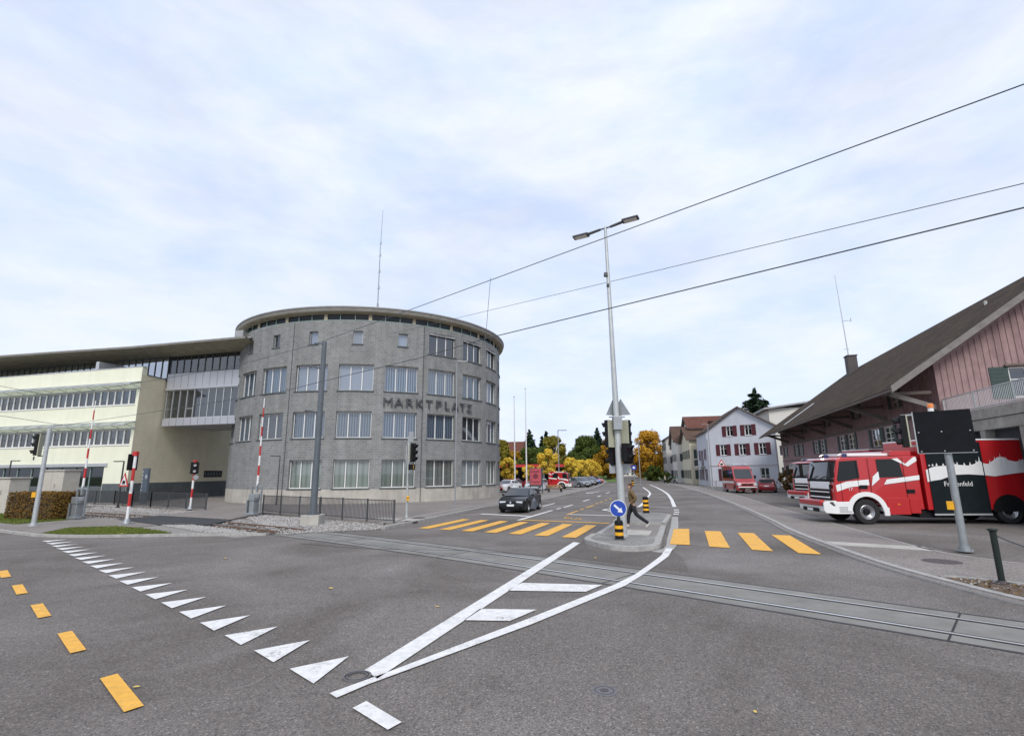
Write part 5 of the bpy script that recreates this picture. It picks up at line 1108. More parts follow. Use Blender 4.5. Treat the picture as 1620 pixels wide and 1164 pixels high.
# catenary mast
cm = thing('catenary_mast', 'tall dark grey catenary mast on a concrete block beside the railing', 'mast', (-9.62, 25.5, 0))
b = MB(); b.box((0, 0, .24), (.86, .86, .5)); b.build('concrete_block', 'conc', cm, bevel=.02)
b = MB(); b.cyl((0, 0, .49), (0, 0, 9.05), .165, .115, 16); b.cyl((0, 0, .49), (0, 0, .53), .32, .32, 16)
for k in range(4): a = rad(45+90*k); b.cyl((.27*math.cos(a), .27*math.sin(a), .53), (.27*math.cos(a), .27*math.sin(a), .62), .025, n=6)
b.build('pole', 'mast_grey', cm, smooth=True)
b = MB(); b.tube([(0, 0, 8.95), (-.35, -.45, 8.85)], .03, 6); b.tube([(0, 0, 7.6), (-.55, -.3, 7.75)], .03, 6); b.cyl((-.45, -.25, 7.66), (-.6, -.33, 7.78), .05, n=8); b.tube([(0, 0, 5.4), (-.6, -.3, 5.5)], .03, 6); b.cyl((-.5, -.25, 5.45), (-.62, -.31, 5.5), .05, n=8); b.build('bracket', 'mast_grey', cm)
# overhead wires
def wire(label, pts, r=.010, sag=0.0):
    q = []
    for i, (a, b_) in enumerate(zip(pts[:-1], pts[1:])):
        a, b_ = Vector(a), Vector(b_)
        for k in range(8): t = k/8; q.append(a.lerp(b_, t)-Vector((0, 0, sag*4*t*(1-t))))
    q.append(Vector(pts[-1])); o = MB().tube(q, r, 6).build('overhead_wire', 'wire'); return tag(o, label, 'wire')
wire('lowest overhead contact wire running above the rails', [(15, .4, 6.0), (7.2, 6.7, 6), (-.7, 13.6, 6), (-3, 16, 6), (-7.4, 19.9, 6), (-10.35, 22.6, 6), (-21, 29.7, 6), (-32.6, 37.1, 6), (-60, 53, 6)], .012)
wire('topmost overhead wire passing the street lamp head and reaching the catenary mast top', [(15, .2, 8.5), (8.0, 6.84, 8.2), (3, 11.5, 8.2), (-3.6, 17.7, 8.2), (-9.9, 25.1, 8.85)], .012)
wire('overhead wire leading left from the catenary mast across the round building', [(-9.9, 25.1, 8.85), (-15.6, 28.0, 8.3), (-23.3, 31.9, 8.2), (-34, 37.6, 8.2), (-60, 52, 8.2)], .012)
wire('middle overhead wire spanning from the round building across the street', [(-10.3, 41.75, 13.9), (10.7, 9.7, 8.2), (17, .1, 6.5)], .010, 0.0)
wire('short vertical dropper between two overhead wires', [(-.63, 14.75, 8.2), (-.72, 13.62, 6.0)], .007)
wire('overhead wire ending above the left signal pole', [(-32.6, 37.1, 6.02), (-33.5, 33.6, 6.3), (-40, 25, 7)], .016)
wire('upper overhead wire at the left edge across the yellow wing', [(-34, 37.6, 8.22), (-34, 33.5, 8.3), (-42, 24, 9)], .016)
# lamps, flagpoles, boards
def street_lamp(label, loc, h, head, r=.06, m='galv_light', hm='frame_dark', size=.7, wid=.22):
    t = thing('street_lamp', label, 'street lamp', loc); pole(t, h, r, r*.7, m); d = Vector((head[0], head[1], 0)).normalized()
    b = MB(); b.box(Vector((0, 0, h))+d*size*.5, (size, wid, .07), math.atan2(d.y, d.x)); hd = b.build('lamp_head', hm, t, bevel=.015)
    b = MB(); b.box(Vector((0, 0, h-.04))+d*size*.6, (size*.6, wid*.7, .012), math.atan2(d.y, d.x)); b.build('lamp_glass', 'plate', hd); return t
street_lamp('slim tall street lamp on the pavement in front of the round building', (-4.14, 37.7, .1), 10.5, (1, .1), .05, 'galv', 'galv', .8)
street_lamp('low dark path lamp with flat head left of the red and white signal post', (-29.1, 38.9, .1), 3.35, (-1, 0), .07, 'dark_metal', 'dark_metal', .75, .16)
street_lamp('low dark path lamp with flat head at the foot of the round building', (-18.2, 40.6, .1), 3.7, (-1, -.1), .045, 'dark_metal', 'dark_metal', .7, .16)
street_lamp('low dark path lamp at the left edge behind the concrete cabinets', (-42.0, 43.5, .1), 3.6, (1, 0), .07, 'dark_metal', 'dark_metal', .7, .16)
street_lamp('tall street lamp at the car park among the yellow trees', (6.69, 75.9, .1), 8.3, (1, 0), .09, 'galv', 'frame_dark', 1.3, .3)
street_lamp('far street lamp beside the road beyond the traffic island', (22.6, 93, 0), 7.6, (-1, 0), .1, 'galv', 'galv', .8, .3)
for lab, x, y, h in (('shorter white flagpole, left of the pair beyond the black car', .25, 67.5, 12.1), ('taller white flagpole, right of the pair beyond the black car', 1.75, 67.2, 13.1)):
    t = thing('flagpole', lab, 'flagpole', (x, y, .1)); pole(t, h, .10, .06, 'swhite'); b = MB(); b.sphere((0, 0, h+.05), .09, 10); b.build('finial', 'galv', t)
bl = thing('advertising_board', 'red advertising board on a dark post beside the parked vehicles', 'billboard', (3.1, 57.35, .1), rad(-8))
b = MB(); b.box((-.62, 0, 1.75), (1.35, .14, 2.0)); b.box((-1.2, 0, .4), (.1, .1, .8)); b.box((0.1, 0, 1.3), (.12, .14, 2.9)); b.build('frame', 'frame_dark', bl)
b = MB(); b.box((-.62, -.075, 1.82), (1.2, .02, 1.75)); ps = b.build('poster', 'poster', bl)
b = MB(); disc(b, (-.62, -.09, 1.85), (0, 1, 0), .3, .01, 9); b.box((-.62, -.09, 2.35), (.9, .01, .12)); b.box((-.62, -.09, 1.25), (.8, .01, .1)); b.build('poster_motif', 'poster_dark', ps)
it = thing('information_totem', 'upright blue grey information totem with pale lettering beside the yellow wing side wall', 'sign', (-31.3, 44.6, .1), rad(-30))
b = MB(); b.box((0, 0, 1.45), (.95, .16, 2.9)); b.build('panel', 'totem', it)
b = MB()
for k in range(8): b.box((-.38, -.085, 2.6-.3*k), (.12, .01, .18))
b.box((.2, -.085, 2.2), (.3, .01, .3), tilt=Matrix.Rotation(rad(45), 3, 'Y')); b.build('lettering', 'galv_light', it)
for lab, x, y, w_, d_, h in (('lower concrete cabinet with sloped cap at the left edge', -33.3, 34.6, 1.9, 1.2, 2.25), ('taller beige concrete cabinet behind the hedge', -33.4, 38.6, 2.1, 1.2, 2.75)):
    t = thing('concrete_cabinet', lab, 'cabinet', (x, y, 0), rad(-12)); b = MB(); b.box((0, 0, h/2), (w_, d_, h)); b.build('body', 'cabinet', t, bevel=.03)
    b = MB(); b.box((0, 0, h+.06), (w_+.14, d_+.14, .12)); b.build('cap', 'conc', t, bevel=.03)
    b = MB(); b.box((.35, -d_/2-.004, h*.62), (.12, .01, .3)); b.box((0, -d_/2-.003, h*.5), (.015, .008, h*.9)); b.build('door_lock', 'conc_dark', t)
gb = thing('chain_bollard', 'dark green bollard with flat cap and chain at the right edge', 'bollard', (10.1, 11.28, .05))
b = MB(); b.lathe([(.001, 1.1), (.085, 1.1), (.09, 1.07), (.06, 1.04), (.058, .98), (.058, .05)], 18); b.build('shaft', 'green_metal', gb, smooth=True)
b = MB(); b.box((0, 0, .015), (.34, .24, .03), .3); b.cyl((0, 0, .03), (0, 0, .07), .085, .07, 16); b.build('base_plate', 'rust_iron', gb)
b = MB(); pts = [Vector((.06, -.02, .95)).lerp(Vector((1.7, -1.6, .95)), k/14)-Vector((0, 0, .32*4*(k/14)*(1-k/14))) for k in range(15)]; b.tube(pts, .014, 6); b.build('chain', 'frame_dark', gb)
gb2 = dup(gb, (11.8, 9.68, .05), 0, 'dark green bollard holding the far end of the chain beyond the right edge')
# road ironwork
def manhole(label, x, y, r, m, z, ring=None):
    b = MB(); b.cyl((x, y, -.02), (x, y, z), r, r, 32); o = tag(b.build('manhole_cover', m), label, 'manhole cover')
    return o
manhole('round grey iron cover in the asphalt near the bottom edge', 1.0, 6.33, .15, 'iron_grey', .006)
b = MB(); b.lathe([(.145, .019), (.17, .021), (.17, 0), ], 28, (-1.9, 6.78, 0)); b.lathe([(.11, .019), (.125, .021), (.125, 0)], 28, (-1.9, 6.78, 0)); o = tag(b.build('manhole_cover', 'iron_grey'), 'small round iron ring cover at the tip of the white wedge lines', 'manhole cover')
b = MB(); b.cyl((1.0, 6.33, 0), (1.0, 6.33, .008), .05, .05, 16); b.lathe([(.1, .0075), (.11, .0085), (.11, 0)], 28, (1.0, 6.33, 0)); o2 = b.build('cover_centre', 'rust_iron'); bpy.data.objects['manhole_cover']; o2.parent = bpy.data.objects['manhole_cover']
manhole('large rusty round cover in the right pavement beside the signal pole', 11.08, 14.0, .42, 'rust_iron', .052)
manhole('dark round cover in the pavement right of the slim signal pole', -4.95, 27.9, .36, 'rust_iron', .108); manhole('dark round cover beside the pavement kerb below the slim signal pole', -5.0, 26.0, .33, 'rust_iron', .108)
# pole sign in front of the blue house and small things round it
ws = thing('warning_sign_post', 'red bordered warning triangle on a post in front of the red van', 'sign', (24.6, 61.5, .045)); pole(ws, 3.3, .05, .05, 'galv'); tri_sign(ws, (0, -.07, 3.1), rad(-90), 1.0, 'galv', True, symbol=True)
hs = thing('house_lamp', 'thin street lamp standing against the pale blue house', 'street lamp', (26.6, 70, 0)); pole(hs, 8.6, .07, .05, 'galv'); b = MB(); b.box((-.4, 0, 8.6), (.8, .16, .08)); b.build('lamp_head', 'galv', hs)
railing('yard_fence', 'short grey bar fence left of the red van in front of the blue house', [(23.8, 67), (25.6, 63.5)], 1.2, 0, .2, 1.5, 'galv')
bn = thing('bench', 'low wooden bench beside the advertising board', 'bench', (4.9, 61.5, .1), rad(20))
for x in (-.8, .8): b = MB(); b.box((x, 0, .22), (.1, .45, .44)); b.build('leg', 'dark_metal', bn)
b = MB(); [b.box((0, -.18+.12*k, .46), (1.9, .1, .05)) for k in range(4)]; b.build('seat', 'wood', bn); b = MB(); [b.box((0, .24, .62+.14*k), (1.9, .05, .1)) for k in range(2)]; b.build('backrest', 'wood', bn)
# fallen leaves: a few that can be counted, and the litter of the planting bed
def leaf_bm(x, y, z, s, a):
    b = MB(); pr = [(-.5, 0, .0), (-.2, .28, .15), (.2, .25, .2), (.55, 0, .05), (.2, -.25, .22), (-.2, -.28, .12)]
    b.add([(x+(p*math.cos(a)-q*math.sin(a))*s, y+(p*math.sin(a)+q*math.cos(a))*s, z+r*s*.35) for p, q, r in pr]+[(x, y, z+.01*s)], [(i, (i+1) % 6, 6) for i in range(6)]); return b
for i, (x, y, s, lab) in enumerate([(-4.36, 6.5, .085, 'dry yellow leaf on the asphalt between the yellow dashes and the white triangles'), (2.42, 5.75, .06, 'pale leaf on the asphalt near the bottom edge, right of the iron cover'), (-3.9, 11.6, .12, 'yellow leaf alone on the asphalt left of the wedge lines'), (1.72, 4.72, .05, 'small yellow leaf at the bottom edge of the road'), (-8.4, 15.7, .16, 'pale leaf on the road near the middle of the junction'), (-1.4, 10.0, .09, 'leaf lying beside the left wedge line'), (2.3, 15.2, .12, 'brown leaf below the nose of the island'), (-15.8, 21.5, .16, 'pale leaf on the kerb of the grass verge')]):
    tag(leaf_bm(x, y, .02 if i < 7 else .115, s, i*1.3).build('fallen_leaf', 'leaf_y'), lab, 'leaf')
def leaf_litter(name, pts, z, s0, s1, m):
    n = len(pts); P = np.array([(p[0], p[1], z) for p in pts]); a = rng.uniform(0, 6.28, n); s = rng.uniform(s0, s1, n); t = rng.uniform(-.5, .5, (n, 2))
    dx = np.stack([np.cos(a)*s, np.sin(a)*s, t[:, 0]*s], -1); dy = np.stack([-np.sin(a)*s*.6, np.cos(a)*s*.6, t[:, 1]*s], -1)
    V = np.stack([P-dx, P-dy, P+dx, P+dy], 1).reshape(-1, 3); o = fast_mesh(name, V, np.arange(4*n).reshape(-1, 4), m); o['kind'] = 'stuff'; return o
leaf_litter('leaf_litter', scatter(bedR, 1300), .085, .015, .045, 'l_hedge'); stc = stones('bed_gravel', scatter(bedR, 1600), .07, .015, .04); stc['kind'] = 'stuff'
# ------------------------------------------------------------------ vehicles
def arc(cx, cz, r, a0, a1, n=10): return [(cx+r*math.cos(rad(a0+(a1-a0)*i/n)), cz+r*math.sin(rad(a0+(a1-a0)*i/n))) for i in range(n+1)]
def extrude_profile(mb, prof, yfn, ny=1, mi=0):
    """side outline (x,z) swept across the width; yfn gives the half width at (x,z)"""
    n = len(prof); vs = []
    for sgn in (1, -1): vs += [(x, sgn*yfn(x, z), z) for x, z in prof]
    fs = [tuple(range(n)), tuple(range(2*n-1, n-1, -1))]+[(i, n+i, n+(i+1) % n, (i+1) % n) for i in range(n)]
    return mb.add(vs, fs, mi)
def tri_fix(o):
    bm = bmesh.new(); bm.from_mesh(o.data); bmesh.ops.triangulate(bm, faces=[f for f in bm.faces if len(f.verts) > 4]); bmesh.ops.recalc_face_normals(bm, faces=bm.faces); bm.to_mesh(o.data); bm.free()
def wheel(root, x, y, r, w_, side, spokes=5, rimm='rim', truck=False):
    t = MB(); t.lathe([(r*.62, -w_/2), (r*.93, -w_/2), (r, -w_*.38), (r, w_*.38), (r*.93, w_/2), (r*.62, w_/2)], 28, (0, 0, 0), 'Y'); o = t.build('wheel', 'tyre', root, smooth=True); o.location = (x, y, r)
    b = MB(); yo = side*w_*.42
    b.lathe([(r*.64, yo-side*.02), (r*.60, yo), (r*.54, yo-side*.03), (r*.50, yo-side*.09 if not truck else yo-side*.02)], 24, (0, 0, 0), 'Y')
    if truck:
        b.lathe([(r*.50, yo-side*.02), (r*.30, yo-side*.10), (.02, yo-side*.10)], 24, (0, 0, 0), 'Y')
        for k in range(10): a = 2*math.pi*k/10; b.cyl((r*.40*math.cos(a), yo-side*.10, r*.40*math.sin(a)), (r*.40*math.cos(a), yo-side*.02, r*.40*math.sin(a)), .024, n=6)
        b.lathe([(r*.26, yo-side*.1), (r*.24, yo+side*.0), (.01, yo+side*.01)], 16, (0, 0, 0), 'Y', 1)
    else:
        for k in range(spokes):
            a = 2*math.pi*k/spokes+.3; c, s = math.cos(a), math.sin(a); p = [(r*.1, -r*.09), (r*.52, -r*.06), (r*.52, r*.06), (r*.1, r*.09)]
            b.add([(u*c-v*s, yy, u*s+v*c) for yy in (yo-side*.05, yo-side*.02) for u, v in p], [(0, 1, 2, 3), (7, 6, 5, 4), (0, 4, 5, 1), (1, 5, 6, 2), (2, 6, 7, 3), (3, 7, 4, 0)])
        b.cyl((0, yo-side*.06, 0), (0, yo-side*.01, 0), r*.14, r*.12, 12)
        b.lathe([(r*.5, yo-side*.09), (.01, yo-side*.1)], 20, (0, 0, 0), 'Y', 1)
    q = b.build('rim', [rimm, 'black'], o, smooth=True); return o
def make_car(name, label, pm, L_=4.27, W_=1.79, H_=1.47, style='hatch', group=None, loc=(0, 0, 0), rz=0, wr=.325):
    t = thing(name, label, 'car', loc, rz, group); f = L_/2; wb = L_*.617; xf, xr = f-.86, f-.86-wb; ar = wr+.055
    def yw(x, z):
        k = abs(x)/f; e = W_/2*(1-.16*max(0, (k-.62)/.38)**2)
        if z < .5: e *= 1-.05*((.5-z)/.35)**2
        if z > .62: e *= 1-.035*(min(z, .95)-.62)/.33
        if z > .93: e *= 1-.24*(z-.93)/(H_-.93)
        return e
    rear = -f
    low = [(f-.12, .19), (f-.02, .30), (f, .42), (f-.015, .58), (f-.10, .70), (f-.42, .82), (f-.75, .90), (f-1.08, .96)]
    if style == 'hatch': low += [(0, .985), (-f+.6, 1.0), (-f+.16, 1.0), (-f+.05, .86), (-f+.0, .70), (-f+.0, .5), (-f+.08, .26)]
    else: low += [(0, .97), (-f+1.0, .985), (-f+.25, .97), (-f+.06, .86), (-f, .66), (-f+.02, .45), (-f+.1, .26)]
    bot = [(xr-ar, .2)]+arc(xr, wr, ar, 200, -20, 10)+[(xr+ar, .2), (xf-ar, .2)]+arc(xf, wr, ar, 200, -20, 10)+[(xf+ar, .2)]
    b = MB(); extrude_profile(b, low+bot, yw); body = b.build('body', pm, t, bevel=.045, seg=3); tri_fix(body); body.data.polygons.foreach_set('use_smooth', [True]*len(body.data.polygons))
    ch = MB(); ch.box((0, 0, .42), (L_*.84, W_*.78, .44)); ch.build('underbody', 'black', t)
    if style == 'hatch': gh = [(f-1.02, .93), (f-1.75, H_-.10), (f-2.0, H_-.02), (f-2.5, H_), (-f+.75, H_-.05), (-f+.42, H_-.12), (-f+.10, .95)]; wsb, wst, rst, rsb = (f-1.06, .955), (f-1.72, H_-.095), (-f+.44, H_-.13), (-f+.18, 1.03)
    elif style == 'wagon': gh = [(f-1.10, .93), (f-1.85, H_-.10), (f-2.1, H_-.02), (f-2.7, H_), (-f+.7, H_-.04), (-f+.45, H_-.08), (-f+.12, .93)]; wsb, wst, rst, rsb = (f-1.14, .955), (f-1.82, H_-.095), (-f+.44, H_-.1), (-f+.2, 1.0)
    else: gh = [(f-1.15, .93), (f-1.92, H_-.10), (f-2.2, H_-.02), (f-2.7, H_), (-f+1.55, H_-.06), (-f+1.25, H_-.13), (-f+.62, .93)]; wsb, wst, rst, rsb = (f-1.19, .955), (f-1.89, H_-.095), (-f+1.22, H_-.15), (-f+.72, .98)
    b = MB(); extrude_profile(b, gh, yw); cb_ = b.build('cabin', pm, t, bevel=.05, seg=3); tri_fix(cb_); cb_.data.polygons.foreach_set('use_smooth', [True]*len(cb_.data.polygons))
    def cross(p, q, name, m, ins=.06, off=.014):
        d = Vector((q[0]-p[0], 0, q[1]-p[1])).normalized(); n_ = Vector((d.z, 0, -d.x)); n_ = n_ if n_.z > 0 else -n_; g = MB()
        a, c = yw(*p)-ins, yw(*q)-ins; P = [Vector((p[0], -a, p[1])), Vector((p[0], a, p[1])), Vector((q[0], c, q[1])), Vector((q[0], -c, q[1]))]; K = 6; vs = []
        for u in range(K+1):
            for s_, e in ((0, 0), (1, 1)): pt = P[0].lerp(P[1], u/K) if not s_ else P[3].lerp(P[2], u/K); vs.append(pt+n_*(off+.03*(1-(2*u/K-1)**2)))
        g.add(vs, [(2*u, 2*u+2, 2*u+3, 2*u+1) for u in range(K)]); o = g.build(name, m, t, smooth='all'); return o
    cross(wsb, wst, 'windscreen', 'scar'); cross(rsb, rst, 'rear_window', 'carglass')
    xm = -.18 if style != 'sedan' else -.15
    for s in (1, -1):
        for poly, nm in (([(wsb[0]-.20, 1.0), (wst[0]-.12, H_-.12), (xm+.03, H_-.10), (xm+.05, 1.0)], 'side_window'), ([(xm-.05, 1.0), (xm-.05, H_-.10), (rst[0]+.28 if style != 'sedan' else rst[0]+.1, H_-.16), (rsb[0]+.34 if style != 'sedan' else rsb[0]+.28, 1.02)], 'side_window')):
            g = MB(); P = [(x, s*(yw(x, z)+.007), z) for x, z in poly]; g.poly(P if s < 0 else P[::-1]); g.build(nm, 'carglass', t)
        g = MB(); g.box((xf-.64, s*(W_/2+.07), 1.02), (.16, .17, .12)); g.build('wing_mirror', pm, t, bevel=.03)
        g = MB(); hx = f-.22; g.add([(f-.03, s*(yw(f, .6)-.05), .60), (f-.055, s*(yw(f, .7)-.05), .70), (hx-.16, s*(yw(hx-.16, .76)+.006), .79), (hx-.12, s*(yw(hx, .66)+.012), .66), (f-.05, s*(yw(f, .6)-.42), .62), (f-.075, s*(yw(f, .7)-.42), .70)], [(0, 1, 2, 3), (0, 4, 5, 1)]); g.build('headlight', 'lamp_glass', t)
        g = MB(); rx = -f; g.add([(rx-.012, s*(yw(rx, .8)-.04), .68), (rx+.03, s*(yw(rx, .9)-.04), .90), (rx+.24, s*(yw(rx+.24, .88)+.008), .90), (rx+.2, s*(yw(rx+.2, .72)+.008), .70), (rx-.014, s*(yw(rx, .8)-.40), .70), (rx+.03, s*(yw(rx, .9)-.40), .90)], [(0, 1, 2, 3), (0, 4, 5, 1)]); g.build('taillight', 'tail', t)
        g = MB(); g.box((xm+.0, s*(yw(xm, .6)+.002), .62), (.012, .006, .62)); g.box((f-1.28, s*(yw(f-1.28, .6)+.002), .62), (.012, .006, .62)); g.build('door_gap', 'black', t)
        for x in (xm+.22, xm-.75): g = MB(); g.box((x, s*(yw(x, .84)+.016), .84), (.19, .03, .035)); g.build('door_handle', pm, t)
    g = MB(); g.box((f-.02, 0, .615), (.05, .62, .09)); g.box((f+.0, 0, .33), (.05, 1.05, .15)); g.box((f-.035, 0, .205), (.1, 1.3, .03)); g.build('grille', 'black', t, bevel=.012)
    g = MB(); disc(g, (f+.012, 0, .635), (1, 0, .15), .055, .02, 16); g.build('badge', 'chrome', t)
    for x, nm in ((f+.028, 'licence_plate'), (-f-.012, 'licence_plate')): g = MB(); g.box((x, 0, .47 if x > 0 else .72), (.015, .44, .11)); g.build(nm, 'plate', t)
    for x in (xf, xr):
        for s in (1, -1): wheel(t, x, s*(W_/2-.115), wr, .21, s)
    return t
golf = make_car('black_hatchback', 'black hatchback waiting at the white stop line in front of the zebra crossing', 'p_black', H_=1.44, loc=(.5, 33.6, 0), rz=rad(-108))
g = MB(); g.add([(2.02, -.74, .60), (2.0, -.74, .71), (1.72, -.83, .77), (1.8, -.85, .65)], [(0, 1, 2, 3)]); g.build('indicator', 'amber', golf)
def place_car(src, loc, rz, label, pm=None, old='p_white', group='cars in the car park'):
    c = dup(src, loc, rz, label, group)
    if pm: recolour(c, old, pm)
    return c
wc = make_car('parked_car', 'white saloon with a red nose parked facing the street beside the flagpoles', 'p_white', 4.5, 1.82, 1.42, 'sedan', 'cars in the car park', (-.6, 63.5, .1), rad(-118))
g = MB(); g.box((2.24, 0, .5), (.05, 1.0, .2)); g.box((1.9, 0, .865), (.5, .5, .02), tilt=Matrix.Rotation(rad(14), 3, 'Y')); g.build('red_trim', 'f_red', wc)
wg = make_car('parked_car', 'silver estate car parked behind the red advertising board', 'p_silver', 4.6, 1.82, 1.5, 'wagon', 'cars in the car park', (3.0, 66.5, .1), rad(-112))
hb = make_car('parked_car', 'dark red car parked behind the white saloon with the red nose', 'p_red', 4.1, 1.75, 1.48, 'hatch', 'cars in the car park', (.2, 70.5, .1), rad(60))
recolour(hb, 'p_red', 'p_dred')
row = [(9.7, 79.0, 'p_grey', wg, 'p_silver', 'grey estate car, first of the parked row after the old red truck'), (10.7, 83.0, 'p_black', wc, 'p_white', 'black saloon, second of the parked row in the car park'), (11.7, 87.0, 'p_grey', hb, 'p_dred', 'grey hatchback, third of the parked row in the car park'), (12.7, 91.0, 'p_black', wg, 'p_silver', 'black estate car, fourth of the parked row in the car park'), (13.6, 95.0, 'p_blue', wc, 'p_white', 'blue car in the parked row beside the red ones'), (14.6, 99.0, 'p_blue', hb, 'p_dred', 'dark blue hatchback behind the blue car in the parked row'), (15.6, 103.0, 'p_red', wg, 'p_silver', 'bright red estate car near the end of the parked row'), (16.6, 107.0, 'p_red', hb, 'p_dred', 'red hatchback, last of the parked row in the car park')]
for i, (x, y, pm, src, old, lab) in enumerate(row):
    c = place_car(src, (x, y, .1), rad(-60+random.uniform(-4, 4)), lab, pm, old)
    for ch in list(c.children):
        if ch.name.startswith('red_trim'): bpy.data.objects.remove(ch)
rc = make_car('parked_car', 'dark red hatchback seen from behind right of the red van', 'p_dred', 4.3, 1.8, 1.5, 'wagon', None, (28.3, 58.5, 0), rad(62))
# fire engines: local +X is the front, origin on the ground under the front axle
SKY = [(2.72, 2.62), (2.95, 2.72), (3.15, 2.78), (3.7, 2.80), (3.95, 2.88), (4.2, 2.83), (4.55, 2.80), (4.8, 2.86), (4.92, 2.92), (5.06, 3.02), (5.2, 2.9), (5.4, 2.86), (5.6, 2.98), (5.85, 3.16), (6.1, 3.16), (6.3, 3.02), (6.6, 2.95), (6.9, 3.05), (7.2, 2.9), (7.6, 2.95), (8.0, 2.85)]
SKYB = [(8.0, 2.45), (7.2, 2.5), (6.6, 2.46), (6.0, 2.38), (5.6, 2.32), (5.1, 2.38), (4.5, 2.42), (3.9, 2.40), (3.3, 2.2), (2.95, 2.15), (2.72, 2.10)]
def fire_engine(name, label, loc, rz, full=True):
    t = thing(name, label, 'fire engine', loc, rz, None); Wd = 1.25
    wr, ar = .54, .62
    cab = [(1.28, .95), (1.30, 1.4), (1.24, 2.0), (1.05, 2.82), (.90, 2.93), (-2.45, 2.98), (-2.45, .62), (-1.3, .62), (-.95, .62)]+arc(0, wr, ar+.05, 165, 15, 10)[0:]+[(1.0, .62)]
    b = MB(); extrude_profile(b, cab, lambda x, z: Wd*(1-.02*max(0, x/1.3)-.03*max(0, (z-1.9)/1.1))); cb_ = b.build('cab', 'f_red', t, bevel=.05, seg=3); tri_fix(cb_)
    bump = [(1.32, .45), (1.72, .48), (1.80, .58), (1.80, .92), (1.66, 1.00), (1.28, 1.02), (1.28, .98), (.70, .98), (.64, .62), (.60, .45)]
    b = MB(); extrude_profile(b, bump, lambda x, z: Wd*(1.0-.10*max(0, (x-1.2)/.6)**2)+.004); bp_ = b.build('bumper', 'f_white', t, bevel=.04, seg=3); tri_fix(bp_)
    b = MB(); b.box((1.83, 0, .60), (.06, 1.4, .17)); b.build('bumper_slot', 'black', t, bevel=.02)
    b = MB(); b.box((1.76, 0, .92), (.24, 2.0, .26)); b.build('front_beam', 'f_red', t, bevel=.06, seg=3)
    b = MB(); b.box((1.30, 0, 1.68), (.07, 1.75, .34), tilt=Matrix.Rotation(rad(-4), 3, 'Y')); b.box((1.345, 0, 1.385), (.06, 1.75, .06)); b.box((1.35, 0, 1.15), (.06, 1.75, .06)); b.build('front_panel', 'f_white', t, bevel=.03)
    b = MB(); b.box((1.265, 0, 1.905), (.08, 2.3, .13)); b.box((1.315, .93, 1.63), (.05, .16, .2)); b.box((1.315, -.93, 1.63), (.05, .16, .2)); b.build('lower_screen_trim', 'black', t, bevel=.02)
    b = MB(); b.box((1.325, 0, 1.27), (.05, 1.85, .46))
    for z in (1.22, 1.28, 1.44): b.box((1.352, 0, z), (.02, 1.7, .015))
    b.build('grille', 'black', t, bevel=.01)
    b = MB(); P = []
    for z, x in ((1.93, 1.262), (2.80, 1.072)): P.append([Vector((x+.035-.05*abs(y)**3, y*1.17*(1-.03*(z-1.9)), z)) for y in np.linspace(-1, 1, 9)])
    vs = P[0]+P[1]; b.add(vs, [(i, i+1, 9+i+1, 9+i) for i in range(8)]); b.build('windscreen', 'scar', t, smooth='all')
    b = MB(); b.box((1.17, 0, 2.85), (.22, 2.3, .05), tilt=Matrix.Rotation(rad(12), 3, 'Y')); b.build('sun_visor', 'f_red', t, bevel=.02)
    b = MB(); b.tube([(1.32, -.6, 1.98), (1.30, -.15, 2.1)], .015, 5); b.tube([(1.32, .1, 1.98), (1.30, .55, 2.1)], .015, 5); b.build('wiper', 'black', t)
    for s in (1, -1):
        def sp(poly, nm, m, off=.006, th=None):
            g = MB(); pts = [(x, s*(Wd*(1-.02*max(0, x/1.3)-.03*max(0, (z-1.9)/1.1))+off), z) for x, z in poly]; g.poly(pts if s < 0 else pts[::-1]); return g.build(nm, m, t)
        sp([(1.14, 1.96), (.93, 2.76), (.16, 2.80), (.16, 2.02), (.35, 1.98), (.75, 1.90), (1.1, 1.86)], 'side_window', 'carglass')
        sp([(-.66, 2.03), (-.66, 2.83), (-1.64, 2.85), (-1.74, 2.05)], 'side_window', 'carglass')
        sp([(1.20, 1.42), (1.22, 1.70), (.75, 1.86), (-.22, 1.95), (-.22, 1.70), (.6, 1.62)], 'white_stripe', 'f_white', .009)
        sp([(-.32, 1.66), (-.42, 2.08), (-.69, 2.30), (-.69, 1.95)], 'white_stripe', 'f_white', .009); sp([(-.85, 1.72), (-1.0, 1.94), (-2.42, 2.12), (-2.40, 1.92)], 'white_stripe', 'f_white', .009)
        sp([(-1.35, 2.85), (-1.6, 2.88), (-1.9, 2.62), (-2.3, 2.92), (-2.42, 2.92), (-2.42, 2.75), (-2.0, 2.5)], 'white_stripe', 'f_white', .009)
        g = MB(); A = arc(0, wr, ar+.05, 178, 2, 16); B = arc(0, wr, ar+.25, 178, 2, 16); n = len(A)
        for y0 in (Wd*.70, Wd+.03): pass
        vs = [(x, s*(Wd+.035), z) for x, z in A]+[(x, s*(Wd+.035), z) for x, z in B]+[(x, s*(Wd-.35), z) for x, z in A]+[(x, s*(Wd-.02), z) for x, z in B]
        g.add(vs, [(i, i+1, n+i+1, n+i) for i in range(n-1)]+[(i, 2*n+i, 2*n+i+1, i+1) for i in range(n-1)]+[(n+i, n+i+1, 3*n+i+1, 3*n+i) for i in range(n-1)])
        g.box((-.80, s*(Wd+.0), .55), (.22, .08, .35)); g.build('wheel_arch', 'f_white', t)
        g = MB(); g.box((.24, s*(Wd+.005), 1.9), (.012, .012, 1.75)); g.box((-.28, s*(Wd+.005), 1.95), (.012, .012, 1.9)); g.box((-1.78, s*(Wd+.003), 1.95), (.012, .012, 1.9)); g.box((1.0, s*(Wd-.01), 1.35), (.012, .012, 1.0)); g.build('door_gap', 'black', t)
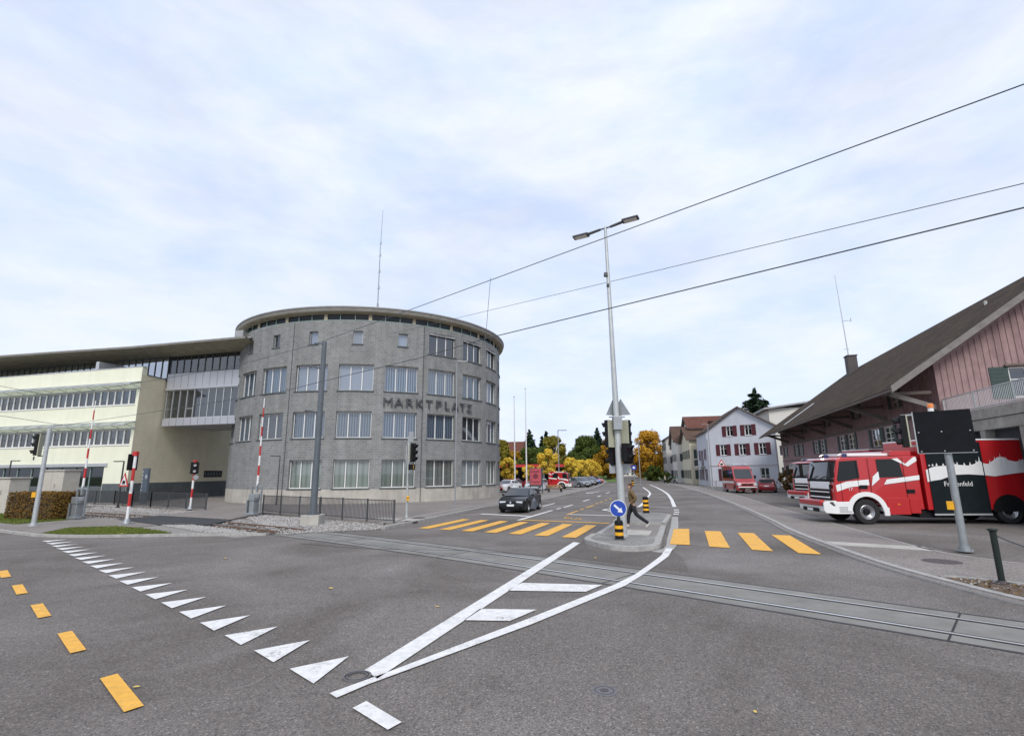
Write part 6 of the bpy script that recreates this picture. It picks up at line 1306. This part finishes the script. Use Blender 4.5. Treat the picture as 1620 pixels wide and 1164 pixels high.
        for x, z in ((.05, 1.62), (-1.95, 1.42)): g = MB(); g.box((x, s*(Wd+.02), z), (.34, .05, .16)); g.build('door_handle', 'black', t, bevel=.02)
        g = MB(); g.add([(1.81, s*1.06, .78), (1.81, s*1.06, .95), (1.45, s*(Wd+.012), .98), (1.35, s*(Wd+.012), .80), (1.815, s*.8, .8), (1.815, s*.8, .95)], [(0, 1, 2, 3), (0, 4, 5, 1)]); g.build('headlight', 'head_dark', t)
        g = MB(); [g.box((.95, s*(Wd+.005), .56+.09*k), (.5, .03, .03)) for k in range(3)]; g.build('step', 'galv', t)
        g = MB(); g.box((-1.35, s*(Wd-.03), .78), (.95, .1, .72)); g.box((-2.05, s*(Wd-.03), .80), (.42, .1, .66)); g.build('side_locker', 'f_red', t, bevel=.015)
        g = MB(); g.box((-1.35, s*(Wd+.025), .86), (.1, .02, .05)); g.build('side_marker', 'amber', t)
        g = MB(); g.box((1.42, s*(Wd+.16), 2.35), (.12, .16, .62)); g.tube([(1.15, s*Wd, 2.7), (1.42, s*(Wd+.14), 2.68)], .025, 6); g.build('wing_mirror', 'black', t, bevel=.03)
    # equipment body
    b = MB(); b.box((-5.45, 0, 2.12), (5.7, 2.48, 3.02)); b.box((-5.45, 0, 3.66), (5.7, 2.52, .07), mi=1); bx = b.build('equipment_body', ['f_red', 'f_white'], t, bevel=.02)
    for s in (1, -1):
        g = MB(); g.box((-4.0, s*1.245, 2.0), (2.3, .03, 3.1)); 
        for k in range(30): g.box((-4.0, s*1.262, .5+.1*k), (2.28, .006, .075))
        g.build('roller_shutter', 'f_dark', t)
        g = MB(); g.box((-4.0, s*1.26, .42), (2.4, .05, .07)); g.box((-2.83, s*1.26, 2.0), (.04, .04, 3.1), mi=1); g.box((-5.17, s*1.26, 2.0), (.04, .04, 3.1), mi=1); g.build('shutter_frame', ['galv_light', 'f_dark'], t)
        g = MB(); dz = -.28; y = s*1.272
        top = SKY; bt = SKYB[::-1]
        xs_ = sorted({x for x, z in SKY+SKYB}); it_ = lambda P, x: float(np.interp(x, [p[0] for p in P], [p[1] for p in P]))
        for xa, xb in zip(xs_[:-1], xs_[1:]):
            q = [(-xa, y, it_(bt, xa)+dz), (-xb, y, it_(bt, xb)+dz), (-xb, y, it_(top, xb)+dz), (-xa, y, it_(top, xa)+dz)]; g.quad(*(q if s > 0 else q[::-1]))
        for cx_, h_ in ((2.9, 2.86), (3.05, 2.9), (3.22, 2.93), (3.5, 2.92), (3.75, 2.95), (3.95, 3.02), (4.1, 2.98), (4.4, 2.94), (4.65, 2.96), (4.92, 3.06), (5.06, 3.22), (5.5, 3.05), (5.72, 3.2), (5.97, 3.34), (6.2, 3.2), (6.75, 3.1), (7.0, 3.15)): g.add([(-cx_-.05, y, 2.8+dz), (-cx_+.05, y, 2.8+dz), (-cx_, y, h_+dz)], [(0, 1, 2)])
        g.build('skyline_graphic', 'f_white', t)
        g = MB(); text_mesh(g, 'Frauenfeld', .29, .006, lambda x, yy, z, s=s: (-4.0+s*-1*x if s > 0 else -4.0+x, s*(1.275)+z*s, 1.72+yy)); g.build('lettering', 'f_white', t)
        g = MB(); text_mesh(g, '17', .2, .004, lambda x, yy, z, s=s: (.62-x if s > 0 else .62+x, s*(Wd+.004)+z*s, 1.52+yy)); g.build('number', 'f_white', t)
        A = arc(-6.0, wr, ar+.02, 180, 0, 14); g = MB()
        g.add([(x, s*1.262, z) for x, z in A], [tuple(range(len(A)))]); A2 = arc(-6.0, wr, ar+.10, 180, 0, 14); n = len(A); g.add([(x, s*1.27, z) for x, z in A]+[(x, s*1.27, z) for x, z in A2], [(i, i+1, n+i+1, n+i) for i in range(n-1)]); g.build('wheel_arch', 'black', t)
    b = MB(); b.box((-3.2, 0, .52), (8.6, 1.0, .26)); b.box((-3.1, 0, .42), (1.6, 2.1, .3)); b.build('chassis', 'black', t)
    b = MB(); b.box((-.75, 0, 3.05), (2.2, 1.7, .12)); b.box((-1.9, 0, 3.1), (.9, 2.1, .22), mi=1); b.build('roof_locker', ['f_white', 'f_red'], t, bevel=.02)
    b = MB()
    for y in (-.8, .8): b.tube([(.75, y, 3.02), (.6, y, 3.1), (-1.2, y, 3.14)], .03, 6)
    b.build('roof_rail', 'chrome', t)
    b = MB(); b.cyl((.45, .8, 2.92), (.45, .8, 3.12), .09, n=14); b.cyl((.45, -.8, 2.92), (.45, -.8, 3.12), .09, n=14); b.build('blue_beacon', 'bluelens', t, bevel=.02)
    b = MB(); b.box((1.87, 0, .60), (.012, .5, .12)); b.build('licence_plate', 'plate', t)
    for x in (0, -6.0):
        for s in (1, -1): wheel(t, x, s*(1.25-.17), wr, .32, s, truck=True)
    return t
fe = fire_engine('fire_engine', 'long red fire engine with black shutter and white town skyline, parked nearest the road', (15.85, 24.85, 0), rad(176.3))
fe2 = dup(fe, (20.6, 35.0, 0), rad(184), 'second red fire engine with white bumper, half hidden behind the nearest one')
fe3 = dup(fe, (6.9, 72.5, .1), rad(-16), 'old red truck with white wheel arch standing in the car park behind the advertising board'); fe3.scale = (.74, .74, .74); fe3['category'] = 'truck'; fe3.name = 'red_truck'
for ch in list(fe3.children):
    if ch.name.split('.')[0] in ('skyline_graphic', 'lettering', 'number', 'roller_shutter', 'shutter_frame', 'equipment_body'):
        for g_ in list(ch.children): bpy.data.objects.remove(g_)
        bpy.data.objects.remove(ch)
b = MB(); b.box((-4.9, 0, 1.15), (4.4, 2.3, .75)); b.build('load_bed', 'f_red', fe3, bevel=.03)
# red van
def make_van(label, loc, rz):
    t = thing('red_van', label, 'van', loc, rz); wr, ar = .35, .43; Wd = .99
    low = [(2.72, .25), (2.85, .4), (2.85, .75), (2.70, 1.02), (2.05, 1.22), (1.9, 1.3), (1.2, 2.35), (.9, 2.52), (.2, 2.58), (-2.7, 2.58), (-2.8, 2.45), (-2.85, 1.2), (-2.85, .4), (-2.75, .3)]
    xf, xr = 1.9, -1.75
    bot = [(xr-ar, .28)]+arc(xr, wr, ar, 195, -15, 10)+[(xr+ar, .28), (xf-ar, .28)]+arc(xf, wr, ar, 195, -15, 10)+[(xf+ar, .28)]
    yw = lambda x, z: Wd*(1-.10*max(0, (x-1.9)/.95)**2-.09*max(0, (z-1.2)/1.4))
    b = MB(); extrude_profile(b, low+bot, yw); o = b.build('body', 'p_red', t, bevel=.05, seg=3); tri_fix(o)
    b = MB(); P = [[Vector((x+.03-.03*y*y, y*.88*(yw(x, z)), z)) for y in np.linspace(-1, 1, 7)] for x, z in ((1.88, 1.36), (1.28, 2.26))]; b.add(P[0]+P[1], [(i, i+1, 8+i, 7+i) for i in range(6)]); b.build('windscreen', 'scar', t, smooth='all')
    b = MB(); b.box((2.87, 0, .82), (.05, 1.1, .16)); b.box((2.88, 0, .45), (.06, 1.5, .16)); b.build('grille', 'black', t, bevel=.02)
    b = MB(); disc(b, (2.90, 0, .84), (1, 0, .1), .09, .02, 16); b.build('badge', 'chrome', t)
    b = MB(); b.box((2.87, 0, .58), (.05, 1.75, .09)); b.build('bumper', 'f_white', t)
    for s in (1, -1):
        g = MB(); p = [(1.7, 1.38), (1.22, 2.18), (.45, 2.2), (.45, 1.38)]; q = [(x, s*(yw(x, z)+.007), z) for x, z in p]; g.poly(q); g.build('side_window', 'carglass', t)
        for x0, x1 in ((.3, -1.1), (-1.3, -2.6)): g = MB(); q = [(x, s*(yw(x, z)+.007), z) for x, z in ((x0, 1.38), (x0, 2.18), (x1, 2.18), (x1, 1.38))]; g.poly(q); g.build('side_window', 'carglass', t)
        g = MB(); q = [(x, s*(yw(x, z)+.006), z) for x, z in ((2.3, .92), (2.2, 1.1), (-2.84, 1.1), (-2.84, .88))]; g.poly(q); g.build('white_stripe', 'f_white', t)
        g = MB(); g.add([(2.86, s*.62, .72), (2.84, s*.62, .98), (2.58, s*(yw(2.5, 1)+.01), 1.04), (2.66, s*(yw(2.6, .8)+.01), .74), (2.86, s*.9, .72), (2.8, s*.9, .98)], [(0, 1, 5, 4), (4, 5, 2, 3)]); g.build('headlight', 'lamp_glass', t)
        g = MB(); g.box((1.75, s*(Wd+.13), 1.5), (.12, .2, .3)); g.build('wing_mirror', 'black', t, bevel=.03)
    b = MB(); b.box((.6, 0, 2.64), (.3, 1.5, .12)); b.build('light_bar', 'bluelens', t, bevel=.03)
    b = MB(); [b.box((x, 0, 2.68), (.05, 1.5, .05)) for x in (-.3, -1.2, -2.2)]; [b.box((-1.2, y, 2.72), (2.4, .04, .04)) for y in (-.7, .7)]; b.build('roof_rack', 'galv_light', t)
    b = MB(); b.box((2.9, 0, .42), (.015, .5, .12)); b.build('licence_plate', 'plate', t); b = MB(); b.box((0, 0, .5), (4.8, 1.5, .35)); b.build('underbody', 'black', t)
    for x in (xf, xr):
        for s in (1, -1): wheel(t, x, s*(Wd-.13), wr, .22, s)
    return t
make_van('red van with roof rack parked in front of the pale blue house', (25.2, 58.5, 0), rad(-98)).scale = (1.03, 1.05, 1.12)
# ------------------------------------------------------------------ people
def skin_mesh(name, verts, edges, m, parent, sub=2, root=0):
    me = bpy.data.meshes.new(name); me.from_pydata([v[:3] for v in verts], edges, []); me.materials.append(M[m]); o = bpy.data.objects.new(name, me); C.objects.link(o); o.parent = parent
    sk = o.modifiers.new('skin', 'SKIN'); sk.use_smooth_shade = True; me.skin_vertices.new() if not me.skin_vertices else None
    for i, v in enumerate(verts):
        sv = me.skin_vertices[0].data[i]; r = v[3]; sv.radius = r if isinstance(r, tuple) else (r, r); sv.use_root = (i == root)
    s = o.modifiers.new('sub', 'SUBSURF'); s.levels = sub; s.render_levels = sub; return o
def person(label, loc, rz, stride=1.0, top='jacket', legs='trousers', shoes='shoe', hair='hair', h=1.8, pockets=True, bag=None):
    """local +X is the walking direction, +Y the left side"""
    t = thing('person', label, 'person', loc, rz); k = h/1.8; S = stride
    hipL, hipR = (0, .10, .93), (0, -.10, .93); chest = (.03, 0, 1.28); neck = (.05, 0, 1.52)
    # rear leg (left) pushes off, front leg (right) is planted
    kneeL, ankL, toeL = (-.10*S, .10, .52), (-.50*S, .09, .16), (-.42*S, .09, .03); kneeR, ankR, toeR = (.14*S, -.10, .50), (.16*S, -.09, .09), (.34*S, -.10, .035)
    shL, shR = (.02, .20, 1.44), (.02, -.20, 1.44)
    if pockets: elL, haL, fiL = (-.12, .29, 1.16), (.10, .20, 1.0), (.15, .16, .98); elR, haR, fiR = (-.12, -.29, 1.16), (.10, -.20, 1.0), (.15, -.16, .98)
    else: elL, haL, fiL = (.10, .25, 1.17), (.26, .22, .98), (.30, .20, .92); elR, haR, fiR = (-.12, -.25, 1.17), (-.18, -.24, .93), (-.17, -.22, .86)
    def V(p, r): return (p[0]*k, p[1]*k, p[2]*k, r*k if not isinstance(r, tuple) else (r[0]*k, r[1]*k))
    vs = [V((0, 0, .96), (.125, .10)), V((.01, 0, 1.12), (.12, .095)), V(chest, (.145, .105)), V((.04, 0, 1.43), (.12, .085)), V(neck, .056), V((.075, 0, 1.585), .058), V((.085, 0, 1.66), (.078, .092)), V((.075, 0, 1.74), (.072, .086)), V((.07, 0, 1.785), .035),
          V(hipL, .088), V(kneeL, .056), V(ankL, .036), V(toeL, .034), V(hipR, .088), V(kneeR, .056), V(ankR, .036), V(toeR, .034), V(shL, .058), V(elL, .042), V(haL, .029), V(fiL, .032), V(shR, .058), V(elR, .042), V(haR, .029), V(fiR, .032)]
    es = [(0, 1), (1, 2), (2, 3), (3, 4), (4, 5), (5, 6), (6, 7), (7, 8), (0, 9), (9, 10), (10, 11), (11, 12), (0, 13), (13, 14), (14, 15), (15, 16), (3, 17), (17, 18), (18, 19), (19, 20), (3, 21), (21, 22), (22, 23), (23, 24)]
    body = skin_mesh('body', vs, es, 'skin', t)
    f = MB(); hd = Vector((.085, 0, 1.655))*k
    f.sphere(hd+Vector((.092, 0, -.012))*k, .016*k, 8, 0, 1.5)
    for s in (1, -1): f.sphere(hd+Vector((-.01, s*.083, -.01))*k, .022*k, 8, 0, 1.5)
    f.build('nose_and_ears', 'skin', body, smooth='all')
    f = MB()
    for s in (1, -1): f.sphere(hd+Vector((.084, s*.033, .025))*k, .010*k, 8, 0, .7)
    f.box(hd+Vector((.088, 0, -.052))*k, (.012*k, .045*k, .010*k)); f.build('eyes_and_mouth', 'hair', body)
    skin_mesh('hair', [V((.05, 0, 1.69), (.088, .095)), V((.06, 0, 1.755), (.088, .098)), V((.065, 0, 1.80), .045), V((.01, 0, 1.65), (.07, .06))], [(0, 1), (1, 2), (0, 3)], hair, t)
    jv = [V((0, 0, .90), (.165, .14)), V((.01, 0, 1.12), (.168, .142)), V(chest, (.195, .152)), V((.04, 0, 1.44), (.14, .115)), V((.05, 0, 1.53), .075), V(shL, .088), V(elL, .072), V(haL, .056), V(shR, .088), V(elR, .072), V(haR, .056)]
    skin_mesh('jacket', jv, [(0, 1), (1, 2), (2, 3), (3, 4), (3, 5), (5, 6), (6, 7), (3, 8), (8, 9), (9, 10)], top, t)
    tv = [V((0, 0, 1.0), (.145, .118)), V((0, 0, .93), (.145, .122)), V((0, .10, .86), .115), V(kneeL, .090), V((ankL[0], ankL[1], ankL[2]+.0), .070), V((0, -.10, .86), .115), V(kneeR, .090), V((ankR[0], ankR[1], ankR[2]+.03), .062)]
    skin_mesh('trousers', tv, [(0, 1), (1, 2), (2, 3), (3, 4), (1, 5), (5, 6), (6, 7)], legs, t)
    for a, q in ((ankL, toeL), (ankR, toeR)):
        av, tv_ = Vector(a), Vector(q); d = (tv_-av); hl = av+Vector((-.05, 0, -.05)) if a[2] < .12 else av-d*.25
        skin_mesh('shoe', [V(tuple(hl), (.045, .042)), V(tuple(av.lerp(tv_, .5)+Vector((.02, 0, -.01))), (.046, .045)), V(tuple(tv_+d.normalized()*.05), (.043, .032))], [(0, 1), (1, 2)], shoes, t, 2)
    if bag: f = MB(); f.box((-.14*k, -.02, 1.25*k), (.16, .3, .42)); f.build('backpack', bag, t, bevel=.05)
    return t
person('man in an olive brown jacket and black trousers striding left across the traffic island', (5.16, 22.9, .045), rad(174), 1.25, h=1.84)
person('far pedestrian in a beige top crossing the road in front of the cream house', (27.0, 93.0, 0), rad(180), 1.0, 'top_beige', h=1.72, pockets=False)
person('far pedestrian in a green coat walking just right of the one in beige', (28.4, 92.0, 0), rad(190), 1.1, 'coat_green', h=1.78, pockets=False, bag='coat_green')
# ------------------------------------------------------------------ trees, hedges, shrubs
def leaf_cloud(centres, n, size, flat=1.0):
    """n leaf clumps scattered through lumpy blobs; each clump is a bent pair of quads"""
    cs = np.array([c[:3] for c in centres]); rs = np.array([c[3] for c in centres]); p = rs**2; p = p/p.sum()
    idx = rng.choice(len(cs), n, p=p); d = rng.normal(size=(n, 3)); d /= np.linalg.norm(d, axis=1, keepdims=True)
    r = rs[idx]*(rng.uniform(.35, 1.0, n)**.55)*rng.uniform(.85, 1.18, n); P = cs[idx]+d*r[:, None]*np.array([1, 1, flat])
    nr = d+rng.normal(scale=.7, size=(n, 3)); nr /= np.linalg.norm(nr, axis=1, keepdims=True)
    a = np.cross(nr, rng.normal(size=(n, 3))); a /= np.linalg.norm(a, axis=1, keepdims=True); b = np.cross(nr, a)
    s = rng.uniform(.55, 1.3, n)*size; a *= s[:, None]; b *= (s*rng.uniform(.5, .9, n))[:, None]; bend = nr*(s*.25)[:, None]
    V = np.stack([P-a, P-b*.9+bend, P+a, P+b*.9+bend], 1).reshape(-1, 3); return V, np.arange(4*n).reshape(-1, 4)
def make_tree(name, label, loc, h, cw, m, n=5200, size=.22, trunk=.22, base=.28, seed=0, group=None, blobs=26, lean=0, cat='tree'):
    random.seed(100+seed); t = thing(name, label, cat, loc, 0, group); b = MB(); th = h*base
    pts = [Vector((0, 0, 0)), Vector((lean*.3, .05, th)), Vector((lean, 0, h*.62)), Vector((lean*1.2, .1, h*.88))]; rr = [trunk, trunk*.75, trunk*.4, trunk*.1]
    b.cyl((0, 0, -.1), (0, 0, .25), trunk*1.5, trunk*1.02, 10)
    for i in range(3): b.cyl(pts[i], pts[i+1], rr[i], rr[i+1], 9)
    cen = []
    for k in range(blobs):
        u = (k+.5)/blobs; z = th*.95+(h-th)*u; w_ = cw/2*math.sin(math.pi*min(1, .16+.80*u**.85))**.75; a = k*2.4+random.uniform(-.5, .5); rr_ = w_*random.uniform(.25, .98)
        c = Vector((lean*u+rr_*math.cos(a), rr_*math.sin(a), z*random.uniform(.97, 1.02))); br = cw*random.uniform(.08, .19)
        if z+br*.9 > h: c.z = h-br*.9
        cen.append((*c, br))
        if k % 2 == 0: s_ = pts[1].lerp(pts[2], random.random()*.9); b.cyl(s_, c, trunk*.28, trunk*.06, 6, caps=False)
    b.build('trunk', 'bark', t, smooth=True); V, F = leaf_cloud(cen, n, size, .85); fast_mesh('crown', V, F, m, t); return t
def make_conifer(name, label, loc, h, cw, n=6000, size=.2, seed=0, group=None, layers=24, gaps=.0):
    random.seed(300+seed); t = thing(name, label, 'tree', loc, 0, group); b = MB(); b.cyl((0, 0, -.1), (0, 0, h*.97), cw*.05, .02, 9); Vs = []; Fs = []; off = 0
    for k in range(layers):
        u = k/(layers-1); z = h*(.12+.86*u); R_ = cw/2*(1-u)**.8*random.uniform(.82, 1.1)+.12; nb = max(4, int(9*(1-u)+4))
        for j in range(nb):
            a = 2*math.pi*j/nb+k*.7+random.uniform(-.2, .2); L_ = R_*random.uniform(.75, 1.12); tip = Vector((L_*math.cos(a), L_*math.sin(a), z-L_*random.uniform(.05, .35)+random.uniform(-.5, .5)*h/layers)); st_ = Vector((0, 0, z+.05)); b.cyl(st_, tip, .05, .012, 5, caps=False)
            m_ = max(6, int(n/(layers*nb))); s = rng.uniform(.15, 1.05, m_)**.8; P = np.array(st_)+np.outer(s, np.array(tip-st_))+rng.normal(scale=(.08+.10*L_), size=(m_, 3))*np.array([1, 1, .8])
            d = np.array(tip-st_)/max(L_, .2); aa = d[None]*size*rng.uniform(.7, 1.3, (m_, 1))+rng.normal(scale=size*.35, size=(m_, 3)); bb = np.cross(d, [0, 0, 1])[None]*size*.45+rng.normal(scale=size*.25, size=(m_, 3))
            V = np.stack([P-aa, P-bb, P+aa-np.array([0, 0, size*.3]), P+bb], 1).reshape(-1, 3); Vs.append(V); Fs.append(np.arange(4*m_).reshape(-1, 4)+off); off += 4*m_
    b.build('trunk', 'bark', t, smooth=True); fast_mesh('crown', np.concatenate(Vs), np.concatenate(Fs), 'l_dark', t); return t
G1 = 'yellow trees of the car park'
for i, (x, y, h, w_, lab) in enumerate([(-.6, 72, 4.3, 2.6, 'small golden yellow tree right beside the round building edge'), (2.8, 84, 3.4, 2.8, 'small golden tree behind the flagpoles'), (5.7, 84, 6.0, 4.0, 'tallest golden yellow tree, left of the car park street lamp'), (10.2, 92, 4.8, 3.6, 'golden yellow tree just right of the car park street lamp'), (12.9, 98, 4.5, 4.0, 'golden yellow tree over the middle of the parked row'), (15.6, 104, 4.8, 4.4, 'golden yellow tree over the far end of the parked row')]):
    make_tree('yellow_tree', lab, (x, y, .1), h, w_, 'l_yel', 5200, .12, .10, .34, i, G1, 18)
big = [('broadleaf_tree', 'dark olive tree just right of the round building edge, far behind the car park', -2.5, 122, 10, 6, 'l_olive', 1), ('broadleaf_tree', 'green bushy tree behind the red and blue canopy', 4.5, 122, 8.2, 8, 'l_green', 2), ('broadleaf_tree', 'tall olive tree turning yellow left of the car park lamp', 10.7, 138, 12, 8.5, 'l_olive', 3), ('broadleaf_tree', 'large dark green round tree right of the car park lamp', 18.9, 138, 12, 11, 'l_green', 4), ('broadleaf_tree', 'orange brown turning tree between the dark green tree and the street lamp mast', 23.6, 130, 9, 7, 'l_mix', 5), ('broadleaf_tree', 'small turning tree behind the dark green round tree', 28, 150, 12, 7, 'l_mix', 6), ('broadleaf_tree', 'orange brown tree low on the left of the car park', 0.6, 128, 7.5, 6, 'l_mix', 7), ('broadleaf_tree', 'dark green tree low behind the yellow trees', 14.8, 128, 7.2, 6, 'l_green', 8), ('broadleaf_tree', 'green tree standing behind the canopy on its right', 8.0, 134, 9.0, 6, 'l_green', 13)]
for nm, lab, x, y, h, w_, m, s in big: make_tree(nm, lab, (x, y, -.1), h, w_, m, 11000, .23, .32, .2, s, 'trees behind the car park', 30)
make_tree('orange_tree', 'large glowing orange tree at the end of the house row', (37.2, 142, -.1), 13.6, 10, 'l_org', 13000, .24, .35, .12, 9, None, 34)
make_tree('shrub', 'dark green bush at the foot of the orange tree', (34.4, 128, -.1), 3.8, 5.5, 'l_green', 4500, .18, .1, .05, 10, None, 16, cat='shrub')
make_tree('shrub', 'small round clipped bush beside the house row', (33.0, 112, -.1), 2.3, 2.6, 'l_green', 1300, .14, .06, .05, 11, None, 12, cat='shrub')
make_tree('shrub', 'rust orange shrub right of the dark red hatchback at the timber building', (33.2, 62.5, 0), 2.5, 3.6, 'l_hedge', 2000, .13, .06, .05, 12, None, 14, cat='shrub')
for i, (x, y, h, w_, lab) in enumerate([(4.9, 150, 14.4, 8, 'dark conifer left of the olive tree, seen behind the flagpoles'), (9.4, 165, 13.6, 5, 'slim conifer peeping above the trees behind the flagpoles'), (10.9, 168, 15.4, 5, 'pointed conifer rising behind the olive tree'), (24.6, 150, 14.8, 7, 'conifer standing beside the large dark green tree')]):
    make_conifer('conifer', lab, (x, y, 0), h, w_, 6000, .3, i, 'conifers behind the car park')
make_conifer('conifer', 'large dark conifer rising above the roof of the pale blue house', (48.2, 101, 0), 18.0, 20.0, 11000, .32, 9, None, 20)
# far wood along the horizon
cen = []
random.seed(5)
for k in range(120): x = -150+300*k/119; cen.append((x, 205+random.uniform(-14, 14)+abs(x)*.1, 1.5+random.uniform(0, 2.2), random.uniform(3, 4.6)))
V, F = leaf_cloud(cen, 15000, .8, .95); o = fast_mesh('far_wood', V, F, 'l_olive'); o['kind'] = 'stuff'
V, F = leaf_cloud([(c[0]+3, c[1]+16, c[2]+2.5, c[3]) for c in cen], 11000, .9, .95); o = fast_mesh('far_wood', V, F, 'l_green'); o['kind'] = 'stuff'
# clipped hedge on the left
hg = thing('hedge', 'clipped hedge in autumn brown and green beside the left signal pole', 'hedge', (-26.6, 29.9, .06), rad(-18))
def hedge_cloud(L_, W_, H_, n, s):
    P = np.stack([rng.uniform(-L_/2, L_/2, n), rng.uniform(-W_/2, W_/2, n), rng.uniform(.05, H_, n)], -1)
    f = rng.integers(0, 5, n); P[f == 0, 0] = -L_/2; P[f == 1, 0] = L_/2; P[f == 2, 1] = -W_/2; P[f == 3, 1] = W_/2; P[f == 4, 2] = H_; P += rng.normal(scale=.035, size=(n, 3))
    a = rng.normal(size=(n, 3)); a /= np.linalg.norm(a, axis=1, keepdims=True); b = np.cross(a, rng.normal(size=(n, 3))); b /= np.linalg.norm(b, axis=1, keepdims=True); a *= s*rng.uniform(.6, 1.3, (n, 1)); b *= s*.6
    return np.stack([P-a, P-b, P+a, P+b], 1).reshape(-1, 3), np.arange(4*n).reshape(-1, 4)
V, F = hedge_cloud(3.7, 1.4, 1.42, 9000, .05); fast_mesh('foliage', V, F, 'l_hedge', hg)
b = MB()
for k in range(9): x = -1.6+.4*k; b.tube([(x, 0, 0), (x+.1, .2, .6), (x-.1, -.1, 1.2)], .03, 6)
b.box((0, 0, .7), (3.4, 1.1, 1.25)); b.build('stems', 'bark', hg)
